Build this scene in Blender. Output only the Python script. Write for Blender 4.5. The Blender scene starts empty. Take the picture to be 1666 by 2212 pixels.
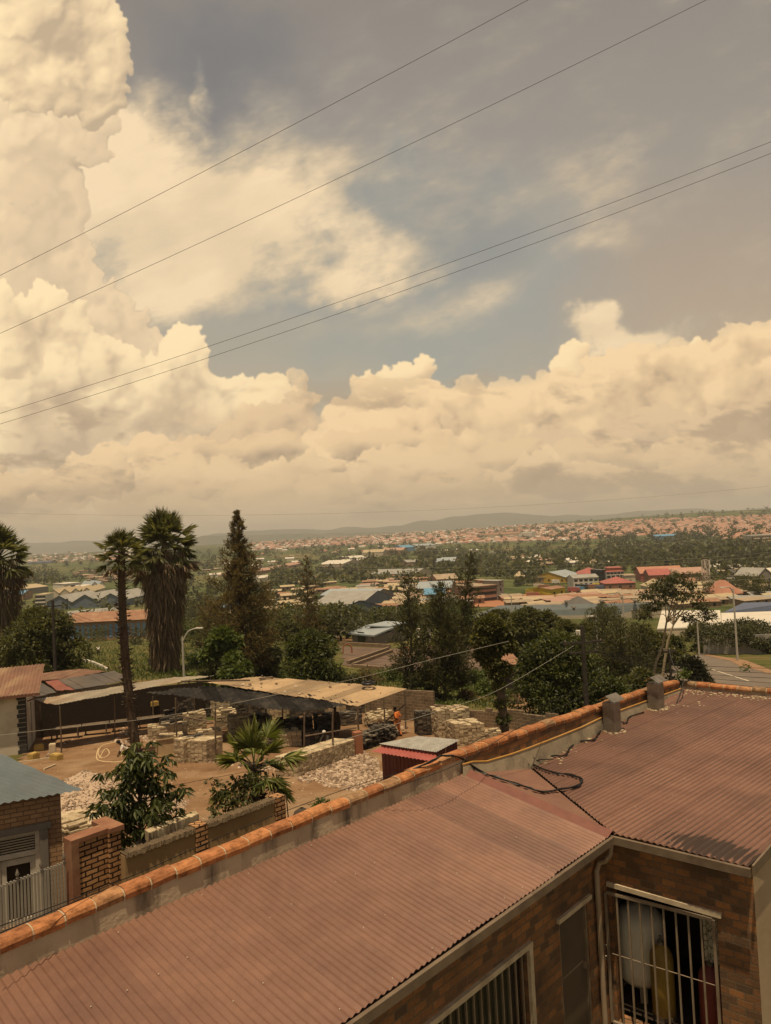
import bpy, math, random
import numpy as np
from mathutils import Vector, Matrix, noise as mnoise
rad = math.radians
rng = random.Random(7)
scene = bpy.context.scene
COL = scene.collection
# ---------------------------------------------------------------- camera model (photo measured on a 1666 x 2212 grid)
FPX = 1600.0
PITCH, ROLL = rad(1.68), rad(-2.87)
RM = Matrix.Rotation(math.pi/2+PITCH, 3, 'X') @ Matrix.Rotation(ROLL, 3, 'Z')
cam_d = bpy.data.cameras.new('camera'); cam = bpy.data.objects.new('camera', cam_d); COL.objects.link(cam)
cam.matrix_world = RM.to_4x4()
cam_d.sensor_fit = 'HORIZONTAL'; cam_d.sensor_width = 36.0; cam_d.lens = 36.0*FPX/1666.0
cam_d.clip_start = 0.1; cam_d.clip_end = 60000
scene.camera = cam
def ray(x, y): return RM @ Vector(((x-833)/FPX, (1106-y)/FPX, -1.0))
def PD(x, y, d): return ray(x, y)*d                       # point at distance d along the view axis
def PZ(x, y, z):
    r = ray(x, y); return r*(z/r.z)
def HIT(x, y, p, n):
    r = ray(x, y); return r*(p.dot(n)/r.dot(n))
def depth(p): return -(RM.transposed() @ Vector(p)).z
# ---------------------------------------------------------------- ground heights (camera at z = 0)
GD = [-60, 0, 14, 20, 30, 45, 65, 85, 110, 140, 200, 280, 400, 550, 900, 1300, 1700, 2200, 3000, 4000, 5000, 7000, 16000]
GL = [-8.2,-8.2,-8.4,-9.0,-10.5,-12.2,-13.7,-14.7,-16.0,-19,-25,-31,-36,-39,-44,-46,-45,-38,-28,-20,-30,-60,-90]
GC = [-8.2,-8.2,-8.4,-9.0,-10.5,-12.3,-14.3,-16.0,-17.0,-19,-25,-31,-36.5,-40,-45.5,-43,-39,-32,-18,-4,-20,-60,-90]
GR = [-8.2,-8.2,-8.4,-9.0,-10.8,-12.8,-15.0,-16.5,-20.0,-23,-27,-33,-36,-39,-41,-38.5,-34,-18,20,30,0,-60,-90]
def ground(x, y):
    d = max(y, -59.0); u = x/max(y, 12.0)
    w = min(1.0, max(-1.0, u/0.42))
    i = 0
    while d > GD[i+1] and i < len(GD)-2: i += 1
    t = min(1.0, (d-GD[i])/(GD[i+1]-GD[i]))
    l, c, r = (T[i]+(T[i+1]-T[i])*t for T in (GL, GC, GR))
    z = c+(r-c)*w if w > 0 else c+(l-c)*(-w)
    if d > 300:
        a = min(1.0, (d-300)/900.0)
        z += a*2.5*mnoise.noise(Vector((x*0.004, y*0.002, 3.1)))
    return z
def G(x, y):
    r = ray(x, y); lo, t = 0.0, 4.0
    while t < 15000:
        p = r*t
        if p.z < ground(p.x, p.y): break
        lo = t; t *= 1.03
    hi = t
    for _ in range(30):
        m = (lo+hi)/2; p = r*m
        if p.z < ground(p.x, p.y): hi = m
        else: lo = m
    p = r*hi; return Vector((p.x, p.y, ground(p.x, p.y)))
def GP(x, y, d):                                         # on the ground below the pixel x at depth d
    p = PD(x, y, d); return Vector((p.x, p.y, ground(p.x, p.y)))
def gz(p, dz=0.0): return Vector((p[0], p[1], ground(p[0], p[1])+dz))
# ---------------------------------------------------------------- mesh builder
class MB:
    def __init__(s): s.v = []; s.f = []; s.m = []; s.sm = False
    def face(s, pts, mi=0):
        b = len(s.v); s.v += [tuple(p) for p in pts]; s.f.append(tuple(range(b, b+len(pts)))); s.m.append(mi)
    def grid(s, rows, mi=0, close=False):
        b = len(s.v); n = len(rows[0])
        for r in rows: s.v += [tuple(p) for p in r]
        for i in range(len(rows)-1):
            for j in range(n if close else n-1):
                k = (j+1) % n
                s.f.append((b+i*n+j, b+i*n+k, b+(i+1)*n+k, b+(i+1)*n+j)); s.m.append(mi)
    def obox(s, o, ax, ay, az, mi=0):                      # oriented box from a corner and three edge vectors
        o, ax, ay, az = Vector(o), Vector(ax), Vector(ay), Vector(az)
        if ax.cross(ay).dot(az) < 0: o = o+az; az = -az
        c = [o, o+ax, o+ax+ay, o+ay]; c += [p+az for p in c]
        b = len(s.v); s.v += [tuple(p) for p in c]
        for q in ((3,2,1,0),(4,5,6,7),(0,1,5,4),(1,2,6,5),(2,3,7,6),(3,0,4,7)):
            s.f.append(tuple(b+k for k in q)); s.m.append(mi)
    def box(s, c, sz, rz=0.0, mi=0):                       # centre, size, yaw
        cx, sx = math.cos(rz), math.sin(rz)
        ax, ay = Vector((cx, sx, 0))*sz[0], Vector((-sx, cx, 0))*sz[1]; az = Vector((0, 0, sz[2]))
        s.obox(Vector(c)-ax/2-ay/2-az/2, ax, ay, az, mi)
    def tube(s, pts, r, n=6, mi=0, cap=True):
        pts = [Vector(p) for p in pts]
        rr = r if isinstance(r, (list, tuple)) else [r]*len(pts)
        rows = []; prev = None
        for i, p in enumerate(pts):
            t = (pts[min(i+1, len(pts)-1)]-pts[max(i-1, 0)]).normalized()
            if prev is None: a = t.orthogonal().normalized()
            else:
                a = prev-t*prev.dot(t)
                a = a.normalized() if a.length > 1e-6 else t.orthogonal().normalized()
            prev = a; bb = t.cross(a)
            rows.append([p+(a*math.cos(k*2*math.pi/n)+bb*math.sin(k*2*math.pi/n))*rr[i] for k in range(n)])
        s.grid(rows, mi, True)
        if cap:
            s.face(rows[0][::-1], mi); s.face(rows[-1], mi)
    def lathe(s, c, prof, n=16, mi=0):                     # prof: (radius, z)
        c = Vector(c)
        s.grid([[c+Vector((r*math.cos(k*2*math.pi/n), r*math.sin(k*2*math.pi/n), z)) for k in range(n)] for r, z in prof], mi, True)
    def build(s, name, mats, parent=None, smooth=None, uv=True):
        me = bpy.data.meshes.new(name)
        nv, nf = len(s.v), len(s.f)
        if parent is not None:
            o = parent.matrix_basis.translation.copy(); q = parent
            while q.parent: q = q.parent; o += q.matrix_basis.translation
            V = np.array(s.v, dtype=np.float64)-np.array(o)
        else: V = np.array(s.v, dtype=np.float64)
        me.from_pydata(V.tolist(), [], s.f)
        if not isinstance(mats, (list, tuple)): mats = [mats]
        for m in mats: me.materials.append(m)
        if len(mats) > 1: me.polygons.foreach_set('material_index', s.m)
        if smooth or (smooth is None and s.sm): me.polygons.foreach_set('use_smooth', [True]*nf)
        if uv and nf < 60000:
            L = me.uv_layers.new(name='UVMap'); nl = len(me.loops)
            nor = np.zeros(nf*3); me.polygons.foreach_get('normal', nor); nor = nor.reshape(-1, 3)
            tot = np.zeros(nf, dtype=np.int32); me.polygons.foreach_get('loop_total', tot)
            li = np.zeros(nl, dtype=np.int32); me.loops.foreach_get('vertex_index', li)
            N = np.repeat(nor, tot, axis=0); P = V[li]
            flat = np.abs(N[:, 2]) > 0.75
            hl = np.maximum(1e-6, np.hypot(N[:, 0], N[:, 1]))
            tx, ty = -N[:, 1]/hl, N[:, 0]/hl
            u = np.where(flat, P[:, 0], P[:, 0]*tx+P[:, 1]*ty); v = np.where(flat, P[:, 1], P[:, 2])
            L.data.foreach_set('uv', np.stack([u, v], 1).ravel())
        me.update()
        ob = bpy.data.objects.new(name, me); COL.objects.link(ob)
        if parent is not None: ob.parent = parent
        return ob
def tag(o, label=None, cat=None, group=None, kind=None):
    if label: o['label'] = label
    if cat: o['category'] = cat
    if group: o['group'] = group
    if kind: o['kind'] = kind
    return o
def thing(name, loc, label, cat, group=None):
    o = bpy.data.objects.new(name, None); COL.objects.link(o); o.empty_display_size = 0.3
    o.location = loc; o.matrix_basis = Matrix.Translation(Vector(loc))
    return tag(o, label, cat, group)
def copy_tree(o, loc, rz=0.0, sc=1.0, label=None):
    c = o.copy(); COL.objects.link(c); c.location = loc; c.rotation_euler = (0, 0, rz)
    c.scale = sc if isinstance(sc, (tuple, list)) else (sc, sc, sc)
    if label: c['label'] = label
    for ch in list(o.children):
        d = ch.copy(); COL.objects.link(d); d.parent = c
        for g in ch.children:
            e = g.copy(); COL.objects.link(e); e.parent = d
    return c
# ---------------------------------------------------------------- materials
def nmat(name):
    m = bpy.data.materials.new(name); m.use_nodes = True
    nt = m.node_tree; b = nt.nodes['Principled BSDF']
    return m, nt, b
def N(nt, t, **kw):
    n = nt.nodes.new('ShaderNode'+t)
    for k, v in kw.items():
        if k.startswith('i_'):
            n.inputs[k[2:].replace('_', ' ')].default_value = v
        else: setattr(n, k, v)
    return n
def ramp(nt, stops, src=None):
    r = nt.nodes.new('ShaderNodeValToRGB'); e = r.color_ramp.elements
    while len(e) < len(stops): e.new(0.5)
    for k, (p, c) in enumerate(stops):
        e[k].position = p; e[k].color = (*c, 1) if len(c) == 3 else c
    if src: nt.links.new(src, r.inputs[0])
    return r
def mix(nt, fac, a, b, mode='MIX'):
    m = nt.nodes.new('ShaderNodeMix'); m.data_type = 'RGBA'; m.blend_type = mode
    for sock, val in ((m.inputs[0], fac), (m.inputs[6], a), (m.inputs[7], b)):
        if isinstance(val, bpy.types.NodeSocket): nt.links.new(val, sock)
        elif isinstance(val, (int, float)): sock.default_value = val
        else: sock.default_value = (*val, 1)
    return m.outputs[2]
def math_(nt, op, a, b=0.0, c=None, clamp=False):
    m = nt.nodes.new('ShaderNodeMath'); m.operation = op; m.use_clamp = clamp
    for i, val in enumerate((a, b, c)):
        if val is None: continue
        if isinstance(val, bpy.types.NodeSocket): nt.links.new(val, m.inputs[i])
        else: m.inputs[i].default_value = val
    return m.outputs[0]
def vmath(nt, op, a, b=None, out=0):
    m = nt.nodes.new('ShaderNodeVectorMath'); m.operation = op
    for i, val in enumerate((a, b)):
        if val is None: continue
        if isinstance(val, bpy.types.NodeSocket): nt.links.new(val, m.inputs[i])
        else: m.inputs[i].default_value = val
    return m.outputs[out]
def coords(nt, kind='Object', sc=None, rot=None):
    tc = N(nt, 'TexCoord'); o = tc.outputs[kind]
    if sc or rot:
        mp = N(nt, 'Mapping'); nt.links.new(o, mp.inputs[0])
        if sc: mp.inputs['Scale'].default_value = sc if isinstance(sc, tuple) else (sc, sc, sc)
        if rot: mp.inputs['Rotation'].default_value = rot
        o = mp.outputs[0]
    return o
def noise(nt, vec, scale=5.0, detail=5.0, rough=0.55, out=0):
    n = N(nt, 'TexNoise'); n.inputs['Scale'].default_value = scale; n.inputs['Detail'].default_value = detail; n.inputs['Roughness'].default_value = rough
    if vec is not None: nt.links.new(vec, n.inputs['Vector'])
    return n.outputs[out]
def bump(nt, b, h, strength=0.3, dist=0.02):
    n = N(nt, 'Bump'); n.inputs['Strength'].default_value = strength; n.inputs['Distance'].default_value = dist
    nt.links.new(h, n.inputs['Height']); nt.links.new(n.outputs[0], b.inputs['Normal'])
def M_worn(name, c1, c2, scale=3.0, rough=0.75, stain=None, stain_amt=0.5, bmp=0.25, bdist=0.01, metal=0.0, kind='Object', streak=None, spec=0.3):
    m, nt, b = nmat(name)
    vec = coords(nt, kind)
    n1 = noise(nt, vec, scale, 6)
    col = ramp(nt, [(0.3, c1), (0.7, c2)], n1).outputs[0]
    if stain:
        v2 = coords(nt, kind, streak) if streak else vec
        n2 = noise(nt, v2, scale*0.6 if not streak else 1.0, 7, 0.62)
        k = ramp(nt, [(0.48, (0, 0, 0)), (0.66, (stain_amt,)*3)], n2).outputs[0]
        col = mix(nt, k, col, stain)
    nt.links.new(col, b.inputs['Base Color'])
    b.inputs['Roughness'].default_value = rough; b.inputs['Metallic'].default_value = metal; b.inputs['Specular IOR Level'].default_value = spec
    if bmp: bump(nt, b, noise(nt, vec, scale*9, 5), bmp, bdist)
    return m
def M_brick(name, c1, c2, mortar, bw=0.24, rh=0.085, ms=0.012, dark=None, bmp=0.6, soot=None, off=0.5, mbias=0.0):
    m, nt, b = nmat(name)
    uv = coords(nt, 'UV')
    wob = vmath(nt, 'SCALE', vmath(nt, 'SUBTRACT', noise(nt, uv, 9, 3, out=1), (0.5, 0.5, 0.5)))
    wob.node.inputs['Scale'].default_value = 0.02
    uv2 = vmath(nt, 'ADD', uv, wob)
    t = N(nt, 'TexBrick'); nt.links.new(uv2, t.inputs['Vector'])
    t.inputs['Scale'].default_value = 1.0; t.inputs['Brick Width'].default_value = bw; t.inputs['Row Height'].default_value = rh
    t.inputs['Mortar Size'].default_value = ms; t.inputs['Mortar Smooth'].default_value = 0.3; t.offset = off
    t.inputs['Color1'].default_value = (*c1, 1); t.inputs['Color2'].default_value = (*c2, 1); t.inputs['Mortar'].default_value = (*mortar, 1)
    t.inputs['Bias'].default_value = mbias
    col = t.outputs[0]
    big = noise(nt, uv, 1.1, 5)
    fine = noise(nt, uv, 35, 4)
    col = mix(nt, 1.0, col, ramp(nt, [(0.2, (0.7, 0.7, 0.7)), (0.8, (1.25, 1.2, 1.15))], fine).outputs[0], 'MULTIPLY')
    if soot:
        col = mix(nt, ramp(nt, [(0.45, (0, 0, 0)), (0.7, (0.75,)*3)], big).outputs[0], col, soot)
    nt.links.new(col, b.inputs['Base Color']); b.inputs['Roughness'].default_value = 0.9; b.inputs['Specular IOR Level'].default_value = 0.15
    h = math_(nt, 'SUBTRACT', math_(nt, 'MULTIPLY', fine, 0.35), t.outputs['Fac'])
    bump(nt, b, h, bmp, 0.012)
    return m
def M_leaf(name, dark, mid, light, trans=0.25, rough=0.5, spec=0.3):
    m, nt, b = nmat(name)
    g = N(nt, 'NewGeometry')
    big = noise(nt, coords(nt, 'Object'), 0.5, 3)
    k = math_(nt, 'ADD', math_(nt, 'MULTIPLY', g.outputs['Random Per Island'], 0.6), math_(nt, 'MULTIPLY', big, 0.5))
    r = ramp(nt, [(0.2, dark), (0.55, mid), (0.9, light)], k).outputs[0]
    nt.links.new(r, b.inputs['Base Color']); b.inputs['Roughness'].default_value = rough; b.inputs['Specular IOR Level'].default_value = spec
    tr = N(nt, 'BsdfTranslucent'); nt.links.new(mix(nt, 1.0, r, (1.3, 1.25, 0.6), 'MULTIPLY'), tr.inputs[0])
    mx = N(nt, 'MixShader'); mx.inputs[0].default_value = trans
    out = nt.nodes['Material Output']
    nt.links.new(b.outputs[0], mx.inputs[1]); nt.links.new(tr.outputs[0], mx.inputs[2]); nt.links.new(mx.outputs[0], out.inputs[0])
    return m
def M_plain(name, c, rough=0.6, metal=0.0, spec=0.3, var=0.12, scale=6.0):
    return M_worn(name, tuple(x*(1-var) for x in c), tuple(x*(1+var) for x in c), scale, rough, metal=metal, bmp=0.08, spec=spec)
# ---------------------------------------------------------------- world: sky texture with clouds, sun
SUN_EL, SUN_AZ = rad(77), rad(190)                         # azimuth clockwise from +Y: behind the viewer, a little left
SUN_VEC = Vector((math.sin(SUN_AZ)*math.cos(SUN_EL), math.cos(SUN_AZ)*math.cos(SUN_EL), math.sin(SUN_EL)))
sd = bpy.data.lights.new('sun', 'SUN'); sun = bpy.data.objects.new('sun', sd); COL.objects.link(sun)
sd.energy = 4.5; sd.angle = rad(0.6); sd.color = (1.0, 0.82, 0.545)
sun.rotation_euler = (-SUN_VEC).to_track_quat('-Z', 'Y').to_euler(); sun.location = (-30, -30, 60)
world = bpy.data.worlds.new('World'); scene.world = world; world.use_nodes = True
wt = world.node_tree; wt.nodes.clear()
wo = N(wt, 'OutputWorld'); bg = N(wt, 'Background'); wt.links.new(bg.outputs[0], wo.inputs[0])
BGS = 0.1; bg.inputs[1].default_value = BGS
sky = N(wt, 'TexSky'); sky.sky_type = 'NISHITA'; sky.sun_disc = False; sky.sun_elevation = SUN_EL; sky.sun_rotation = SUN_AZ
sky.altitude = 1500; sky.air_density = 1.0; sky.dust_density = 2.5; sky.ozone_density = 1.0
def uvof(x, y):
    r = ray(x, y); return r.x/r.y, r.z/r.y
def lin(r, g, b):
    f = lambda c: (c/255/12.92) if c/255 <= 0.04045 else ((c/255+0.055)/1.055)**2.4
    return tuple(f(c) for c in (r, g, b))
# ---------------------------------------------------------------- clouds: computed here from sphere trees and filtered noise (linear radiance + cover)
SKY_U0, SKY_U1, SKY_V0, SKY_V1, SKY_S = -0.64, 0.64, -0.06, 0.86, 1000
def make_sky():
    W, H = int((SKY_U1-SKY_U0)*SKY_S), int((SKY_V1-SKY_V0)*SKY_S)
    R = np.random.RandomState(11)
    fy = np.fft.fftfreq(H)[:, None]; fx = np.fft.rfftfreq(W)[None, :]
    def blur(a, s, sy=None):
        sy = s if sy is None else sy
        return np.fft.irfft2(np.fft.rfft2(a)*np.exp(-2*(math.pi**2)*((s*fx)**2+(sy*fy)**2)), s=(H, W))
    def fbm(beta, lo=3.0, ax=1.0, ay=1.0, rot=0.0, seed=0):
        r = np.random.RandomState(seed); c, s = math.cos(rot), math.sin(rot)
        gx, gy = (fx*c+fy*s)*ax*W, (-fx*s+fy*c)*ay*W
        f = np.sqrt(gx**2+gy**2+lo**2)
        n = np.fft.irfft2(np.fft.rfft2(r.randn(H, W))*f**(-beta), s=(H, W))
        return n/n.std()
    Y, X = np.mgrid[0:H, 0:W].astype(np.float64)                # row 0 = lowest elevation
    def at(x, y):
        u, v = uvof(x, y); return (u-SKY_U0)*SKY_S, (v-SKY_V0)*SKY_S
    PXS = SKY_S/FPX
    def warped(a, dx, dy):
        xi = np.clip(X+dx, 0, W-1.001); yi = np.clip(Y+dy, 0, H-1.001)
        x0, y0 = xi.astype(int), yi.astype(int); fx_, fy_ = xi-x0, yi-y0
        return (a[y0, x0]*(1-fx_)+a[y0, x0+1]*fx_)*(1-fy_)+(a[y0+1, x0]*(1-fx_)+a[y0+1, x0+1]*fx_)*fy_
    sm = lambda a, lo, hi: (lambda t: t*t*(3-2*t))(np.clip((a-lo)/(hi-lo), 0, 1))
    def L3(r, g, b): return np.array(lin(r, g, b))
    def over(base, col, a): return base*(1-a[..., None])+col*a[..., None]
    def tri(t, stops):
        out = np.zeros(t.shape+(3,))
        ps = [p for p, _ in stops]
        for k in range(3): out[..., k] = np.interp(t, ps, [c[k] for _, c in stops])
        return out
    # veil of thin cloud over the blue
    pv = (SKY_V1-SKY_V0)*0+SKY_V0+Y/SKY_S; pu = SKY_U0+X/SKY_S
    veil = tri(pv, [(-0.06, L3(200, 174, 138)), (0.05, L3(200, 174, 138)), (0.13, L3(190, 176, 150)), (0.25, L3(168, 165, 152)), (0.4, L3(157, 157, 153)), (0.55, L3(146, 143, 140)), (0.75, L3(136, 132, 128))])
    side = sm(pu, -0.1, 0.5)*0.8
    veilR = tri(pv, [(-0.06, L3(196, 172, 138)), (0.2, L3(190, 168, 144)), (0.35, L3(172, 155, 137)), (0.5, L3(153, 148, 141)), (0.75, L3(138, 134, 130))])
    img = over(veil, veilR, side)
    cov = np.full((H, W), 0.9)
    wx, wy = fbm(1.9, 5, seed=1)*16, fbm(1.9, 5, seed=2)*16
    def blob(x, y, r, a=1.0, rot=0.0, p=1.0):
        cx, cy_ = at(x, y); dx, dy = X+wx-cx, Y+wy-cy_
        c, s = math.cos(rot), math.sin(rot)
        d = np.hypot((dx*c+dy*s)/a, -dx*s+dy*c)/(r*PXS)
        return np.clip(1-d, 0, 1)**p
    for (x, y, r, a, rot, w, c) in ((1000, 600, 300, 1.6, 0.1, 0.8, (146, 156, 158)), (640, 650, 90, 3.0, 0.2, 0.9, (146, 153, 152)), (900, 760, 160, 2.4, 0.0, 0.7, (152, 161, 157)), (470, 120, 220, 1.3, 0, 0.9, (114, 117, 123)),
                                    (1000, 480, 200, 1.2, 0.3, 0.6, (130, 137, 141)), (820, 420, 120, 1.5, 0.5, 0.7, (138, 147, 149))):
        img = over(img, L3(*c), sm(blob(x, y, r, a, rot), 0, 0.9)*w)
    # cirrus sheet
    st = fbm(1.75, 5, 2.6, 0.8, rad(28), 5)*0.55+fbm(2.0, 4, seed=6)*0.6+fbm(1.5, 9, 3.0, 0.9, rad(8), 8)*0.3
    tot = np.zeros((H, W))
    for (x, y, r, a, rot, w) in ((280, 440, 260, 1.0, 0.0, 1.5), (430, 500, 290, 1.5, 0.1, 1.5), (620, 555, 140, 2.8, 0.06, 1.15), (330, 560, 150, 1.6, 0, 1.1), (800, 560, 90, 2.6, 0.12, 0.85), (560, 330, 170, 1.5, 0.6, 0.8),
                                 (430, 190, 90, 0.35, 0.1, 0.55), (400, 260, 120, 0.7, 0.2, 0.6), (740, 400, 100, 1.4, 0.5, 0.55), (760, 250, 80, 1.6, 0.6, 0.32), (690, 470, 120, 1.8, 0.1, 0.6), (480, 680, 60, 3.4, 0.1, 0.4), (760, 700, 60, 4, 0.12, 0.3), (1360, 735, 90, 2.6, 0.04, 1.7),
                                 (1530, 710, 60, 2.6, 0.1, 0.8), (1250, 540, 80, 5, 0.2, 0.3), (1500, 620, 90, 4, 0.1, 0.35), (640, 240, 200, 1.6, 0.5, 0.38), (560, 420, 240, 1.7, 0.2, 0.75), (900, 330, 160, 2.0, 0.4, 0.25), (1050, 470, 180, 3.0, 0.2, 0.28), (880, 640, 110, 4.0, 0.1, 0.4), (300, 250, 120, 1.0, 0.3, 0.6)):
        tot = np.maximum(tot, blob(x, y, r, a, rot, 0.8)*w)
    ci = sm(tot+st*0.12+0.02, 0.0, 0.95)
    cs = np.clip(0.84*ci+0.09*st+0.08*fbm(1.9, 6, 2.2, 0.9, rad(20), 9), 0, 1)
    img = over(img, tri(cs, [(0, L3(178, 172, 156)), (0.35, L3(205, 191, 164)), (0.6, L3(228, 208, 173)), (0.9, L3(246, 224, 186))]), ci*0.93)
    cov = np.maximum(cov, ci)
    # cumulus: trees of spheres stamped into a depth buffer
    def cumulus(parents, seed, lit, shade, dark, levels=(16, 9, 5), flat=0.0, warpamp=1.0, ks=1.0, rim=0.3, patch=0.1, soft=0.0):
        nonlocal img, cov
        r = np.random.RandomState(seed); Z = np.full((H, W), -1e6)
        lst = []
        for (x, y, rr, *o) in parents:
            cx, cy_ = at(x, y); lst.append((cx, cy_, o[1] if len(o) > 1 else 0.0, rr*PXS, o[0] if o else 1.0, 0))
        def stamp(cx, cy_, cz, rr, a):
            x0, x1 = int(max(0, cx-rr*a-1)), int(min(W, cx+rr*a+2)); y0, y1 = int(max(0, cy_-rr-1)), int(min(H, cy_+rr+2))
            if x0 >= x1 or y0 >= y1: return
            dx = (X[y0:y1, x0:x1]-cx)/a; dy = Y[y0:y1, x0:x1]-cy_
            q = rr*rr-dx*dx-dy*dy
            z = np.where(q > 0, cz+np.sqrt(np.maximum(q, 0)), -1e6)
            np.maximum(Z[y0:y1, x0:x1], z, out=Z[y0:y1, x0:x1])
        while lst:
            cx, cy_, cz, rr, a, lv = lst.pop()
            stamp(cx, cy_, cz, rr, a)
            if lv >= len(levels) or rr < 3: continue
            for _ in range(levels[lv]):
                n = r.randn(3); n[2] = abs(n[2])*0.9; n[1] = n[1]+0.35; n /= np.linalg.norm(n)
                k = rr*(0.22+0.26*r.rand())
                lst.append((cx+n[0]*rr*a*0.86, cy_+n[1]*rr*0.86, cz+n[2]*rr*0.86, k, 1.0+(a-1)*0.4, lv+1))
        hit = Z > -1e5
        Z0 = np.where(hit, Z, -60.0)
        Z1 = warped(Z0, (fbm(1.6, 16, seed=seed+1)*3.0+wx*0.25)*warpamp, (fbm(1.6, 16, seed=seed+2)*3.0+wy*0.25)*warpamp)
        m1 = warped(hit.astype(float), (fbm(1.6, 16, seed=seed+1)*3.0+wx*0.25)*warpamp, (fbm(1.6, 16, seed=seed+2)*3.0+wy*0.25)*warpamp)
        fine = fbm(1.5, 30, seed=seed+3)
        def lam(sig, k):
            z = blur(Z1, sig); gy, gx = np.gradient(z)
            nrm = np.sqrt((gx*k)**2+(gy*k)**2+1)
            return (gx*k*0.52-gy*k*0.70+0.50)/nrm        # light from the upper left, a little behind the viewer
        sh = 0.30*lam(1.8, 0.6)+0.40*lam(5, 0.9)+0.45*lam(18, 1.2)
        curv = 0.6*(blur(Z1, 1.8)-blur(Z1, 9))/5.0+0.6*(blur(Z1, 4)-blur(Z1, 22))/12.0
        deep = 0.5*warped(blur(m1, 7), -9, 13)+0.5*warped(blur(m1, 22), -26, 40)   # cloud between this point and the light
        s = 0.40+0.46*(sh-0.35)*ks+0.15*np.clip(curv, -1.6, 1.3)+rim*(0.75-deep)+patch*fbm(2.1, 7, 1.0, 0.75, seed=seed+4)
        s = s-flat*sm(pv, 0.16, 0.02)
        a = sm(blur(m1, 1.3)+fine*0.06, 0.22, 0.9)
        if soft: a = a*(1-soft*sm(blur(m1, 14), 0.9, 0.35)*np.clip(0.6+0.5*fbm(1.6, 8, seed=seed+5), 0, 1))
        img = over(img, tri(np.clip(s, 0, 1), [(0.0, dark), (0.4, shade), (0.62, (shade+lit*1.0)/2), (0.9, lit)]), a)
        cov = np.maximum(cov, a)
    LITC, MIDC, DRKC = L3(255, 233, 188), L3(224, 202, 166), L3(184, 166, 142)
    T1 = [(20, 420, 130), (60, 520, 120), (110, 400, 60), (120, 480, 50), (60, 620, 130), (150, 590, 55), (185, 610, 35), (110, 640, 100), (150, 690, 110), (250, 690, 55), (290, 730, 55), (330, 760, 45), (230, 790, 130), (360, 800, 60), (60, 340, 110), (0, 240, 70), (110, 310, 80), (180, 300, 60), (215, 280, 36)]
    cumulus(T1, 21, L3(244, 221, 182), L3(220, 199, 166), L3(192, 174, 148), ks=0.55, rim=0.12, patch=0.05)
    cumulus([(40, 100, 100), (120, 80, 85), (200, 70, 58), (90, 170, 80), (225, 105, 42), (200, 140, 60), (215, 190, 44), (170, 200, 50), (225, 235, 34), (195, 255, 36), (40, 170, 60), (60, -80, 150), (180, 0, 70)], 24, LITC, MIDC, L3(190, 172, 146), ks=1.2, rim=0.4, patch=0.12)
    T2 = [(0, 690, 60), (60, 680, 50), (120, 670, 45), (160, 680, 40), (30, 780, 80), (90, 760, 50), (130, 750, 40), (220, 760, 50), (265, 770, 38), (200, 800, 70), (290, 830, 60), (340, 850, 60), (390, 840, 50), (400, 770, 48), (430, 790, 30), (415, 745, 28),
          (450, 870, 50), (500, 870, 42), (110, 860, 110), (230, 890, 110), (400, 920, 100), (330, 930, 120), (500, 930, 70), (60, 960, 150), (250, 1000, 150), (560, 905, 50)]
    cumulus(T2, 27, LITC, MIDC, L3(196, 176, 148), ks=1.0, rim=0.42, patch=0.13)
    cumulus([(1200, 800, 26), (1235, 765, 30), (1228, 790, 34), (1215, 815, 34), (1290, 815, 30), (1310, 800, 24), (1500, 800, 50), (1540, 790, 40), (580, 850, 30), (600, 880, 40), (560, 900, 50), (890, 800, 26), (870, 815, 30), (905, 790, 18), (850, 840, 40), (800, 850, 26)], 33, L3(255, 231, 184), L3(232, 206, 165), L3(200, 177, 146), rim=0.4)
    WARM, WMID, WDRK = L3(248, 219, 172), L3(214, 187, 150), L3(165, 146, 123)
    cumulus([(800, 890, 50), (850, 880, 55), (920, 890, 55), (1010, 860, 45), (980, 910, 60), (1080, 900, 60), (1120, 880, 50), (1180, 870, 55), (1240, 860, 45), (640, 830, 26), (650, 860, 30), (1350, 800, 50), (1300, 860, 70), (1400, 790, 40), (1380, 850, 80), (1460, 800, 60), (1470, 760, 28), (1590, 790, 60), (1640, 750, 50), (1680, 740, 50), (1560, 840, 90),
             (900, 970, 100), (1100, 970, 110), (1300, 950, 110), (1500, 930, 110), (1640, 900, 120), (740, 930, 50)], 45, WARM, WMID, WDRK, flat=0.05, rim=0.3, patch=0.14, soft=0.5)
    cumulus([(500, 960, 40), (540, 930, 40), (600, 930, 50), (640, 900, 35), (590, 970, 60), (660, 950, 45), (480, 990, 50), (1000, 990, 40, 2), (1200, 1000, 60, 2), (1400, 930, 50, 2), (1560, 960, 60, 2)], 49, L3(228, 200, 160), L3(190, 167, 138), L3(160, 141, 120), rim=0.25, patch=0.12, soft=0.6)
    cumulus([(720, 950, 36), (760, 935, 30), (820, 930, 34), (860, 920, 28), (910, 925, 24), (700, 1000, 60, 1.4), (800, 990, 70, 1.6), (940, 1000, 60, 2), (1100, 1040, 55, 2.4), (1300, 1030, 60, 2.4), (1380, 1010, 30, 2), (1500, 1020, 60, 2.4), (1640, 960, 40), (1630, 1020, 60, 2)], 52, L3(252, 222, 174), L3(222, 193, 153), WDRK, rim=0.35, patch=0.14, soft=0.4)
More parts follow.
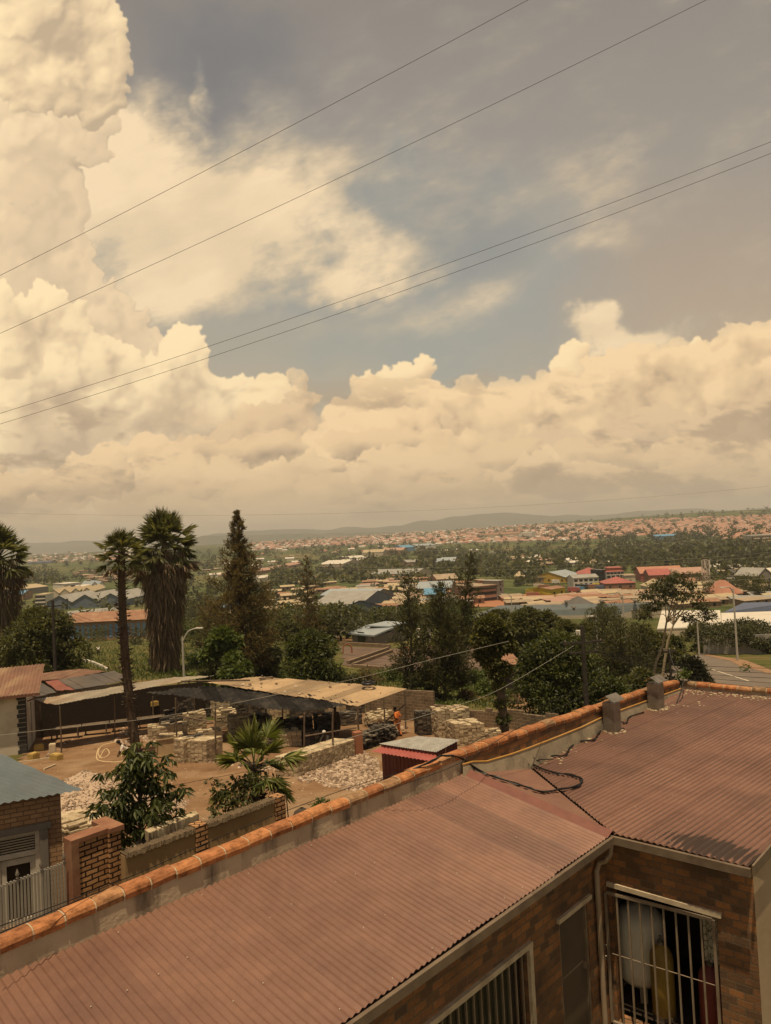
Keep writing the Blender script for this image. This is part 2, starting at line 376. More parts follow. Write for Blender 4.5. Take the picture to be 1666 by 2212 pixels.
    cumulus([(20, 1065, 34, 1.4), (60, 1065, 26, 1.4), (120, 1060, 40, 1.5), (180, 1030, 44), (240, 1010, 42), (300, 985, 36), (340, 1000, 50), (390, 1000, 38), (300, 1060, 70, 1.8), (460, 1050, 60, 1.8), (620, 1055, 60, 2.2), (800, 1065, 60, 2.5), (1000, 1065, 55, 3), (1250, 1070, 50, 3), (1500, 1060, 50, 3), (1650, 1060, 50, 2)], 57, L3(248, 218, 171), L3(216, 188, 150), L3(184, 160, 131), flat=0.10, rim=0.32, patch=0.1, soft=0.2)
    rp_ = np.random.RandomState(91)
    for row, (yy0, cl) in enumerate(((985, (L3(238, 208, 163), L3(200, 175, 142), L3(160, 141, 119))), (1030, (L3(244, 214, 168), L3(206, 179, 144), L3(164, 144, 120))), (1065, (L3(236, 206, 161), L3(200, 174, 140), L3(166, 146, 121))))):
        pf = [(rp_.uniform(330 if row == 0 else -40, 1700), yy0+rp_.normal(0, 14), rp_.uniform(16, 34), rp_.uniform(1.6, 3.0)) for _ in range(34)]
        cumulus(pf, 140+row*10, *cl, levels=(9, 6), rim=0.42, patch=0.14, soft=0.55, ks=1.1)
    # flat bands low in the sky
    hb = fbm(1.5, 4, 7.0, 0.9, rad(-2.9), 71)
    a = sm(pv, 0.115, 0.0)*np.clip(0.75+0.3*hb, 0, 1)
    img = over(img, tri(np.clip(hb*0.25+0.5, 0, 1), [(0.2, L3(178, 155, 126)), (0.5, L3(196, 171, 136)), (0.85, L3(216, 189, 148))]), a)
    # soft grey bellies across the deck
    gb = fbm(1.7, 7, 2.6, 1.0, rad(-6), 77)
    a = sm(gb, 0.2, 1.6)*sm(pv, 0.24, 0.15)*0.7
    img = over(img, L3(166, 145, 122), a)
    a = sm(-gb, 0.7, 2.0)*sm(pv, 0.22, 0.12)*0.4
    img = over(img, L3(240, 211, 165), a)
    # fade the cover to the plain sky at the rim of the window of sky computed here
    rim = np.minimum(np.minimum(X, W-1-X)/60.0, np.minimum((H-1-Y)/60.0, 1)); cov = np.clip(cov, 0, 1)*np.clip(rim, 0, 1)
    return img, cov
simg, scov = make_sky()
sh_, sw_ = scov.shape
im = bpy.data.images.new('computed_clouds', sw_, sh_, alpha=True, float_buffer=True)
try: im.colorspace_settings.name = 'Linear Rec.709'
except Exception: im.colorspace_settings.name = 'Non-Color'
im.alpha_mode = 'CHANNEL_PACKED'
buf = np.ones((sh_, sw_, 4), dtype=np.float32); buf[..., :3] = simg*np.array([1.09, 1.03, 0.975])/BGS; buf[..., 3] = scov
im.pixels.foreach_set(buf.ravel()); im.update()
gen = N(wt, 'TexCoord').outputs['Generated']
sep = N(wt, 'SeparateXYZ'); wt.links.new(gen, sep.inputs[0])
yy = math_(wt, 'MAXIMUM', sep.outputs[1], 0.05)
u_ = math_(wt, 'DIVIDE', sep.outputs[0], yy); v_ = math_(wt, 'DIVIDE', sep.outputs[2], yy)
cmb = N(wt, 'CombineXYZ')
wt.links.new(math_(wt, 'DIVIDE', math_(wt, 'SUBTRACT', u_, SKY_U0), SKY_U1-SKY_U0), cmb.inputs[0])
wt.links.new(math_(wt, 'DIVIDE', math_(wt, 'SUBTRACT', v_, SKY_V0), SKY_V1-SKY_V0), cmb.inputs[1])
ti = N(wt, 'TexImage'); ti.image = im; ti.extension = 'CLIP'; ti.interpolation = 'Cubic'; wt.links.new(cmb.outputs[0], ti.inputs[0])
s0 = mix(wt, 1.0, sky.outputs[0], (1.75, 1.12, 0.62), 'MULTIPLY')
s0 = mix(wt, math_(wt, 'MULTIPLY', ti.outputs[1], math_(wt, 'GREATER_THAN', sep.outputs[1], 0.06)), s0, ti.outputs[0])
wt.links.new(s0, bg.inputs[0])
scene.view_settings.view_transform = 'Standard'; scene.view_settings.look = 'None'; scene.view_settings.exposure = 0.0; scene.view_settings.gamma = 1.0
scene.render.engine = 'CYCLES'
cy = scene.cycles; cy.max_bounces = 6; cy.diffuse_bounces = 3; cy.glossy_bounces = 2; cy.transmission_bounces = 4; cy.transparent_max_bounces = 8; cy.volume_bounces = 0
cy.use_denoising = True; cy.caustics_reflective = False; cy.caustics_refractive = False
try: cy.denoiser = 'OPENIMAGEDENOISE'
except Exception: pass
# ---------------------------------------------------------------- terrain, hills, haze
def m_ground():
    m, nt, b = nmat('ground_cover')
    o = coords(nt, 'Object')
    sp = N(nt, 'SeparateXYZ'); nt.links.new(o, sp.inputs[0])
    near = ramp(nt, [(0.30, (0.050, 0.060, 0.018)), (0.46, (0.090, 0.092, 0.028)), (0.57, (0.14, 0.115, 0.045)), (0.70, (0.20, 0.11, 0.055))], noise(nt, o, 0.16, 8, 0.68)).outputs[0]
    fo = coords(nt, 'Object', (0.010, 0.0045, 0.01), (0, 0, 0.35))
    vo = N(nt, 'TexVoronoi'); vo.inputs['Scale'].default_value = 1.6; nt.links.new(vmath(nt, 'ADD', fo, vmath(nt, 'SCALE', noise(nt, fo, 2.0, 3, out=1))), vo.inputs['Vector'])
    vs = N(nt, 'SeparateColor'); nt.links.new(vo.outputs['Color'], vs.inputs[0])
    k = math_(nt, 'ADD', math_(nt, 'MULTIPLY', vs.outputs[0], 0.55), math_(nt, 'MULTIPLY', noise(nt, coords(nt, 'Object', (0.02, 0.012, 0.02)), 1.0, 7, 0.65), 0.5))
    far = ramp(nt, [(0.28, (0.042, 0.056, 0.020)), (0.42, (0.068, 0.084, 0.028)), (0.55, (0.092, 0.104, 0.036)), (0.70, (0.125, 0.12, 0.048)), (0.86, (0.17, 0.12, 0.06))], k).outputs[0]
    f = N(nt, 'MapRange'); f.inputs[1].default_value = 110; f.inputs[2].default_value = 260; nt.links.new(sp.outputs[1], f.inputs[0])
    sp2 = noise(nt, coords(nt, 'Object', (0.035, 0.022, 0.03)), 2.2, 9, 0.75)
    far = mix(nt, ramp(nt, [(0.50, (0, 0, 0)), (0.60, (0.85,)*3)], sp2).outputs[0], far, (0.026, 0.032, 0.012))
    far = mix(nt, ramp(nt, [(0.30, (0.7,)*3), (0.40, (0, 0, 0))], sp2).outputs[0], far, (0.15, 0.105, 0.055))
    col = mix(nt, f.outputs[0], near, far)
    nt.links.new(col, b.inputs['Base Color']); b.inputs['Roughness'].default_value = 1.0; b.inputs['Specular IOR Level'].default_value = 0.05
    bump(nt, b, noise(nt, o, 2.5, 8, 0.7), 0.9, 0.25)
    return m
gr = MB()
ys_ = [-40, -20, -8, 0, 6, 10]+[12+0.75*i for i in range(80)]
y_ = ys_[-1]
while y_ < 15500:
    y_ *= 1.022; ys_.append(y_)
ys_ = sorted(set(ys_+[d for d in GD if -40 < d < 15500]))
us_ = sorted(set([-1.7+3.4*i/110 for i in range(111)]+[-0.42, 0.0, 0.42]))
gr.grid([[(u*max(y, 12.0), y, ground(u*max(y, 12.0), y)) for u in us_] for y in ys_])
g_o = gr.build('ground', m_ground(), smooth=True, uv=False); tag(g_o, kind='structure')
def patch(name, poly, mat, off, step, world=False):
    # a sheet lying on the ground inside a polygon of ground points
    P = [Vector(p) for p in poly] if world else [G(*p) for p in poly]
    def inside(x, y):
        c = False; n = len(P)
        for i in range(n):
            a, b_ = P[i], P[i-1]
            if (a.y > y) != (b_.y > y) and x < (b_.x-a.x)*(y-a.y)/(b_.y-a.y)+a.x: c = not c
        return c
    mb = MB(); x0, x1 = min(p.x for p in P), max(p.x for p in P); y0, y1 = min(p.y for p in P), max(p.y for p in P)
    nx, ny = int((x1-x0)/step)+1, int((y1-y0)/step)+1
    for j in range(ny):
        for i in range(nx):
            xa, ya = x0+i*step, y0+j*step
            if inside(xa+step/2, ya+step/2):
                mb.face([(x, y, ground(x, y)+off) for x, y in ((xa, ya), (xa+step, ya), (xa+step, ya+step), (xa, ya+step))])
    return mb.build(name, mat, smooth=True)
hill_m = M_worn('far_hill_cover', (0.030, 0.045, 0.018), (0.075, 0.08, 0.035), 0.004, 1.0, stain=(0.13, 0.10, 0.055), bmp=0, spec=0.0)
def ridge(name, D, prof, wid, seed):
    mb = MB(); rows = []
    xs = []
    for (xa, ya), (xb, yb) in zip(prof, prof[1:]):
        n = max(2, int(abs(xb-xa)/9))
        xs += [(xa+(xb-xa)*i/n, ya+(yb-ya)*(0.5-0.5*math.cos(math.pi*i/n))) for i in range(n)]
    for t in [i/24 for i in range(25)]:
        row = []
        for i, (x, y) in enumerate(xs):
            top = PD(x, y, D); q = top.normalized(); dd = (t-0.55)*wid
            px, py = top.x+q.x*dd, top.y+q.y*dd
            k = math.sin(math.pi*min(1, t/0.55)/2)**1.3 if t < 0.55 else math.cos((t-0.55)/0.45*math.pi/2)
            z = -110+(top.z+110)*k+(55*mnoise.noise(Vector((px*0.0013, py*0.0013, seed)))+22*mnoise.noise(Vector((px*0.004, py*0.004, seed))))*k*(1 if abs(t-0.55) > 0.06 else 0.25)
            row.append((px, py, z))
        rows.append(row)
    mb.grid(rows); return tag(mb.build(name, hill_m, smooth=True, uv=False), kind='structure')
ridge('hills', 11500, [(-500, 1178), (60, 1173), (300, 1166), (430, 1160), (470, 1152), (560, 1146), (625, 1143), (690, 1146), (780, 1141), (860, 1136), (930, 1125), (985, 1114), (1050, 1110), (1120, 1110), (1200, 1115), (1290, 1113), (1400, 1107), (1480, 1104), (1560, 1103), (1666, 1097), (2200, 1070)], 4200, 1.0)
ridge('hills', 8200, [(380, 1180), (450, 1160), (540, 1156), (620, 1153), (720, 1154), (800, 1150), (900, 1150), (1000, 1146), (1100, 1142), (1250, 1138)], 2000, 5.0)
hz = MB(); hz.box((0, 7500, 110), (44000, 16400, 540))
hm_, hnt, hb_ = nmat('haze_air'); hnt.nodes.remove(hb_)
pv_ = N(hnt, 'VolumePrincipled'); pv_.inputs['Density'].default_value = 1.0/8200; pv_.inputs['Color'].default_value = (0.94, 0.92, 0.88, 1); pv_.inputs['Anisotropy'].default_value = 0.15
hnt.links.new(pv_.outputs[0], hnt.nodes['Material Output'].inputs['Volume'])
hzo = hz.build('haze', hm_, uv=False); tag(hzo, kind='stuff')

# ---------------------------------------------------------------- the annex right below the window
def per_sheet(m, amt=0.2):
    nt = m.node_tree; b = nt.nodes['Principled BSDF']; old = b.inputs['Base Color'].links[0].from_socket
    g = N(nt, 'NewGeometry'); v = ramp(nt, [(0, (1-amt,)*3), (0.5, (1, 1, 1)), (1, (1+amt, 1+amt*0.95, 1+amt*0.85))], g.outputs['Random Per Island']).outputs[0]
    o = coords(nt, 'Object'); f = ramp(nt, [(0.35, (0.90, 0.89, 0.87)), (0.6, (1.05, 1.04, 1.03))], noise(nt, o, 5.5, 8, 0.72)).outputs[0]
    nt.links.new(mix(nt, 1.0, mix(nt, 1.0, old, v, 'MULTIPLY'), f, 'MULTIPLY'), b.inputs['Base Color']); return m
def corr_mat(name, c1, c2, stain, amt=0.5, sc=0.8, rough=0.55, streak=None, spec=0.35):
    return per_sheet(M_worn(name, c1, c2, sc, rough, stain, amt, 0.12, 0.004, spec=spec, streak=streak), 0.16)
ROOF_RED = corr_mat('red_oxide_roofing', (0.165, 0.083, 0.057), (0.205, 0.107, 0.072), (0.130, 0.068, 0.051), 0.5, 1.6, 0.50)
ROOF_RED2 = corr_mat('red_oxide_roofing_dusty', (0.150, 0.075, 0.052), (0.198, 0.104, 0.071), (0.11, 0.060, 0.044), 0.6, 1.1, 0.52)
SCREW = M_plain('roof_screw_metal', (0.5, 0.42, 0.33), 0.5)
CONC = M_worn('stained_plaster', (0.34, 0.265, 0.18), (0.48, 0.38, 0.26), 1.6, 0.9, (0.07, 0.055, 0.04), 0.85, 0.5, 0.02, kind='UV', streak=(2.2, 0.35, 1.0))
TERRA = None
def m_terra():
    m, nt, b = nmat('terracotta_coping')
    g = N(nt, 'NewGeometry'); o = coords(nt, 'Object')
    c = ramp(nt, [(0.0, (0.30, 0.125, 0.055)), (0.4, (0.39, 0.165, 0.068)), (0.75, (0.44, 0.20, 0.085)), (0.88, (0.33, 0.19, 0.10)), (1.0, (0.24, 0.165, 0.10))], g.outputs['Random Per Island']).outputs[0]
    n2 = ramp(nt, [(0.40, (1.15, 1.12, 1.08)), (0.52, (0.85, 0.80, 0.74)), (0.64, (0.45, 0.42, 0.38))], noise(nt, o, 6.5, 9, 0.75)).outputs[0]
    c = mix(nt, 1.0, c, n2, 'MULTIPLY')
    nt.links.new(c, b.inputs['Base Color']); b.inputs['Roughness'].default_value = 0.85; b.inputs['Specular IOR Level'].default_value = 0.2
    bump(nt, b, noise(nt, o, 14, 9, 0.7), 0.8, 0.02); return m
TERRA = m_terra()
MORTAR = M_worn('mortar', (0.34, 0.26, 0.17), (0.48, 0.38, 0.25), 14, 0.95, bmp=0.6)
BRK_DARK = M_brick('annex_brick', (0.34, 0.155, 0.062), (0.115, 0.074, 0.046), (0.18, 0.125, 0.08), 0.23, 0.115, 0.011, soot=(0.075, 0.048, 0.032), bmp=0.9)
FASCIA = M_worn('weathered_fascia', (0.125, 0.088, 0.058), (0.18, 0.13, 0.085), 4, 0.6, (0.07, 0.045, 0.03), 0.5)
PVC = M_worn('pale_pipe', (0.26, 0.19, 0.125), (0.33, 0.24, 0.16), 2.0, 0.45, (0.2, 0.14, 0.1), 0.4, kind='Object')
STEEL = M_worn('painted_steel', (0.19, 0.145, 0.10), (0.26, 0.195, 0.135), 5, 0.55, (0.12, 0.07, 0.04), 0.5)
DOORM = M_worn('grey_door_paint', (0.085, 0.060, 0.042), (0.115, 0.082, 0.058), 2, 0.5)
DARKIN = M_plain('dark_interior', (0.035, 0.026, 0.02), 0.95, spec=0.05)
GALV = M_worn('galvanised_sheet', (0.22, 0.19, 0.155), (0.30, 0.26, 0.21), 6, 0.4, (0.14, 0.10, 0.07), 0.5, metal=0.55)
BLACK = M_plain('black_rubber', (0.012, 0.010, 0.009), 0.45)
PALE = M_worn('pale_sill_paint', (0.46, 0.36, 0.24), (0.56, 0.45, 0.31), 5, 0.7, (0.25, 0.18, 0.11), 0.5)
ZE = -5.06
C_ = PZ(1320.5, 1802.5, ZE); A0_ = PZ(867.7, 2121, ZE); E_ = PZ(1615.2, 1872, ZE)
av = (C_-A0_); av.z = 0; av.normalize(); nv = Vector((-av.y, av.x, 0))
T_ = Vector((1.30377, 14.17488, -4.5875))
nslope = (T_.z-ZE)/2.889
def clip_line(poly, o, d):                                # parameters where a line crosses a convex polygon (xy)
    ts = []
    for i in range(len(poly)):
        a, b_ = poly[i], poly[(i+1) % len(poly)]
        e = b_-a; den = d.x*e.y-d.y*e.x
        if abs(den) < 1e-9: continue
        w = a-o; t = (w.x*e.y-w.y*e.x)/den; s = (w.x*d.y-w.y*d.x)/den
        if -1e-6 <= s <= 1+1e-6: ts.append(t)
    return (min(ts), max(ts)) if len(ts) > 1 and max(ts)-min(ts) > 0.01 else None
def plane_z(p, a, n): return a.z-((p.x-a.x)*n.x+(p.y-a.y)*n.y)/n.z
def corrugated(mb, poly, az, pitch=0.076, amp=0.009, seg=6, jag=0.0, dz=0.0, sheet=0.0, mi=0, rnd=None, sag=0.0, lap=0.004, split=False):
    # corrugated sheeting on a planar convex polygon, ribs running along azimuth az
    n = (poly[1]-poly[0]).cross(poly[2]-poly[0]); n.normalize()
    if n.z < 0: n = -n
    d = Vector((math.cos(az), math.sin(az), 0)); w = Vector((-d.y, d.x, 0))
    ws = [p.dot(w) for p in poly]; k0, k1 = min(ws), max(ws)
    step = pitch/seg; K = int((k1-k0)/step)
    prev = None; rows = []; lsi = 0; prev_i = 0; plen = 0
    sheet_off = {}
    for i in range(1, K):
        kk = k0+i*step
        c = clip_line(poly, w*kk+Vector((0, 0, 0)), d)
        if c is None: continue
        j = 0.0
        if jag and sheet:
            si = int(kk/sheet)
            if si not in sheet_off: sheet_off[si] = ((rnd or rng).uniform(0, jag), (rnd or rng).uniform(0, jag))
            j0, j1 = sheet_off[si]; c = (c[0]+j0, c[1]-j1)
        z = amp*math.cos(2*math.pi*kk/pitch)+dz
        if sheet: z += lap*((kk/sheet) % 1.0)
        m = 4 if c[1]-c[0] < 6 else 9
        row = []
        for q in range(m+1):
            p = w*kk+d*(c[0]+(c[1]-c[0])*q/m); p.z = plane_z(p, poly[0], n)+z+(sag*mnoise.noise(Vector((p.x*0.9, p.y*0.9, 4.4))) if sag else 0.0)
            row.append(p)
        if prev is not None and plen != len(row): prev = None
        if split and sheet and int(kk/sheet) != lsi and prev is not None:
            prev = len(mb.v); mb.v += [(q_[0], q_[1], q_[2]+0.004) for q_ in mb.v[prev_i:prev_i+plen]]; prev_i = prev; prev = True
        lsi = int(kk/sheet) if sheet else 0
        b_ = len(mb.v); mb.v += [tuple(p) for p in row]; L = len(row)
        if prev is not None:
            for q in range(L-1): mb.f.append((prev_i+q, prev_i+q+1, b_+q+1, b_+q)); mb.m.append(mi)
        prev = True; prev_i = b_; plen = L
    return n
annex = thing('brick_annex', Vector((C_.x, C_.y, -8.2)), 'single-storey brick annex with red corrugated roofs behind an orange coping, filling the foreground', 'building')
az_a = math.atan2(av.y, av.x)
AEND = -17.0
def PA(a, n): return C_+av*a+nv*n+Vector((0, 0, n*nslope))
rb = MB()
corrugated(rb, [PA(AEND, -0.02), PA(0.0, -0.02), PA(0.0, 2.93), PA(AEND, 2.93)], az_a+math.pi/2, pitch=0.098, amp=0.011, sheet=0.784, lap=0.007, split=True, jag=0.03, rnd=random.Random(3), sag=0.006)
r5 = random.Random(5)
for a in range(0, 42):
    for n in (0.12, 0.95, 1.85, 2.75):
        if r5.random() < 0.55:
            p = PA(-0.15-a*0.38-r5.uniform(0, 0.05), n+r5.uniform(-0.03, 0.03)); rb.lathe(p+Vector((0, 0, 0.008)), [(0.008, 0), (0.007, 0.008), (0.001, 0.010)], 6, 1)
rb.build('roof', [ROOF_RED, SCREW], annex, smooth=False)
# roof B: low pitch, ribs running away
FAR = PZ(1478, 1488, -4.97); FARR = PZ(1666, 1506, -4.97); FARR = FAR+(FARR-FAR)*3.2
nB = (E_-C_).cross(FAR-C_).normalized()
V_ = HIT(1139, 1652, C_, nB); VE = HIT(1666, 1815, C_, nB); VE = E_+(VE-E_)*9.0
B_poly = [C_, E_, VE, FARR, FAR, V_]
rb = MB()
vin = (C_-V_).cross(Vector((0, 0, 1))).normalized()*0.035
if vin.dot(E_-C_) < 0: vin = -vin
azB = rad(42)
corrugated(rb, [C_+vin, E_, VE, FARR, FAR, V_+vin], azB, pitch=0.10, amp=0.013, sheet=0.8, split=True, jag=0.02, rnd=random.Random(4), sag=0.008, lap=0.006)
dB = Vector((math.cos(azB), math.sin(azB), 0)); wB = Vector((-dB.y, dB.x, 0))
for i in range(5, 60):
    for j in range(0, 14):
        p = C_+(E_-C_)*0.5+wB*(-6+i*0.228+r5.uniform(-.03, .03))+dB*(0.2+j*0.92); 
        if r5.random() < 0.3 and clip_line(B_poly, p, dB) and clip_line(B_poly, p, dB)[0] < -0.05 and clip_line(B_poly, p, dB)[1] > 0.05:
            p.z = plane_z(p, C_, nB)+0.008; rb.lathe(p, [(0.008, 0), (0.007, 0.008), (0.001, 0.010)], 6, 1)
def m_roofB():
    m = ROOF_RED2; nt = m.node_tree; b = nt.nodes['Principled BSDF']
    # wet, mouldy end of the sheets next to the eave: stays where it is on the roof
    old = b.inputs['Base Color'].links[0].from_socket
    o = coords(nt, 'Object'); ax = (dB.x, dB.y, 0)
    off = vmath(nt, 'SUBTRACT', o, tuple((E_-C_)*0.68+dB*0.36))
    st = vmath(nt, 'DOT_PRODUCT', off, tuple(wB), 1); al = vmath(nt, 'DOT_PRODUCT', off, ax, 1)
    cb = N(nt, 'CombineXYZ'); nt.links.new(math_(nt, 'MULTIPLY', st, 9.0), cb.inputs[0]); nt.links.new(math_(nt, 'MULTIPLY', al, 1.1), cb.inputs[1])
    n = noise(nt, cb.outputs[0], 1.3, 4, 0.6)
    d = math_(nt, 'SQRT', math_(nt, 'ADD', math_(nt, 'POWER', math_(nt, 'DIVIDE', st, 0.80), 2.0), math_(nt, 'POWER', math_(nt, 'DIVIDE', al, 0.42), 2.0)))
    k = math_(nt, 'ADD', math_(nt, 'SUBTRACT', 0.50, math_(nt, 'MULTIPLY', d, 0.75)), math_(nt, 'MULTIPLY', n, 1.15))
    k = math_(nt, 'MULTIPLY_ADD', math_(nt, 'COSINE', math_(nt, 'MULTIPLY', math_(nt, 'ADD', vmath(nt, 'DOT_PRODUCT', o, tuple(wB), 1), C_.dot(wB)), 2*math.pi/0.10)), -0.16, k)
    k = ramp(nt, [(0.38, (0, 0, 0)), (0.52, (0.9,)*3)], k).outputs[0]
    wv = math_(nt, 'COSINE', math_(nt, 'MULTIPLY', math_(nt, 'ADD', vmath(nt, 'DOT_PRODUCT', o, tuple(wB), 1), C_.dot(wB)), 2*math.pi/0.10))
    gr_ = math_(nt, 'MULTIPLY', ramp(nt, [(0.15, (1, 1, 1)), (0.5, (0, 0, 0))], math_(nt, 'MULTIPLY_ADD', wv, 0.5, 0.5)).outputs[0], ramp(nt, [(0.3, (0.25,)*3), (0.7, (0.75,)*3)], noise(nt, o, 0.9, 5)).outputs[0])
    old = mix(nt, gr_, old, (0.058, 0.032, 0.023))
    nt.links.new(mix(nt, k, old, (0.035, 0.022, 0.015)), b.inputs['Base Color'])
    return m
m_roofB()
rb.build('roof', [ROOF_RED2, SCREW], annex, smooth=False)
# the short hip between the ridge cap and the valley
rb = MB(); corrugated(rb, [C_+Vector((0, 0, .004)), T_, V_-vin], rad(5), pitch=0.10, amp=0.013, sheet=0.76, jag=0.0); rb.build('roof', ROOF_RED, annex, smooth=False)
vg = MB(); up = Vector((0, 0, -0.045))
vg.face([C_-vin*2.4+up, C_+vin*2.4+up, V_+vin*2.4+up, V_-vin*2.4+up]); vg.build('valley_gutter', DARKIN, annex)  # flat strip whose near-black colour stands for shade in the valley gap
rc = MB(); side = av*0.11
for k in (-1, 1):
    rc.face([PA(0, -0.03)+Vector((0, 0, 0.075)), PA(0, 2.9)+Vector((0, 0, 0.075)), PA(0, 2.9)+side*k*(1.7 if k < 0 else 1)+Vector((0, 0, 0.012)), PA(0, -0.03)+side*k*(1.7 if k < 0 else 1)+Vector((0, 0, 0.012))])
rc.build('ridge_cap', M_plain('ridge_cap_paint', (0.165, 0.066, 0.047), 0.5), annex)
# parapet: base line, top heights from the photograph's coping
PB = [PA(AEND-1, 2.885), PA(-4.0, 2.885), T_+Vector((0, 0, 0.02))]
cop_z0, cop_z1 = -4.325, -4.09
def zat(x, y, a, b_):                                     # height of a pixel on the vertical plane through a and b
    d = b_-a; return HIT(x, y, a, Vector((d.y, -d.x, 0)).normalized()).z
def Apt(x, y):                                            # coping's lower front edge on the parapet plane
    return HIT(x, y, PA(0, 2.84), Vector((-nv.x, -nv.y, 0)))
line = []
for (x, y) in ((0, 2063), (437, 1877), (677, 1778), (867.5, 1697), (1010, 1635)):
    p = Apt(x, y); line.append((p+nv*0.045, p.z, p.z+0.125))
p = line[0][0]; d_ = (line[0][0]-line[1][0]); line.insert(0, (p+d_*4.0, line[0][1], line[0][2]))
NA = len(line)
dirB = (FAR-T_); dirB.z = 0; dirB.normalize(); nBw = Vector((-dirB.y, dirB.x, 0))
for (xb, yb, xt, yt) in ((1141, 1590, 0, 0), (1307, 1533, 0, 0), (1398, 1502, 0, 0), (1470, 1479, 0, 0)):
    pb = HIT(xb, yb, T_-nBw*0.045, Vector((dirB.y, -dirB.x, 0)))
    line.append((pb+nBw*0.045, pb.z, pb.z+0.125))
def wall_strip(mb, pts, thick, outn, z0s, z1s, mi=0):
    for i in range(len(pts)-1):
        a, b_ = Vector(pts[i]), Vector(pts[i+1]); a0, b0 = Vector((a.x, a.y, z0s[i])), Vector((b_.x, b_.y, z0s[i+1])); a1, b1 = Vector((a.x, a.y, z1s[i])), Vector((b_.x, b_.y, z1s[i+1]))
        o = outn*thick
        for q in ([a0, b0, b1, a1], [b0+o, a0+o, a1+o, b1+o], [a1, b1, b1+o, a1+o], [a0+o, a0, a1, a1+o], [b0, b0+o, b1+o, b1]): mb.face(q, mi)
pw = MB(); wall_strip(pw, [l[0] for l in line[:NA]], 0.20, nv, [-9.5]*NA, [l[1]+0.01 for l in line[:NA]]); pw.build('parapet_wall', CONC, annex)
pw = MB(); LB = line[NA-1:]; wall_strip(pw, [l[0] for l in LB], 0.20, nBw, [-9.5]*len(LB), [l[1]+0.01 for l in LB]); pw.build('parapet_wall', BRK_DARK, annex)
# plaster fillet along the foot of the brick parapet, with an ochre top edge
fb = MB(); pts = []
for (x, y, yb) in ((1000, 1652, 1668), (1021, 1646, 1664), (1052, 1645, 1662), (1104, 1630, 1658), (1141, 1617, 1653), (1172, 1605, 1636), (1208, 1591, 1618), (1260, 1570, 1594), (1307, 1547, 1573), (1398, 1514, 1530), (1474, 1487, 1494)):
    nn = Vector((dirB.y, -dirB.x, 0)); q0 = HIT(x, yb, T_+nn*0.10, nn); q1 = HIT(x, y, T_+nn*0.05, nn); pts.append((q0-Vector((0, 0, .12)), q1))
fb.grid([[p[0] for p in pts], [p[1] for p in pts], [p[1]+nBw*0.08 for p in pts]]); fb.build('plaster_fillet', M_worn('fillet_plaster', (0.27, 0.22, 0.15), (0.38, 0.31, 0.21), 2.2, 0.95, (0.10, 0.08, 0.06), 0.7, 0.5), annex)
fb = MB(); fb.tube([p[1]+Vector((0, 0, 0.004)) for p in pts], 0.016, 5); fb.build('fillet_edge', M_plain('ochre_edge', (0.46, 0.24, 0.06), 0.9), annex)
def coping(mb, pts, outn, unit=0.37, w=0.30):
    # pts: (point, z_bottom, z_top) polyline; tiles with a rounded shoulder and mortar between them
    acc = []
    for i in range(len(pts)-1):
        a, b_ = pts[i], pts[i+1]; L = (Vector((b_[0].x-a[0].x, b_[0].y-a[0].y, 0))).length; n = max(1, int(round(L/unit)))
        for k in range(n):
            t0, t1 = k/n, (k+1)/n; g = 0.011/L
            def sec(t, dz=0.0):
                p = a[0].lerp(b_[0], t); zb = a[1]+(b_[1]-a[1])*t; zt = a[2]+(b_[2]-a[2])*t; h = zt-zb
                q = Vector((p.x, p.y, 0))
                prof = [(-0.022, 0.0), (-0.030, h*0.50), (-0.012, h*0.82), (0.02, h*1.0), (w*0.5-0.05, h*1.05), (w-0.13, h*1.0), (w-0.075, h*0.8), (w-0.05, h*0.5), (w-0.05, 0.0)]
                return [q+outn*x+Vector((0, 0, zb+z+dz)) for x, z in prof]
            e = rng.uniform(-0.010, 0.010); jo = outn*rng.uniform(-0.012, 0.012); s0, s1 = [p_+jo for p_ in sec(t0+g, e)], [p_+jo for p_ in sec(t1-g, e+rng.uniform(-0.010, 0.010))]
            b0 = len(mb.v); mb.v += [tuple(p) for p in s0]+[tuple(p) for p in s1]; m = len(s0)
            for j in range(m-1): mb.f.append((b0+j, b0+m+j, b0+m+j+1, b0+j+1)); mb.m.append(0)
            mb.f.append(tuple(b0+j for j in range(m))); mb.m.append(0); mb.f.append(tuple(b0+m+j for j in range(m-1, -1, -1))); mb.m.append(0)
            s0, s1 = sec(t0-g*0.9, -0.007), sec(t0+g*0.9, -0.007)
            for j in range(m-1): mb.face([s0[j], s1[j], s1[j+1], s0[j+1]], 1)
cm = MB(); coping(cm, line[:NA], nv); coping(cm, LB, nBw)
# far parapet across the end of roof B
FD = (FARR-FAR); FD.z = 0; FD.normalize(); FN = Vector((-FD.y, FD.x, 0))
if FN.dot(dirB) < 0: FN = -FN
nf_ = Vector((FD.y, -FD.x, 0))
q0, q1 = HIT(1474, 1482, FAR, nf_), HIT(1666, 1499, FAR, nf_); t0, t1 = HIT(1474, 1463, FAR, nf_), HIT(1666, 1477, FAR, nf_)
k_ = (FARR-FAR).length/(q1-q0).length
LF = [(FAR-FD*0.02, q0.z, q0.z+0.125), (FAR+FD*(FARR-FAR).length, q0.z+(q1.z-q0.z)*k_*0.6, q0.z+0.125+(q1.z-q0.z)*k_*0.6)]
coping(cm, LF, FN); cm.build('coping', [TERRA, MORTAR], annex, smooth=False)
pw = MB(); wall_strip(pw, [l[0] for l in LF], 0.20, FN, [-9.5]*2, [l[1]+0.01 for l in LF]); pw.build('parapet_wall', CONC, annex)
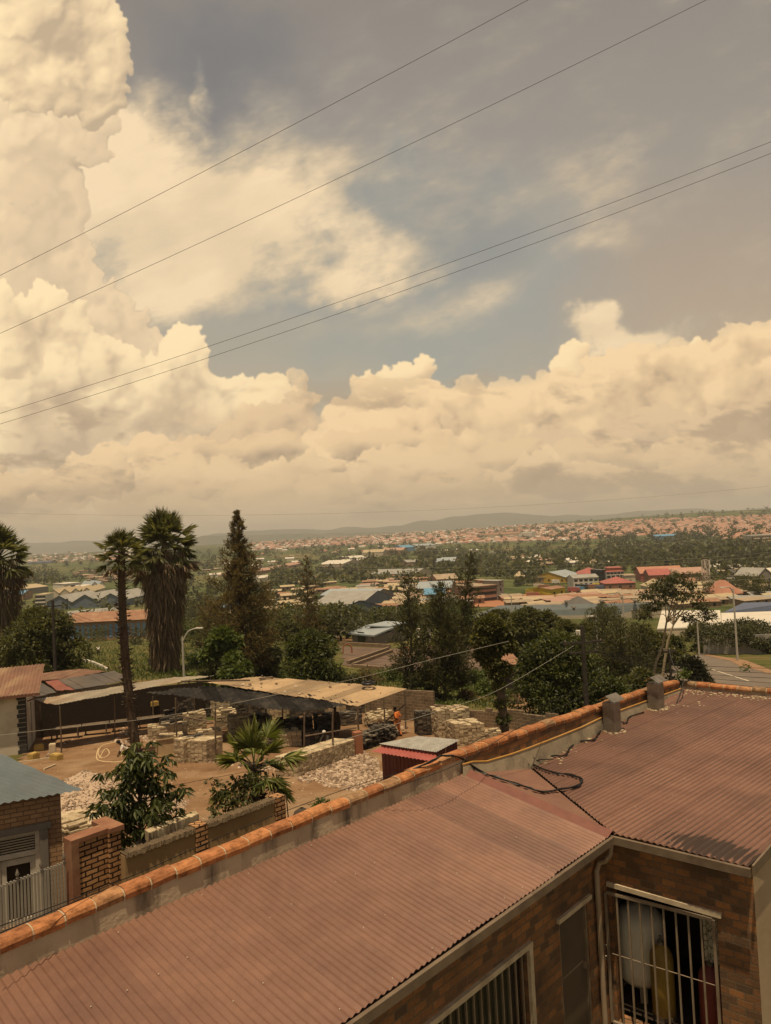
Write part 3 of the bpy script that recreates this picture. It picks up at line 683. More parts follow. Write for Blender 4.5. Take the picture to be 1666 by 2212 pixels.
# walls below the eaves
WZ0, WZ1 = -8.25, ZE-0.05
nAo = -nv                                                # outward, towards the viewer
wa = lambda a, z, out=0.0: C_+av*(a+0.22)+nv*(0.26-out)+Vector((0, 0, z-ZE))
ce = (E_-C_).normalized(); nBo = Vector((ce.y, -ce.x, 0))
if nBo.dot(-C_) < 0: nBo = -nBo
wallA_p, wallA_n = wa(0, ZE), nAo
wb = lambda x, z, out=0.0: C_+ce*x-nBo*(0.24-out)+Vector((0, 0, z-ZE))
lenB = (E_-C_).length
def wall_open(mb, P, x0, x1, z0, z1, holes, th):          # P(x, z, out); rectangular holes with reveals
    xs = sorted({x0, x1}|{h[i] for h in holes for i in (0, 1)}); zs = sorted({z0, z1}|{h[i] for h in holes for i in (2, 3)})
    for i in range(len(xs)-1):
        for j in range(len(zs)-1):
            cx, cz = (xs[i]+xs[i+1])/2, (zs[j]+zs[j+1])/2
            if any(h[0] < cx < h[1] and h[2] < cz < h[3] for h in holes): continue
            mb.face([P(xs[i], zs[j]), P(xs[i+1], zs[j]), P(xs[i+1], zs[j+1]), P(xs[i], zs[j+1])])
    for h in holes:
        a, b_, c, d = h
        for q in ([(a, c), (a, d)], [(b_, d), (b_, c)], [(a, d), (b_, d)], [(b_, c), (a, c)]):
            mb.face([P(*q[0]), P(*q[1]), P(*q[1], -th), P(*q[0], -th)])
def onA(x, y):
    p = HIT(x, y, wallA_p, wallA_n); return (p-wa(0, ZE)).dot(av), p.z
def onB(x, y, out=0.0):
    p = HIT(x, y, wb(0, ZE, out), nBo); return (p-wb(0, ZE, out)).dot(ce), p.z
dl, dz_ = onA(1207, 1988); dr, _ = onA(1268, 1943)
wr, wz_ = onA(1137, 2048); wl = wr-2.6
wm = MB(); wall_open(wm, wa, AEND, 0.03, WZ0, WZ1, [(dl, dr, WZ0+0.05, dz_-0.03), (wl, wr, wz_-1.25, wz_)], 0.14); wm.build('wall', BRK_DARK, annex)
# door in wall A
dm = MB(); o = wa(dl+0.05, WZ0+0.06, -0.10); dm.obox(o, av*(dr-dl-0.10), nAo*0.045, Vector((0, 0, dz_-WZ0-0.13))); door = dm.build('door', DOORM, annex)
dm = MB()
for (xx, ww_) in ((dl, 0.05), (dr-0.05, 0.05)): dm.obox(wa(xx, WZ0+0.06, -0.13), av*ww_, nAo*0.11, Vector((0, 0, dz_-WZ0-0.10)))
dm.obox(wa(dl+0.12, -6.95, -0.055), av*(dr-dl-0.24), nAo*0.008, Vector((0, 0, 0.03))); dm.obox(wa(dr-0.14, -7.05, -0.055), av*0.03, nAo*0.05, Vector((0, 0, 0.12)))
dm.build('door_frame', STEEL, door)
dm = MB(); dm.obox(wa(dl-0.06, dz_-0.03, 0.0), av*(dr-dl+0.14), nAo*0.05, Vector((0, 0, 0.07))); dm.build('lintel', PALE, annex)
# barred window in wall A
fm = MB(); h_ = 1.25
fm.obox(wa(wl, wz_, 0.0), av*(wr-wl+0.09), nAo*0.06, Vector((0, 0, 0.075))); fm.obox(wa(wr+0.005, wz_-h_, 0.0), av*0.085, nAo*0.055, Vector((0, 0, h_-0.003))); fm.obox(wa(wl, wz_-h_-0.08, 0.0), av*(wr-wl+0.09), nAo*0.08, Vector((0, 0, 0.075)))
win = fm.build('window', PALE, annex)
bm_ = MB()
for k in range(16): bm_.obox(wa(wl+0.08+k*0.163, wz_-h_+0.02, -0.06), av*0.024, nAo*0.024, Vector((0, 0, h_-0.05)))
bm_.obox(wa(wl+0.02, wz_-0.05, -0.065), av*(wr-wl-0.05), nAo*0.035, Vector((0, 0, 0.035))); bm_.build('window_bars', STEEL, win)
pm = MB(); pm.obox(wa(wl, wz_-h_, -0.16), av*(wr-wl), nAo*0.02, Vector((0, 0, h_))); pm.build('pane', M_plain('dark_glass', (0.03, 0.025, 0.02), 0.15, spec=0.6), win)
# wall B with the store opening
gl_, gzt = onB(1313, 1908); gr_, gz2 = onB(1548, 1984); gtop = (gzt+gz2)/2
gl_ = max(gl_, -0.17)
wm = MB(); wall_open(wm, wb, -0.40, lenB, WZ0, WZ1, [(gl_, gr_, WZ0+0.02, gtop)], 0.22); wm.build('wall', BRK_DARK, annex)
lm = MB(); lm.obox(wb(gl_-0.06, gtop, 0.0), ce*(gr_-gl_+0.14), nBo*0.05, Vector((0, 0, 0.075))); lm.build('lintel', PALE, annex)
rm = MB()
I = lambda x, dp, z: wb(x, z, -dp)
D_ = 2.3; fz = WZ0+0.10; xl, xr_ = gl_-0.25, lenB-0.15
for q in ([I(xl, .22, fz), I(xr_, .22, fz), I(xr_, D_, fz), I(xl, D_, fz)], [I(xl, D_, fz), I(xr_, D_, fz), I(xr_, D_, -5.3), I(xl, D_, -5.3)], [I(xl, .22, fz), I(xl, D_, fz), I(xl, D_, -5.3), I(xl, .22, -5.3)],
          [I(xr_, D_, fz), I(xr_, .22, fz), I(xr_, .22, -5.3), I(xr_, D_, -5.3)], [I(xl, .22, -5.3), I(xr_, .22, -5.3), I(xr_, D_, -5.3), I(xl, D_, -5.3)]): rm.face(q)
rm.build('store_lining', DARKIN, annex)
# store gate: hinged on the right, left edge standing a little proud
g1 = wb(gr_-0.03, gtop-0.05, 0.03); zt_ = g1.z; g0 = PZ(1308.6, 1926, zt_); gd = g0-g1; gd.z = 0; gw = min(gd.length, 1.75); gd.normalize()
GH = 2.1; gn = Vector((gd.y, -gd.x, 0)); gn = gn if gn.dot(nBo) > 0 else -gn
gm = MB(); zz = Vector((0, 0, 1))
def gbar(x, z0, x2, z2, w): 
    a, b_ = g1+gd*x+zz*z0, g1+gd*x2+zz*z2
    if abs(x2-x) < 1e-6: gm.obox(a-gd*w/2, gd*w, gn*w, zz*(z2-z0))
    else: gm.obox(a-zz*w/2, b_-a, gn*w, zz*w)
gbar(0, -GH, 0, 0, 0.04); gbar(gw, -GH, gw, 0, 0.04); gbar(0.021, 0, gw-0.021, 0, 0.042); gbar(0.021, -GH, gw-0.021, -GH, 0.05)
for k in range(1, 9): gbar(gw*k/9, -GH+0.026, gw*k/9, -0.022, 0.026)
gate = gm.build('gate', STEEL, annex)
gm = MB(); gm.tube([g1+gd*0.03-zz*1.0-gn*0.012, g1+gd*(gw-0.03)-zz*1.0-gn*0.012], 0.008, 6); gm.build('cross_rod', STEEL, gate)
for z in (-0.86, -1.04): gm = MB(); gm.tube([g1+gd*(gw-0.02)+zz*z, g1+gd*(gw+0.05)+zz*z+gn*0.05, g1+gd*(gw+0.05)+zz*(z-0.06)+gn*0.05], 0.012, 6); gm.build('latch', GALV, gate)
# side wall beyond the corner, plastered
sw = MB(); sdir = (VE-E_); sdir.z = 0; sdir.normalize(); so = Vector((sdir.y, -sdir.x, 0)); so = so if so.dot(-E_) > 0 else -so
p0 = wb(lenB, ZE); sw.face([Vector((p0.x, p0.y, WZ0)), Vector((p0.x, p0.y, WZ0))+sdir*11, Vector((p0.x, p0.y, WZ1))+sdir*11, Vector((p0.x, p0.y, WZ1))])
sw.build('wall', M_worn('grey_side_plaster', (0.33, 0.235, 0.145), (0.41, 0.30, 0.19), 1.2, 0.9, (0.5, 0.40, 0.27), 0.35, 0.35, 0.01), annex)
# gutters / fascia
fm = MB(); fm.obox(PA(AEND, -0.075)+Vector((0, 0, -0.115)), av*(-AEND-0.005), nv*0.055, Vector((0, 0, 0.118))); fm.build('fascia', FASCIA, annex)
fm = MB(); fm.obox(C_+nBo*0.02+Vector((0, 0, -0.125)), E_-C_+ce*0.05, nBo*0.055, Vector((0, 0, 0.122))); fm.build('fascia', FASCIA, annex)
fm = MB(); fm.obox(E_+ce*0.055+Vector((0, 0, -0.12)), (VE-E_), so*0.03, Vector((0, 0, 0.15))); fm.build('fascia', FASCIA, annex)
sf = MB(); sf.face([PA(AEND, 0)+Vector((0, 0, -.06)), PA(0.2, 0)+Vector((0, 0, -.06)), wa(0, ZE-0.06), wa(AEND-.2, ZE-0.06)]); sf.build('soffit', FASCIA, annex)
dp = MB(); c0 = C_+Vector((0, 0, -0.13)); 
top = HIT(1316, 1822, wa(0, ZE, 0.2), nAo); 
dpx = wb(-0.06, -5.45, 0.07); pA = wa(-0.42, -5.55, 0.07)
dp.tube([C_+av*(-0.05)+nAo*0.02+zz*(-0.11), C_+av*(-0.06)+nAo*0.0+zz*(-0.30), C_+av*(-0.10)-nAo*0.08+zz*(-0.42), pA+av*0.1+zz*0.02, pA+zz*-0.08, wa(-0.42, -6.2, 0.07), wa(-0.42, -8.18, 0.07)], [0.04, 0.04, 0.042, 0.045, 0.045, 0.045, 0.045], 12)
dp.sm = True; dp.build('downpipe', PVC, annex)
# two sheet-metal vent stacks on roof B
for (px, py, hh) in ((1324, 1580, 0.70), (1418.5, 1531, 0.68)):
    b_ = HIT(px, py, C_, nB); w = 0.15 if px < 1400 else 0.155
    cm = MB(); cm.obox(b_-dB*w-wB*w-zz*0.03, dB*2*w, wB*2*w, zz*(hh+0.03)); ch = cm.build('chimney', GALV, annex)
    cm = MB(); t = b_+zz*(hh+0.07)
    for k in (-1, 1):
        cm.face([t+zz*0.11-dB*0.24, t+zz*0.11+dB*0.24, t+wB*0.22*k+dB*0.24-zz*0.02, t+wB*0.22*k-dB*0.24-zz*0.02]); 
        cm.face([t+zz*0.118-dB*0.24, t+zz*0.118+dB*0.24, t+wB*0.22*k+dB*0.24-zz*0.012, t+wB*0.22*k-dB*0.24-zz*0.012])
        for j in (-1, 1): cm.tube([t+wB*0.12*k+dB*0.12*j-zz*0.1, t+wB*0.12*k+dB*0.12*j+zz*0.04], 0.008, 4)
    cm.build('chimney_cap', GALV, ch)
    cm = MB(); r8 = random.Random(int(px))
    for k in range(40):
        a = r8.uniform(0, 6.28); q = b_+Vector((math.cos(a), math.sin(a), 0))*r8.uniform(0.18, 0.30); q.z = plane_z(q, C_, nB)+0.01; s = r8.uniform(0.02, 0.06); cm.box(q, (s, s*1.3, s*0.6), a)
    cm.build('mortar_collar', MORTAR, ch)['kind'] = 'stuff'
cr = MB(); r8 = random.Random(31)
for k in range(110):
    px = r8.uniform(1480, 1680); q = HIT(px, 1489+(px-1478)*0.092+abs(r8.gauss(0, 4))+2, C_, nB); s = r8.uniform(0.015, 0.06); cr.box(q+zz*0.01, (s, s*1.4, s*0.5), r8.uniform(0, 3))
for (cx, cy_, n_, sx, sy) in ((1215, 1622, 40, 18, 4), (1180, 1640, 30, 20, 5), (1265, 1600, 20, 14, 3), (1440, 1527, 26, 14, 4), (1500, 1518, 14, 60, 14), (1100, 1652, 14, 20, 2)):
    for k in range(n_):
        q = HIT(r8.gauss(cx, sx), r8.gauss(cy_, sy), C_, nB); s = r8.uniform(0.012, 0.05); cr.box(q+zz*0.01, (s, s*1.5, s*0.5), r8.uniform(0, 3))
tag(cr.build('mortar_crumbs', MORTAR), kind='stuff')
# --- things in and on the annex
inz = fz
tk = MB(); tc = PD(1388, 2139, 12.85); tc.z = inz; tk.lathe(tc+zz*0.17, [(0.02, 0), (0.30, 0.05), (0.42, 0.18), (0.44, 0.35), (0.44, 0.95), (0.42, 1.12), (0.30, 1.26), (0.08, 1.33), (0.02, 1.34)], 28); tk.sm = True
tank = thing('water_tank', tc, 'pale rounded steel tank on legs behind the barred gate, left of the yellow cylinder', 'tank')
tk.build('tank_body', M_worn('tank_paint', (0.62, 0.54, 0.42), (0.72, 0.63, 0.50), 2, 0.5, (0.4, 0.28, 0.17), 0.5), tank)
for k in range(3):
    a = k*2.09+0.3; lg = MB(); q = tc+Vector((math.cos(a), math.sin(a), 0))*0.32; lg.box(q+zz*0.14, (0.12, 0.03, 0.28), a+1.57); lg.build('leg', STEEL, tank)
def gas(x, dp_, r, h, col, label, band=None):
    c = PD(x, 2150, dp_); c.z = inz; t = thing('gas_cylinder', c, label, 'cylinder')
    b_ = MB(); b_.lathe(c, [(r*0.9, 0), (r, 0.03), (r, h*0.80), (r*0.93, h*0.88), (r*0.62, h*0.96), (r*0.3, h)], 22); b_.sm = True; b_.build('cylinder_body', col, t)
    b_ = MB(); b_.lathe(c+zz*h, [(r*0.3, -0.02), (r*0.3, 0.05), (0.022, 0.06), (0.022, 0.14), (0.001, 0.14)], 12); b_.tube([c+zz*(h+0.09), c+zz*(h+0.09)+nBo*0.07], 0.014, 6); b_.build('valve', GALV, t)
    b_ = MB(); b_.lathe(c, [(r*1.03, 0.0), (r*1.03, 0.06), (r*0.99, 0.065)], 22); b_.build('foot_ring', DOORM, t)
    return t
gas(1434, 12.2, 0.185, 1.16, M_worn('yellow_cylinder_paint', (0.25, 0.155, 0.03), (0.33, 0.21, 0.045), 4, 0.6, (0.15, 0.08, 0.03), 0.7), 'tall yellow gas cylinder behind the barred gate, in front of the pale tank')
gas(1538, 11.75, 0.19, 1.05, M_worn('red_cylinder_paint', (0.20, 0.042, 0.035), (0.25, 0.056, 0.046), 4, 0.5, (0.12, 0.04, 0.03), 0.5), 'dark red gas cylinder behind the right end of the barred gate')
# lace-patterned pale sheet hanging in the store
sh = MB(); sh.grid([[I(1.12+k*0.035, 0.5+0.03*math.sin(k*2.1), z) for k in range(9)] for z in (-6.2, -6.6, -7.05)])
def m_lace():
    m, nt, b = nmat('patterned_cloth'); v = N(nt, 'TexVoronoi'); v.feature = 'DISTANCE_TO_EDGE'; v.inputs['Scale'].default_value = 9; nt.links.new(coords(nt, 'UV', (1.6, 1, 1)), v.inputs['Vector'])
    nt.links.new(ramp(nt, [(0.02, (0.08, 0.06, 0.04)), (0.07, (0.62, 0.54, 0.40))], v.outputs[0]).outputs[0], b.inputs['Base Color']); b.inputs['Roughness'].default_value = 0.9; return m
tag(sh.build('hanging_cloth', m_lace()), 'pale cloth with a dark net pattern hanging inside the barred store', 'cloth')
# black service cable lying over the coping and roof
def rp(x, y, dz=0.025):
    zx, zy = 921.9+x*0.2604, 1437+y*0.2604
    nn = (T_-C_).cross(V_-C_).normalized(); b_ = HIT(zx, zy, C_, nB); h_ = HIT(zx, zy, C_, nn)
    left = ((V_-C_).x*(b_-C_).y-(V_-C_).y*(b_-C_).x) > 0
    q = h_ if left and (h_-C_).dot(av) > 0 else (b_ if not left else HIT(zx, zy, C_, Vector((nv.x*-nslope, nv.y*-nslope, 1)).normalized()))
    return q+zz*dz
def over(x, y): 
    zx, zy = 921.9+x*0.2604, 1437+y*0.2604; return PD(zx, zy, 12.65+(zx-867)*0.00944)
cb = [PD(880, 1672, 13.0), PD(915, 1652, 13.15), over(90, 768), over(130, 752), over(200, 748), over(260, 762), over(335, 805)]+[rp(*q, 0.05) for q in ((480, 915), (600, 962), (750, 1003), (850, 1043), (960, 1070), (1080, 1057), (1200, 1037), (1265, 1010), (1287, 980), (1260, 952), (1180, 928), (1050, 908), (940, 872), (860, 822))]
def smooth_path(P, n=5):
    out = []
    for i in range(len(P)-1):
        p0, p1, p2, p3 = P[max(0, i-1)], P[i], P[i+1], P[min(len(P)-1, i+2)]
        for k in range(n):
            t = k/n; out.append(0.5*((2*p1)+(p2-p0)*t+(2*p0-5*p1+4*p2-p3)*t*t+(3*p1-p0-3*p2+p3)*t**3))
    return out+[P[-1]]
km = MB(); sp1 = smooth_path(cb, 6); km.tube(sp1, 0.014, 6); km.tube([p+Vector((0.024*math.cos(i*0.55), 0.024*math.sin(i*0.55), 0.018*math.cos(i*0.4))) for i, p in enumerate(sp1)], 0.012, 6); km.tube([p+Vector((-0.022*math.sin(i*0.5), 0.022*math.cos(i*0.5), 0.016*math.sin(i*0.45))) for i, p in enumerate(sp1)], 0.010, 6); tag(km.build('cable', BLACK), 'thick black cable looping over the orange coping onto the red roof', 'cable')
c2 = [rp(q[0]+14, q[1]+42, 0.045) for q in ((850, 800), (930, 762), (1030, 727), (1130, 724), (1180, 655), (1250, 608), (1370, 592), (1410, 545), (1470, 475), (1590, 442), (1640, 455), (1665, 405), (1720, 385), (1790, 360))]
km = MB(); km.tube(smooth_path(c2), 0.017, 6); tag(km.build('cable', BLACK), 'thin black cable running along the foot of the parapet past the vent stacks', 'cable')
km = MB(); r9 = random.Random(9); kc = rp(862, 822, 0.12)
for k in range(10): km.tube(smooth_path([kc+Vector((r9.gauss(0, .14), r9.gauss(0, .14), r9.uniform(-.05, .10))) for _ in range(4)], 4), 0.011, 5)
tag(km.build('cable_tangle', BLACK), 'tangled knot of black cable at the top of the roof valley', 'cable')
# ---------------------------------------------------------------- the yard: soil, sheds, stacks, walls, people
SOIL = M_worn('yard_soil', (0.155, 0.086, 0.046), (0.25, 0.147, 0.078), 0.55, 1.0, (0.34, 0.235, 0.14), 0.6, 0.9, 0.05, spec=0.05)
yard = patch('yard_soil', [(20, 1700), (60, 1600), (130, 1545), (300, 1545), (500, 1560), (700, 1545), (850, 1530), (1010, 1535), (1100, 1560), (1150, 1660), (900, 1800), (640, 1950), (300, 1980), (60, 1900)], SOIL, 0.03, 0.5)
tag(yard, kind='structure')
STONE = [M_worn('pale_stone', (0.40, 0.31, 0.20), (0.56, 0.45, 0.31), 3, 0.95, bmp=0.4), M_worn('grey_stone', (0.25, 0.20, 0.15), (0.34, 0.28, 0.21), 3, 0.95, bmp=0.4)]
def m_gravel():
    m, nt, b = nmat('gravel'); g = N(nt, 'NewGeometry')
    nt.links.new(ramp(nt, [(0, (0.13, 0.088, 0.060)), (0.35, (0.27, 0.19, 0.13)), (0.7, (0.38, 0.275, 0.195)), (1, (0.54, 0.42, 0.31))], g.outputs['Random Per Island']).outputs[0], b.inputs['Base Color'])
    b.inputs['Roughness'].default_value = 0.95; b.inputs['Specular IOR Level'].default_value = 0.1; return m
GRAVEL = m_gravel()
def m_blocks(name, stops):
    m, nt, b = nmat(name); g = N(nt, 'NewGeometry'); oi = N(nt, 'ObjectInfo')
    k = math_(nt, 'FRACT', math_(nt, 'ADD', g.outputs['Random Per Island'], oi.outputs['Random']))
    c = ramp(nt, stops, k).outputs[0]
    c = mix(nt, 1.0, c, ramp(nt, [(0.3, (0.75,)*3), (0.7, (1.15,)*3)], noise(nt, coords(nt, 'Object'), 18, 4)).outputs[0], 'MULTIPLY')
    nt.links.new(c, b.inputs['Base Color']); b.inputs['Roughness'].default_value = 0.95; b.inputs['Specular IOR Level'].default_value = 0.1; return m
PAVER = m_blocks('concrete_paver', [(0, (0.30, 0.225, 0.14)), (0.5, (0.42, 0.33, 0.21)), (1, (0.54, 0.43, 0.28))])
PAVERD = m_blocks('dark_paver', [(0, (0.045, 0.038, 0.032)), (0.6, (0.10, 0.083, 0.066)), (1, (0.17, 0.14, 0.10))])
def rock(mb, p, s, r, mi=0):
    a, t = r.uniform(0, 6.28), r.uniform(-0.5, 0.5)
    ax = Vector((math.cos(a), math.sin(a), t*0.4)); ay = Vector((-math.sin(a), math.cos(a), r.uniform(-.3, .3))); az = ax.cross(ay)
    P = [ax, ay, -ax, -ay]; P = [p+q*s*r.uniform(0.7, 1.2) for q in P]; tp = [p+q*s*r.uniform(0.45, 0.8)*0.8+az*s*r.uniform(0.4, 0.8) for q in (ax, ay, -ax, -ay)]
    b = len(mb.v); mb.v += [tuple(q) for q in P+tp]
    for f in ((0, 1, 5, 4), (1, 2, 6, 5), (2, 3, 7, 6), (3, 0, 4, 7), (4, 5, 6, 7)): mb.f.append(tuple(b+i for i in f)); mb.m.append(mi)
# gravel heap
rg = random.Random(12); gm = MB(); gc = GP(192, 1700, 29.0)
def heap(px, py, cx, cy_, R, H, ax=1.0):
    d = math.hypot((px-cx), (py-cy_)*ax)/R
    return H*max(0.0, 1-d)**0.9*(1+0.18*mnoise.noise(Vector((px*1.3, py*1.3, 0))))
gx, gy = gc.x, gc.y
for k in range(9500):
    a = rg.uniform(0, 6.283); rr = 3.6*math.sqrt(rg.random()); x, y = gx+math.cos(a)*rr*1.05, gy+math.sin(a)*rr
    rock(gm, Vector((x, y, ground(x, y)+heap(x, y, gx, gy, 3.7, 1.75))), rg.uniform(0.025, 0.06), rg)
gbase = []
for i in range(15): gbase.append([Vector((gx+math.cos(j/32*6.2832)*3.7*i/14, gy+math.sin(j/32*6.2832)*3.7*i/14, 0)) for j in range(32)])
for row in gbase:
    for p in row: p.z = ground(p.x, p.y)+heap(p.x, p.y, gx, gy, 3.7, 1.75)+0.01
gm.grid(gbase, 0, True); tag(gm.build('gravel_heap', GRAVEL, uv=False), 'heap of pale pinkish gravel beside the blue-roofed house', 'gravel', kind='stuff')
# loose white stones laid over the yard in front of the kiosk
sm_ = MB(); rs = random.Random(14)
poly = [(655, 1672), (700, 1660), (770, 1630), (812, 1640), (832, 1690), (770, 1712), (700, 1700)]
PP = [G(*q) for q in poly]
def in_poly(x, y, P):
    c = False
    for i in range(len(P)):
        a, b_ = P[i], P[i-1]
        if (a.y > y) != (b_.y > y) and x < (b_.x-a.x)*(y-a.y)/(b_.y-a.y)+a.x: c = not c
    return c
x0, x1, y0, y1 = min(p.x for p in PP), max(p.x for p in PP), min(p.y for p in PP), max(p.y for p in PP)
cnt = 0
while cnt < 2600:
    x, y = rs.uniform(x0, x1), rs.uniform(y0, y1); cnt += 1
    if in_poly(x, y, PP): rock(sm_, Vector((x, y, ground(x, y)+0.03)), rs.uniform(0.06, 0.15), rs)
for (xa, ya, xb, yb, n) in ((400, 1640, 620, 1668, 90), (612, 1662, 660, 1690, 60), (660, 1690, 800, 1628, 150), (800, 1600, 880, 1575, 60), (95, 1640, 150, 1600, 30), (260, 1580, 330, 1600, 130), (240, 1600, 300, 1612, 90)):
    for k in range(n):
        t = rs.random(); q = G(xa+(xb-xa)*t+rs.gauss(0, 4), ya+(yb-ya)*t+rs.gauss(0, 3)); rock(sm_, q+zz*0.02, rs.uniform(0.05, 0.16), rs)
for k in range(4200):
    q = G(rs.uniform(80, 900), rs.uniform(1600, 1790)); rock(sm_, q+zz*0.015, rs.uniform(0.012, 0.045)*(1.8 if rs.random() < 0.06 else 1), rs)
tag(sm_.build('loose_stones', GRAVEL, uv=False), 'broken pale stones strewn over the yard', 'stones', kind='stuff')
# --- roofs on posts
RUST = M_worn('rusty_sheet', (0.145, 0.075, 0.05), (0.235, 0.125, 0.08), 0.8, 0.8, (0.36, 0.25, 0.14), 0.5, 0.2, streak=(1.2, 0.25, 1))
GREYS = M_worn('dull_grey_sheet', (0.070, 0.060, 0.052), (0.11, 0.092, 0.078), 0.7, 0.7, (0.15, 0.11, 0.08), 0.6, 0.2)
REDS = M_worn('faded_red_sheet', (0.22, 0.075, 0.055), (0.28, 0.105, 0.075), 1, 0.7, (0.14, 0.08, 0.05), 0.5, 0.2)
PALES = per_sheet(M_worn('pale_zinc_sheet', (0.27, 0.23, 0.17), (0.35, 0.295, 0.22), 0.6, 0.65, (0.24, 0.125, 0.06), 0.75, 0.2), 0.2)
TANS = per_sheet(M_worn('tan_dusty_sheet', (0.31, 0.215, 0.125), (0.40, 0.285, 0.17), 0.7, 0.85, (0.21, 0.145, 0.09), 0.8, 0.25), 0.28)
TARP = per_sheet(M_worn('black_sheeting', (0.014, 0.013, 0.013), (0.034, 0.031, 0.029), 2.5, 0.95, (0.055, 0.047, 0.038), 0.6, 0.5, 0.03, spec=0.05), 0.4)
WOOD = M_worn('grey_timber', (0.085, 0.06, 0.04), (0.16, 0.115, 0.075), 3, 0.9)
def sheet_roof(name, pts, mat, parent, az=None, pitch=0.12, amp=0.016, sheet=0.8, jag=0.15, seed=1, sag=0.05):
    P = [PZ(*p) for p in pts]; mb = MB()
    e = P[1]-P[0]
    corrugated(mb, P, math.atan2(e.y, e.x)+math.pi/2 if az is None else az, pitch, amp, 4, jag, 0, sheet, 0, random.Random(seed), sag, 0.035, split=True)
    b_ = mb.build(name, mat, parent, smooth=False); return b_, P
def post(parent, top, base, r=0.05, mat=WOOD, name='post'):
    mb = MB(); rr = random.Random(int(top[0]*91+base[1]*7)); a = Vector(base)-zz*0.2; b_ = Vector(top)
    mb.tube([a, a.lerp(b_, 0.35)+Vector((rr.gauss(0, .02), rr.gauss(0, .02), 0)), a.lerp(b_, 0.7)+Vector((rr.gauss(0, .02), rr.gauss(0, .02), 0)), b_], [r, r*0.95, r*0.9, r*0.85], 6); return mb.build(name, mat, parent)
old = thing('tin_shed', G(120, 1500), 'low shed with rust-brown and dull grey roof sheets beyond the pale lean-to', 'shed')
sheet_roof('roof', [(12, 1475, -10.4), (143, 1467, -10.4), (232, 1450, -10.6), (172, 1432, -10.2), (8, 1451, -10.2)], RUST, old, seed=2)
sheet_roof('roof', [(161, 1491, -9.9), (285, 1469, -9.9), (247, 1449.5, -9.6), (125, 1469, -9.6)], GREYS, old, seed=3)
sheet_roof('roof', [(122, 1493, -9.92), (164, 1491, -9.92), (132, 1468, -9.6), (95, 1472, -9.6)], REDS, old, seed=4)
sheet_roof('roof', [(54, 1511, -9.8), (124, 1496, -9.8), (84, 1471, -9.5), (32, 1476, -9.5)], GREYS, old, seed=5)
for (a, b_) in (((12, 1476, -10.45), (230, 1451, -10.65)), ((60, 1512, -9.9), (285, 1470, -9.95))):
    p, q = PZ(*a), PZ(*b_); ow = MB(); ow.face([gz(p, -.3), gz(q, -.3), q, p]); ow.build('wall', WOOD, old)
lean = thing('lean_to', G(200, 1560), 'open lean-to with a long pale zinc roof and thin posts at the yard edge', 'shed')
_, LP = sheet_roof('roof', [(66, 1513, -9.35), (122, 1523.5, -9.4), (462, 1460, -9.45), (379, 1453, -9.1)], PALES, lean, az=math.atan2(*reversed((PZ(379, 1453, -9.1)-PZ(280, 1496, -9.42)).xy)), seed=6, jag=0.2, sag=0.05)
for (tx, ty, bx, by) in ((129, 1526, 132.5, 1627), (247, 1502, 248, 1598), (110, 1545, 112, 1600), (345, 1484, 346, 1560), (455, 1462, 455, 1520), (66, 1516, 68, 1610)):
    b_ = G(bx, by); t = PD(tx, ty, depth(b_)); post(lean, t, b_)
bw = MB(); p, q = PZ(70, 1506, -9.35), PZ(430, 1455, -9.3)
p2, q2 = GP(90, 1560, 50), GP(440, 1500, 56); bw.face([p2-zz*.3, q2-zz*.3, q2+zz*2.7, p2+zz*2.7]); bw.build('back_boards', DARKIN, lean)  # boards coloured near-black to imitate the shade under the lean-to
bw = MB()
for k in range(5):
    t = 0.15+k*0.16; c = p2.lerp(q2, t)+Vector((0.6, -1.6, 0)); c = gz(c); bw.box(c+zz*0.75, (1.7, 0.7, 0.05), az_a*0.4); 
    for sx in (-.7, .7): bw.box(c+zz*0.37+Vector((sx, 0, 0)), (0.07, 0.5, 0.74), az_a*0.4)
bw.build('work_bench', WOOD, lean)
shed = thing('open_shed', G(600, 1600), 'open block-making shed roofed half in tan zinc and half in torn black sheeting', 'shed')
_, TP = sheet_roof('roof', [(771.6, 1526, -9.72), (884, 1487, -9.6), (566, 1461, -9.2), (440, 1480, -9.35)], TANS, shed, az=math.atan2(*reversed((PZ(884, 1487, -9.6)-PZ(771.6, 1526, -9.72)).xy)), seed=8, jag=0.2, sag=0.05)
bs, BP = sheet_roof('black_roof', [(655, 1540, -9.8), (786, 1517, -9.68), (560, 1488, -9.45), (420, 1484, -9.45), (311, 1504, -9.7)], TARP, shed, pitch=0.3, amp=0.03, seed=9, jag=0.35, sag=0.10, sheet=0.9)
for (tx, ty, bx, by) in ((719.7, 1533, 718, 1651), (773, 1526, 777, 1629), (829, 1507, 832.5, 1600), (873.7, 1491, 877, 1576), (465.5, 1518, 465.5, 1649), (658, 1541, 657, 1625), (379.5, 1508, 381, 1627), (330, 1504, 332, 1570), (540, 1500, 540, 1560), (420, 1486, 421, 1560), (610, 1520, 610, 1575), (505, 1500, 505, 1545), (800, 1500, 801, 1560)):
    b_ = G(bx, by); t = PD(tx, ty, depth(b_)); post(shed, t, b_, 0.055)
for (a, b_) in (((660, 1590), (770, 1572)), ((832, 1560), (874, 1522)), ((775, 1535), (768, 1556)), ((384, 1545), (460, 1560))):
    dpt = depth(G(777, 1629)) if a[0] < 800 else depth(G(850, 1590)); br = MB(); br.tube([PD(*a, dpt+1), PD(*b_, dpt+0.5)], 0.045, 5); br.build('brace', WOOD, shed)
bits = MB(); rb_ = random.Random(18)
TPn = (TP[1]-TP[0]).cross(TP[2]-TP[0]).normalized()
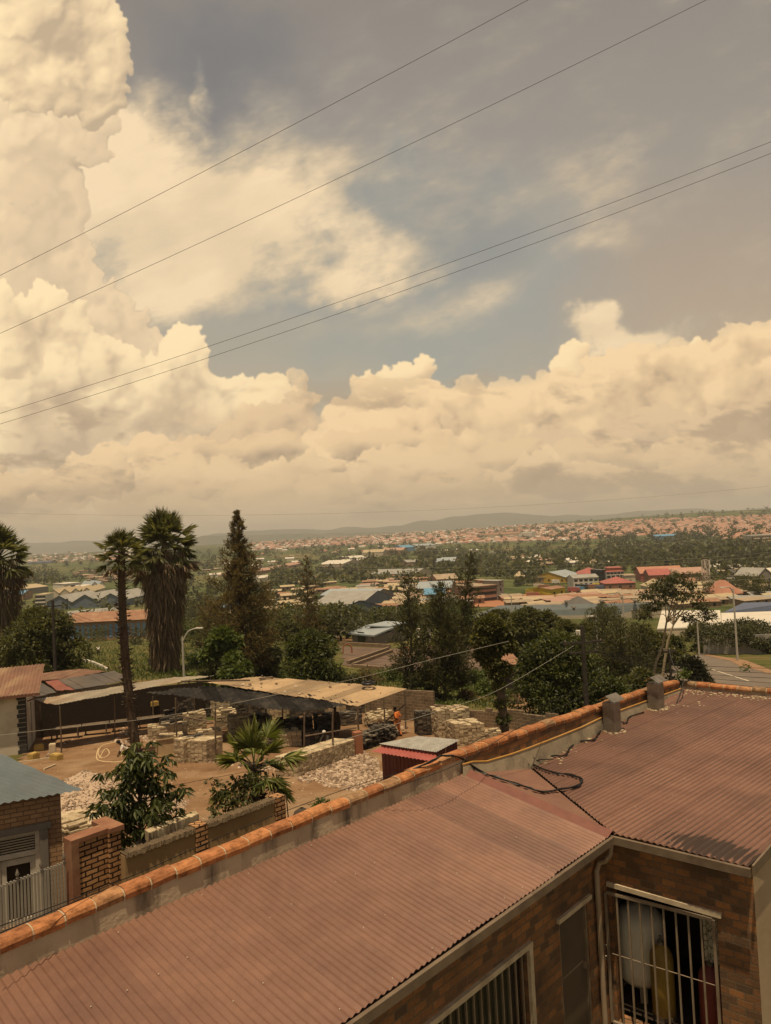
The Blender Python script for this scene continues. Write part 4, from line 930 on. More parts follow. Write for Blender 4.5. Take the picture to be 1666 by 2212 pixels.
for k in range(26):
    s, t = rb_.random(), rb_.random(); q = TP[0].lerp(TP[1], s).lerp(TP[3].lerp(TP[2], s), t); q.z = plane_z(q, TP[0], TPn)+0.05; rock(bits, q, rb_.uniform(0.05, 0.14), rb_)
tag(bits.build('roof_stones', GRAVEL), 'stones weighing down the tan zinc roof', 'stones', kind='stuff')
ty = MB(); q = PZ(796, 1480, -9.3)+zz*0.12; R_ = 0.36
ty.grid([[q+Vector((math.cos(a/20*6.2832)*(R_+0.09*math.cos(b_/8*6.2832)), math.sin(a/20*6.2832)*(R_+0.09*math.cos(b_/8*6.2832)), 0.09*math.sin(b_/8*6.2832))) for a in range(20)] for b_ in range(9)], 0, True); ty.sm = True
tag(ty.build('old_tyre', BLACK), 'black tyre lying on the tan roof near its far edge', 'tyre')
q = PZ(575, 1468, -9.25); pl = MB(); pl.box(q+zz*0.12, (0.9, 0.25, 0.06), 0.4); tag(pl.build('plank', WOOD), 'short dark plank lying on the tan roof', 'plank')
p1_, p2_ = PZ(392, 1480, -9.25), PZ(540, 1478, -9.15)
pl = MB(); pl.tube([p1_+zz*0.25, p2_+zz*0.25], 0.06, 6); tag(pl.build('timber_pole', WOOD), 'long timber pole lying along the top of the black sheeting', 'pole')
# --- stacks of pavers
blocks = []                                               # (position, yaw, size, material)
def stack(o, ux, nx, ny, nz, sz, mat, gap=0.012, jit=0.012, ragged=0.0, seed=0, hollow=True):
    r = random.Random(seed); ux = Vector((ux.x, ux.y, 0)).normalized(); uy = Vector((-ux.y, ux.x, 0)); yaw = math.atan2(ux.y, ux.x)
    for i in range(nx):
        for j in range(ny):
            top = nz-int(r.random()*ragged*nz)
            for k in range(top):
                if hollow and 0 < i < nx-1 and 0 < j < ny-1 and k < top-1: continue
                p = o+ux*((i+0.5)*(sz[0]+gap))+uy*((j+0.5)*(sz[1]+gap)); g_ = ground(p.x, p.y)
                blocks.append((Vector((p.x+r.gauss(0, jit), p.y+r.gauss(0, jit), g_+0.02+(k+0.5)*(sz[2]+0.006))), yaw+r.gauss(0, 0.05), sz, mat))
f0, f1 = G(643, 1681), G(772, 1634)
u_long = f1-f0; L_ = u_long.length
BS = (0.24, 0.24, 0.085)
stack(f0, u_long, int(L_/0.252), 5, 10, BS, 0, seed=1, ragged=0.06, jit=0.012)
t0 = G(447, 1650); stack(t0, Vector((0.35, 0.9, 0)), 6, 5, 13, (0.24, 0.24, 0.085), 0, seed=2, ragged=0.05)
stack(G(422, 1645), Vector((-0.9, 0.6, 0)), 3, 3, 14, (0.24, 0.24, 0.085), 0, seed=3, ragged=0.1)
w0 = G(985, 1613); stack(w0, Vector((0.95, 0.25, 0)), 7, 7, 13, (0.24, 0.24, 0.09), 0, seed=4, ragged=0.12)
stack(G(948, 1596), Vector((0.95, 0.25, 0)), 8, 6, 18, (0.24, 0.24, 0.09), 0, seed=5, ragged=0.15)
stack(G(906, 1591), Vector((0.95, 0.25, 0)), 4, 4, 15, (0.24, 0.24, 0.09), 1, seed=6, ragged=0.08)
stack(G(1040, 1608), Vector((0.95, 0.25, 0)), 5, 3, 8, (0.24, 0.24, 0.09), 0, seed=7, ragged=0.3)
stack(G(320, 1600), Vector((0.95, 0.3, 0)), 9, 4, 9, (0.26, 0.26, 0.09), 0, seed=8, ragged=0.2)
stack(G(345, 1618), Vector((0.95, 0.3, 0)), 5, 3, 8, (0.26, 0.26, 0.09), 0, seed=9, ragged=0.2)
stack(G(395, 1620), Vector((0.9, 0.4, 0)), 5, 4, 7, (0.26, 0.26, 0.09), 1, seed=10, ragged=0.3)
for k, (bx, by, nz_) in enumerate(((500, 1590, 14), (545, 1585, 12), (590, 1600, 13), (470, 1580, 15), (630, 1590, 11), (690, 1585, 12), (400, 1585, 14), (360, 1575, 13), (740, 1570, 9), (800, 1575, 8), (380, 1558, 18), (420, 1552, 19), (460, 1552, 18), (500, 1550, 19), (540, 1552, 18), (585, 1552, 19), (630, 1550, 18), (670, 1548, 17), (710, 1548, 16), (750, 1545, 14), (330, 1560, 15), (430, 1610, 9), (350, 1590, 11), (560, 1620, 9), (600, 1618, 10), (660, 1612, 9))):
    stack(G(bx, by), Vector((0.9, 0.4, 0)), 5, 4, nz_, (0.28, 0.28, 0.09), 1 if k % 3 else 0, seed=20+k, ragged=0.35)  # stacks added to fill the shed, most coloured dark to deepen its shade
for k, (bx, by) in enumerate(((800, 1565), (825, 1558), (850, 1552), (900, 1560), (880, 1548))): stack(G(bx, by), Vector((0.9, 0.4, 0)), 5, 3, 8, (0.26, 0.26, 0.09), 0, seed=40+k, ragged=0.4)
# flat pile by the house and the row of blocks behind the wall
stack(GP(150, 1790, 21.8), Vector((0.7, 0.72, 0)), 6, 7, 14, (0.27, 0.27, 0.08), 0, seed=50, ragged=0.12, jit=0.03)
bmeshes = {}
def block_mesh(sz, mat):
    key = (sz, mat)
    if key not in bmeshes:
        mb = MB(); b = 0.012; x, y, z = sz[0]/2, sz[1]/2, sz[2]/2
        prof = [[Vector((sx*(x-e), sy*(y-e), h)) for sx, sy in ((-1, -1), (1, -1), (1, 1), (-1, 1))] for h, e in ((-z, b), (-z+b, 0), (z-b, 0), (z, b))]
        mb.grid(prof, 0, True); mb.face(prof[-1]); mb.face(prof[0][::-1])
        o = mb.build('paver_block', [PAVER, PAVERD][mat]); bmeshes[key] = o.data; bpy.data.objects.remove(o)
    return bmeshes[key]
rw = random.Random(77); row0 = GP(322, 1812, 16.6); row1 = GP(424, 1770, 18.4)
for k in range(26):
    p = row0.lerp(row1, k/25); p.z = -6.50-0.30*k/25+rw.gauss(0, .01)
    blocks.append((p, az_a+rw.gauss(0, .12), (0.08, 0.24, 0.24), 0))
ledge = MB(); ledge.obox(Vector((row0.x+.12, row0.y-.12, -10)), Vector((row1.x-row0.x, row1.y-row0.y, 0)), Vector((-0.75, 0.75, 0)), zz*(10-6.93)); tag(ledge.build('concrete_ledge', CONC), 'low concrete ledge carrying a row of upright pale blocks behind the plaster wall', 'ledge')
PZc = (0, 0, 0)
order = sorted(range(len(blocks)), key=lambda i: blocks[i][0].length/(1.35 if blocks[i][3] == 0 else 1.0))
solo = set(order[:300]); stuff_b = MB(); stuff_d = MB()
for i, (p, yaw, sz, mat) in enumerate(blocks):
    if i in solo:
        o = bpy.data.objects.new('paver_block', block_mesh(sz, mat)); COL.objects.link(o); o.location = p; o.rotation_euler = (0, 0, yaw)
        if sz[0] < 0.1: lb, g_ = 'pale concrete block standing on edge in the row behind the plaster wall', 'upright blocks behind the plaster wall'
        elif p.y < 25.5: lb, g_ = 'weathered pale paver in the flat pile beside the blue-roofed house', 'pavers piled beside the house'
        elif (p-f0).length < 9 and p.x > f0.x-1.5: lb, g_ = 'pale concrete paver in the long low stack in front of the open shed', 'pavers of the long low stack'
        elif p.x > 2.0: lb, g_ = 'pale concrete paver in the tall white stacks behind the kiosk', 'pavers stacked behind the kiosk'
        else: lb, g_ = 'pale concrete paver in the tall narrow stack left of the fan palm', 'pavers of the narrow stack'
        tag(o, lb, 'paver', g_)
    else: (stuff_b if mat == 0 else stuff_d).box(p, sz, yaw)
tag(stuff_b.build('stacked_pavers', PAVER), 'pale concrete pavers deeper in the stacks', 'pavers', kind='stuff')
tag(stuff_d.build('stacked_pavers', PAVERD), 'pavers coloured dark to deepen the shade of the shed, with the black stack', 'pavers', kind='stuff')
# dark slab heap right of the pillar, under the shed edge
dh = MB(); rd = random.Random(5)
for k in range(420):
    t = rd.random(); q = G(782+72*t+rd.gauss(0, 2), 1624-26*t-rd.random()*14); h = rd.random()
    dh.box(q+zz*(0.1+1.0*h*(1-abs(2*t-1)*0.3)), (rd.uniform(.2, .4), rd.uniform(.15, .3), 0.05), rd.uniform(0, 3))
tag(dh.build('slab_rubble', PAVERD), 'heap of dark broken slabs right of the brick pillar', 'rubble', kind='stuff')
REDBR = M_brick('red_brick', (0.36, 0.125, 0.06), (0.28, 0.10, 0.05), (0.24, 0.17, 0.11), 0.2, 0.08, 0.01)
pb = G(774, 1632); m_ = MB(); m_.box(pb+zz*0.6, (0.42, 0.42, 1.3), 0.5); tag(m_.build('brick_pillar', REDBR), 'short red brick pillar at the end of the long paver stack', 'pillar')
# concrete block walls behind the yard
BLOCKW = M_brick('concrete_blockwork', (0.15, 0.105, 0.068), (0.22, 0.16, 0.105), (0.30, 0.235, 0.155), 0.42, 0.21, 0.02, soot=(0.075, 0.055, 0.038), bmp=0.5)
def block_wall(name, pts, h, label, cat='wall', mat=None, th=0.2, ragged=0.0, seed=1):
    mb = MB(); r = random.Random(seed)
    P = [Vector(p) for p in pts]
    for a, b_ in zip(P, P[1:]):
        n = max(1, int((b_-a).length/0.42)) if ragged else max(1, int((b_-a).length/4))
        for i in range(n):
            q0, q1 = a.lerp(b_, i/n), a.lerp(b_, (i+1)/n); d = q1-q0; d.z = 0; nn = Vector((-d.y, d.x, 0)).normalized()*th
            z0 = min(ground(q0.x, q0.y), ground(q1.x, q1.y))-0.4
            hh = h-(int(r.random()*ragged*4)*0.2 if ragged else 0)
            zt0, zt1 = ground(q0.x, q0.y)+hh, ground(q1.x, q1.y)+hh
            if ragged: zt1 = zt0
            A, B = Vector((q0.x, q0.y, z0)), Vector((q1.x, q1.y, z0)); A1, B1 = Vector((q0.x, q0.y, zt0)), Vector((q1.x, q1.y, zt1))
            for f in ([A, B, B1, A1], [B+nn, A+nn, A1+nn, B1+nn], [A1, B1, B1+nn, A1+nn], [A+nn, A, A1, A1+nn], [B, B+nn, B1+nn, B1]): mb.face(f)
    return tag(mb.build(name, mat or BLOCKW), label, cat)
block_wall('block_wall', [GP(790, 1545, 53), GP(938, 1540, 50)], 2.1, 'grey-brown concrete block wall behind the open shed, taller left part', ragged=0.2)
block_wall('block_wall', [GP(938, 1550, 49.6), GP(1130, 1560, 46), GP(1300, 1580, 42)], 1.25, 'rough low block wall running behind the white paver stacks to the ivy-clad tree', ragged=0.5, seed=4)
# kiosk
KR = M_worn('dark_red_cladding', (0.11, 0.035, 0.03), (0.15, 0.05, 0.04), 1.5, 0.6, (0.07, 0.03, 0.025), 0.5)
kz = -9.0
K0, K1, K2, K3 = PZ(815.8, 1606.5, -9.15), PZ(943, 1625.5, -9.15), PZ(995, 1598, -8.9), PZ(900, 1588, -8.9)
kio = thing('kiosk', gz(K0.lerp(K2, 0.5)), 'small dark red kiosk with a grey zinc roof and red canopy by the annex parapet', 'kiosk')
mb = MB(); corrugated(mb, [K0, K1, K2, K3], math.atan2((K3-K0).y, (K3-K0).x), 0.076, 0.010, 4, 0.02, 0, 0.75, 0, random.Random(2), 0.01, split=True); mb.build('roof', per_sheet(M_worn('dull_zinc', (0.17, 0.165, 0.15), (0.22, 0.21, 0.19), 3, 0.5, (0.11, 0.09, 0.07), 0.5, metal=0.2), 0.12), kio, smooth=False)
ins = lambda p, t: p.lerp(K0.lerp(K2, 0.5), t)
kc = [ins(p, 0.09) for p in (K0, K1, K2, K3)]
mb = MB()
for i in range(4):
    a, b_ = kc[i], kc[(i+1) % 4]; n = 14; d = (b_-a)/n; d.z = 0; o = Vector((d.y, -d.x, 0)).normalized()*0.02
    for j in range(n):
        p, q = a+(b_-a)*(j/n), a+(b_-a)*((j+1)/n); z0 = -11.6
        mid = p.lerp(q, 0.75)
        for (s_, e_, of) in ((p, mid, 0), (mid, q, 1)):
            mb.face([Vector((s_.x, s_.y, z0))+o*of, Vector((e_.x, e_.y, z0))+o*of, Vector((e_.x, e_.y, e_.z-0.03))+o*of, Vector((s_.x, s_.y, s_.z-0.03))+o*of])
mb.build('wall', KR, kio)
mb = MB(); c0, c1 = PD(801, 1630, 31.7), PD(940, 1646, 29.8); h0, h1 = K0.lerp(K1, 0.03)-zz*0.12, K1-zz*0.12
corrugated(mb, [h0, h1, c1, c0], math.atan2((c0-h0).y, (c0-h0).x), 0.19, 0.02, 4, 0, 0, 0, 0); mb.build('canopy', M_worn('red_canopy_sheet', (0.30, 0.075, 0.06), (0.36, 0.10, 0.08), 2, 0.5), kio, smooth=False)
for px in (893, 902):
    b_ = PZ(px, 1650, -9.9); mb = MB(); mb.box(b_-zz*0.9, (0.07, 0.07, 2.4), 0.3); mb.build('post', WOOD, kio)
# black drum edges and tyre showing above the coping
for (px, py) in ((737, 1737), (720, 1744)):
    c = PD(px, py+6, 18); m_ = MB(); m_.lathe(Vector((c.x, c.y, c.z-0.9)), [(0.26, 0), (0.28, 0.3), (0.26, 0.9), (0.22, 1.0), (0.0, 1.02)], 14); m_.sm = True
    tag(m_.build('plastic_drum', BLACK), 'round black drum top peeping over the orange coping, %s one' % ('right' if px > 730 else 'left'), 'drum')
# --- blue-roofed brick house
BLUE = M_worn('blue_grey_roofing', (0.085, 0.105, 0.115), (0.12, 0.14, 0.148), 1.2, 0.5, (0.08, 0.075, 0.07), 0.4, 0.15)
TANBR = M_brick('tan_brick', (0.42, 0.26, 0.14), (0.32, 0.19, 0.10), (0.18, 0.115, 0.07), 0.25, 0.10, 0.012, soot=(0.16, 0.09, 0.05), bmp=0.8)
GREYP = M_plain('grey_beam_paint', (0.165, 0.14, 0.115), 0.8)
FRAME = M_plain('white_frame_paint', (0.50, 0.44, 0.35), 0.55)
hK = PZ(178.7, 1706.5, -5.3); hL = PZ(0, 1738, -5.3); hB = PZ(6, 1630, -4.75)
hd = (hL-hK); hd.z = 0; hd.normalize(); hb = (hB-hK); hb.z = 0; hb.normalize()
house = thing('brick_house', Vector((hK.x-2, hK.y, -8.5)), 'tan brick house with a blue-grey corrugated roof and white-framed door at the left edge', 'house')
RA, RBk = hK+hd*9, hK+hd*9+(hB-hK)
mb = MB(); r0, r1 = PZ(0, 1650.5, -4.9), PZ(125, 1682, -5.15)
corrugated(mb, [hK, hK+hd*9, RBk, hB], math.atan2((r1-r0).y, (r1-r0).x), 0.115, 0.015, 6, 0.02, 0, 0.8, 0, random.Random(6), 0.01); mb.build('roof', BLUE, house, smooth=False)
wc = hK+hd*0.26+hb*0.30; hn = Vector((hd.y, -hd.x, 0)); hn = hn if hn.dot(-wc) > 0 else -hn
HP = lambda s, z, out=0.0: Vector((wc.x+hd.x*s+hn.x*out, wc.y+hd.y*s+hn.y*out, z))
def onH(x, y): p = HIT(x, y, wc, hn); return (p-wc).dot(hd), p.z
s1, zt = onH(86, 1774); s0, _ = onH(0, 1790); s2 = s1+2.3
mb = MB(); wall_open(mb, HP, 0, 8.5, -9.0, -5.33, [(s1+0.02, s2, -8.0, zt-0.18)], 0.15)
hs_l = 0.55/math.hypot((hB-hK).x, (hB-hK).y); mb.face([HP(0, -9), HP(0, -5.33), HP(0, -5.33+hs_l*5)+hb*5, HP(0, -9)+hb*5]); mb.build('wall', TANBR, house)
mb = MB(); mb.obox(HP(s1-0.22, zt-0.18, 0.0), hd*(s2-s1+0.5), hn*0.04, zz*0.14); mb.obox(HP(s1-0.15, -8.9, 0.0), hd*0.165, hn*0.035, zz*(zt-0.185+8.9)); mb.build('beam', GREYP, house)
zt2 = zt-0.18
mb = MB()
for (a, w) in ((s1+0.02, 0.09), (s1+0.80, 0.09), (s1+1.62, 0.09)): mb.obox(HP(a, -8.2, -0.10), hd*w, hn*0.06, zz*(zt2+8.2))
mb.obox(HP(s1+0.02, zt2-0.07, -0.095), hd*2.2, hn*0.06, zz*0.07); mb.obox(HP(s1+0.02, zt2-0.52, -0.095), hd*2.2, hn*0.06, zz*0.1)
fr = mb.build('door_frame', FRAME, house)
mb = MB()
for k in range(6): mb.obox(HP(s1+0.12, zt2-0.40+k*0.055, -0.09), hd*0.67, hn*0.03+zz*0.03, zz*0.012)
mb.build('louvre', FRAME, fr)
mb = MB()
for (a, w) in ((s1+0.10, 0.70), (s1+0.92, 0.70)):
    for q in ((a, -8.2, 0.12, zt2-0.55+8.2), (a+w-0.12, -8.2, 0.12, zt2-0.55+8.2)): mb.obox(HP(q[0], q[1], -0.13), hd*q[2], hn*0.05, zz*q[3])
    mb.obox(HP(a+0.121, zt2-0.68, -0.13), hd*(w-0.242), hn*0.05, zz*0.13); mb.obox(HP(a+0.121, -8.2, -0.13), hd*(w-0.242), hn*0.05, zz*0.3)
mb.build('door_leaf', FRAME, house)
mb = MB(); mb.face([HP(s1, -8.2, -0.14), HP(s2, -8.2, -0.14), HP(s2, zt2, -0.14), HP(s1, zt2, -0.14)]); mb.build('pane', bpy.data.materials['dark_glass'], house)
# --- brick boundary wall, pillar, spear fence
ORBR = M_brick('orange_brick', (0.54, 0.30, 0.145), (0.36, 0.185, 0.085), (0.045, 0.024, 0.014), 0.26, 0.10, 0.017, bmp=1.2)
CAPP = M_worn('brown_red_render', (0.19, 0.082, 0.045), (0.26, 0.118, 0.066), 2.5, 0.9, (0.42, 0.27, 0.15), 0.4)
b0 = PZ(168, 1812, -5.62); b1 = PZ(256, 1781, -5.62); bd = (b1-b0); bd.z = 0; LBW = bd.length; bd.normalize(); bn = Vector((bd.y, -bd.x, 0)); bn = bn if bn.dot(-b0) > 0 else -bn
bw_ = thing('brick_wall', Vector((b0.x, b0.y, -8.4)), 'orange brick boundary wall with a dark red coping and a low fenced section', 'wall')
mb = MB(); mb.obox(Vector((b0.x, b0.y, -9.2)), bd*LBW*0.70, -bn*0.25, zz*(9.2-5.70)); mb.obox(Vector((b0.x, b0.y, -9.2))+bd*(LBW*0.70+0.002)+bn*0.07, bd*LBW*0.30, -bn*0.40, zz*(9.2-5.70)); 
mb.obox(Vector((b0.x, b0.y, -9.2))+bn*0.0, -bd*6.5, -bn*0.25, zz*(9.2-7.02)); mb.build('brickwork', ORBR, bw_)
mb = MB(); mb.obox(Vector((b0.x, b0.y, -5.70))-bd*0.15+bn*0.04, bd*(LBW*0.70+0.149), -bn*0.34, zz*0.09); mb.obox(Vector((b0.x, b0.y, -5.702))+bd*(LBW*0.70)+bn*0.12, bd*(LBW*0.30+0.06), -bn*0.75, zz*0.095)
mb.obox(Vector((b0.x, b0.y, -7.02))-bd*0.151+bn*0.045, bd*0.148, -bn*0.33, zz*1.319)
mb.obox(Vector((b0.x, b0.y, -7.02))-bd*0.152+bn*0.05, -bd*6.3, -bn*0.33, zz*0.08); mb.build('coping', CAPP, bw_)
fz0, fz1 = -6.93, -6.0
fen = thing('spear_fence', Vector((b0.x, b0.y, fz0)), 'grey steel bar fence with silver spear heads standing on the low brick wall', 'fence')
mb = MB()
for z in (fz0+0.04, fz1-0.06): mb.obox(Vector((b0.x, b0.y, z))-bd*0.19-bn*0.11, -bd*5.2, -bn*0.02, zz*0.03)
for k in range(84):
    q = Vector((b0.x, b0.y, fz0))-bd*(0.22+k*0.062)-bn*0.088; mb.obox(q, -bd*0.034, -bn*0.018, zz*(fz1-fz0+0.004*(k % 3)))
mb.build('bars', M_worn('grey_fence_paint', (0.30, 0.265, 0.22), (0.36, 0.32, 0.265), 3, 0.5), fen)
for k in range(0, 84, 7):
    q = Vector((b0.x, b0.y, fz1))-bd*(0.24+k*0.062)-bn*0.097; mb = MB(); mb.lathe(q, [(0.012, 0), (0.03, 0.02), (0.012, 0.045), (0.036, 0.075), (0.030, 0.11), (0.002, 0.19)], 7); mb.build('spear_head', GALV, fen)
# --- plastered yard wall
PLAST = M_worn('brown_render', (0.29, 0.18, 0.085), (0.38, 0.245, 0.12), 0.9, 0.95, (0.17, 0.105, 0.05), 0.6, 0.4, kind='Object')
y0_, y1_ = PZ(269.5, 1846, -6.1), PZ(616, 1722, -6.15); yd = y1_-y0_; yd.z = 0; LY = yd.length; yd.normalize(); yn = Vector((yd.y, -yd.x, 0)); yn = yn if yn.dot(-y0_) > 0 else -yn
yw = thing('plaster_wall', Vector((y0_.x, y0_.y, -8.5)), 'brown rendered yard wall with crumbling top and two brick piers', 'wall')
mb = MB(); mb.obox(Vector((y0_.x, y0_.y, -9.6)), yd*LY, -yn*0.18, zz*(9.6-6.14)); mb.build('render', PLAST, yw)
mb = MB(); rr = random.Random(3); rows = []
for k in range(140):
    q = Vector((y0_.x, y0_.y, -6.14))+yd*LY*k/139; rows.append([q+yn*(0.03+rr.uniform(0, .03))-zz*rr.uniform(0.02, .06), q+yn*0.02+zz*rr.uniform(.02, .06), q-yn*0.20+zz*rr.uniform(.02, .06), q-yn*0.21-zz*.06])
mb.grid(rows); mb.build('crumbling_cap', M_worn('old_mortar_cap', (0.10, 0.07, 0.042), (0.17, 0.12, 0.07), 6, 1.0, bmp=0.8, bdist=0.04), yw)
for (px, py) in ((436, 1783), (606, 1722)):
    p = HIT(px, py, y0_+yn*0.05, yn); mb = MB(); mb.obox(Vector((p.x, p.y, -9.6))-yd*0.14, yd*0.28, -yn*0.30, zz*(9.6+p.z)); mb.build('pier', ORBR, yw)
mb = MB(); rk = HIT(652, 1752, y1_, yn); mb.lathe(Vector((rk.x, rk.y, -9.0)), [(0.36, 0), (0.34, 1.7), (0.30, 2.1), (0.2, 2.35), (0.05, 2.45)], 9)
tag(mb.build('stone_block', M_worn('dark_rubble', (0.06, 0.045, 0.035), (0.12, 0.09, 0.06), 3, 1.0, bmp=0.8, bdist=0.05)), 'dark rounded rubble block just beyond the end of the plaster wall', 'stone')
mb = MB(); p = PD(624, 1745, 19.5); mb.tube([p-zz*0.8, p+zz*0.68+Vector((-.07, 0, 0))], 0.016, 6); tag(mb.build('iron_rod', BLACK), 'thin upright iron rod beside the end of the plaster wall', 'rod')
# --- white house with quoins at the left edge
WHITEW = M_worn('stained_white_wall', (0.50, 0.42, 0.32), (0.62, 0.53, 0.41), 0.7, 0.9, (0.26, 0.20, 0.15), 0.6)
hq = G(58, 1628); wh = thing('white_house', hq, 'stained white rendered house with dark corner quoins and rusty roof at the left edge', 'house')
wd = Vector((-0.94, -0.34, 0)); wt_ = PD(58, 1497, depth(hq)).z
mb = MB(); mb.obox(Vector((hq.x, hq.y, hq.z-0.5)), wd*9, Vector((-0.34, 0.94, 0))*5, zz*(wt_-hq.z+0.5)); mb.build('wall', WHITEW, wh)
mb = MB()
for k in range(14): mb.obox(Vector((hq.x, hq.y, hq.z+0.02+k*0.27))-wd*0.03+Vector((0.34, -0.94, 0))*0.03, wd*(0.42 if k % 2 else 0.5), Vector((-0.34, 0.94, 0))*0.4, zz*0.235)
mb.build('quoins', M_plain('quoin_paint', (0.04, 0.036, 0.032), 0.8), wh)
mb = MB(); e0 = Vector((hq.x, hq.y, wt_))-wd*0.9+Vector((0.34, -0.94, 0))*0.6; bk = Vector((-0.34, 0.94, 0))
corrugated(mb, [e0+zz*0.02, e0+wd*10, e0+wd*10+bk*4+zz*1.15, e0+bk*4+zz*1.15], math.atan2(bk.y, bk.x), 0.2, 0.03, 4); mb.build('roof', RUST, wh)
mb = MB(); mb.obox(e0-zz*0.16, wd*10, bk*0.06, zz*0.16); mb.tube([e0+wd*0.35-zz*0.1, e0+wd*0.35-zz*0.35+bk*0.3, e0+wd*0.75-zz*0.5+bk*0.45], 0.05, 6); mb.build('gutter', M_plain('brown_gutter', (0.15, 0.07, 0.045), 0.6), wh)
mb = MB(); mb.obox(Vector((hq.x, hq.y, hq.z+1.0))+wd*2.35+Vector((0.34, -0.94, 0))*0.01, wd*1.2, Vector((0.34, -0.94, 0))*0.05, zz*1.3); mb.build('window', M_plain('dark_window', (0.05, 0.04, 0.045), 0.3), wh)
# yellow blocks, plank, barrow bits near the white house
YEL = M_plain('yellow_paint', (0.40, 0.265, 0.08), 0.8)
for k, (px, py, s, col, lb) in enumerate(((84, 1622, (0.55, 0.35, 0.35), YEL, 'yellow-topped concrete block lying nearest the dark quoins'), (73, 1642, (0.5, 0.4, 0.38), YEL, 'yellow-sided concrete block in front of the white house'), (114, 1636, (0.35, 0.35, 0.75), STONE[0], 'upright pale block behind the tilted yellow one'), (122, 1643, (0.7, 0.4, 0.35), YEL, 'tilted yellow concrete block by the lean-to post'),
                                    (314, 1496, (0.4, 0.3, 0.4), YEL, 'yellow jerrycan on the shed bench, left one'), (333, 1493, (0.5, 0.3, 0.3), YEL, 'yellow jerrycan on the shed bench, right one'))):
    q = G(px, py) if py > 1550 else GP(px, py, 54)+zz*1.3
    m_ = MB(); rz = 0.5+k*0.7; m_.box(q+zz*s[2]/2, s, rz); m_.box(q+zz*(s[2]+0.02), (s[0]*0.8, s[1]*0.8, 0.04), rz)
    tag(m_.build('concrete_block' if py > 1550 else 'jerrycan', col), lb, 'block' if py > 1550 else 'jerrycan')
for (xa, ya, xb, yb, lb) in ((40, 1650, 110, 1640, 'long pale plank on the ground by the blue roof'), (95, 1665, 120, 1655, 'short pale plank beside the gravel heap')):
    m_ = MB(); m_.tube([G(xa, ya)+zz*0.06, G(xb, yb)+zz*0.06], 0.07, 4); tag(m_.build('plank', STONE[0]), lb, 'plank')
# hose coils
hp = [(215, 1640), (225, 1622), (232, 1620), (236, 1630), (222, 1640), (212, 1628), (222, 1612), (245, 1606), (256, 1600), (268, 1612), (262, 1634), (275, 1632), (290, 1636), (262, 1647), (235, 1648), (212, 1644), (209, 1632), (213, 1618)]
mb = MB(); mb.tube(smooth_path([G(*q)+zz*0.04 for q in hp], 5), 0.035, 5); tag(mb.build('hose', M_plain('cream_hose', (0.55, 0.40, 0.22), 0.7)), 'cream hose looped on the soil behind the bending worker', 'hose')
# pallet frame leaning against a stack
q = G(335, 1640); fr_ = MB()
ux_ = Vector((0.93, 0.36, 0)); upv = Vector((0.05, 0.12, 0.99))
for (a, b_, w, h) in ((0, 0, .06, 1.05), (1.15, 0, .06, 1.05)): fr_.obox(q+ux_*a, ux_*w, Vector((0.03, -0.05, 0)), upv*h)
for z in (0.1, 0.98): fr_.obox(q+ux_*0.061+upv*z, ux_*1.088, Vector((0.03, -0.05, 0)), upv*0.06)
fr_.obox(q+ux_*0.061+upv*0.161+Vector((.01, .03, 0)), ux_*1.088, Vector((0.01, 0.02, 0)), upv*0.81)
tag(fr_.build('pallet', M_worn('raw_timber', (0.28, 0.19, 0.10), (0.38, 0.27, 0.15), 3, 0.9)), 'upright timber frame leaning on the pavers behind the broadleaf tree', 'frame')
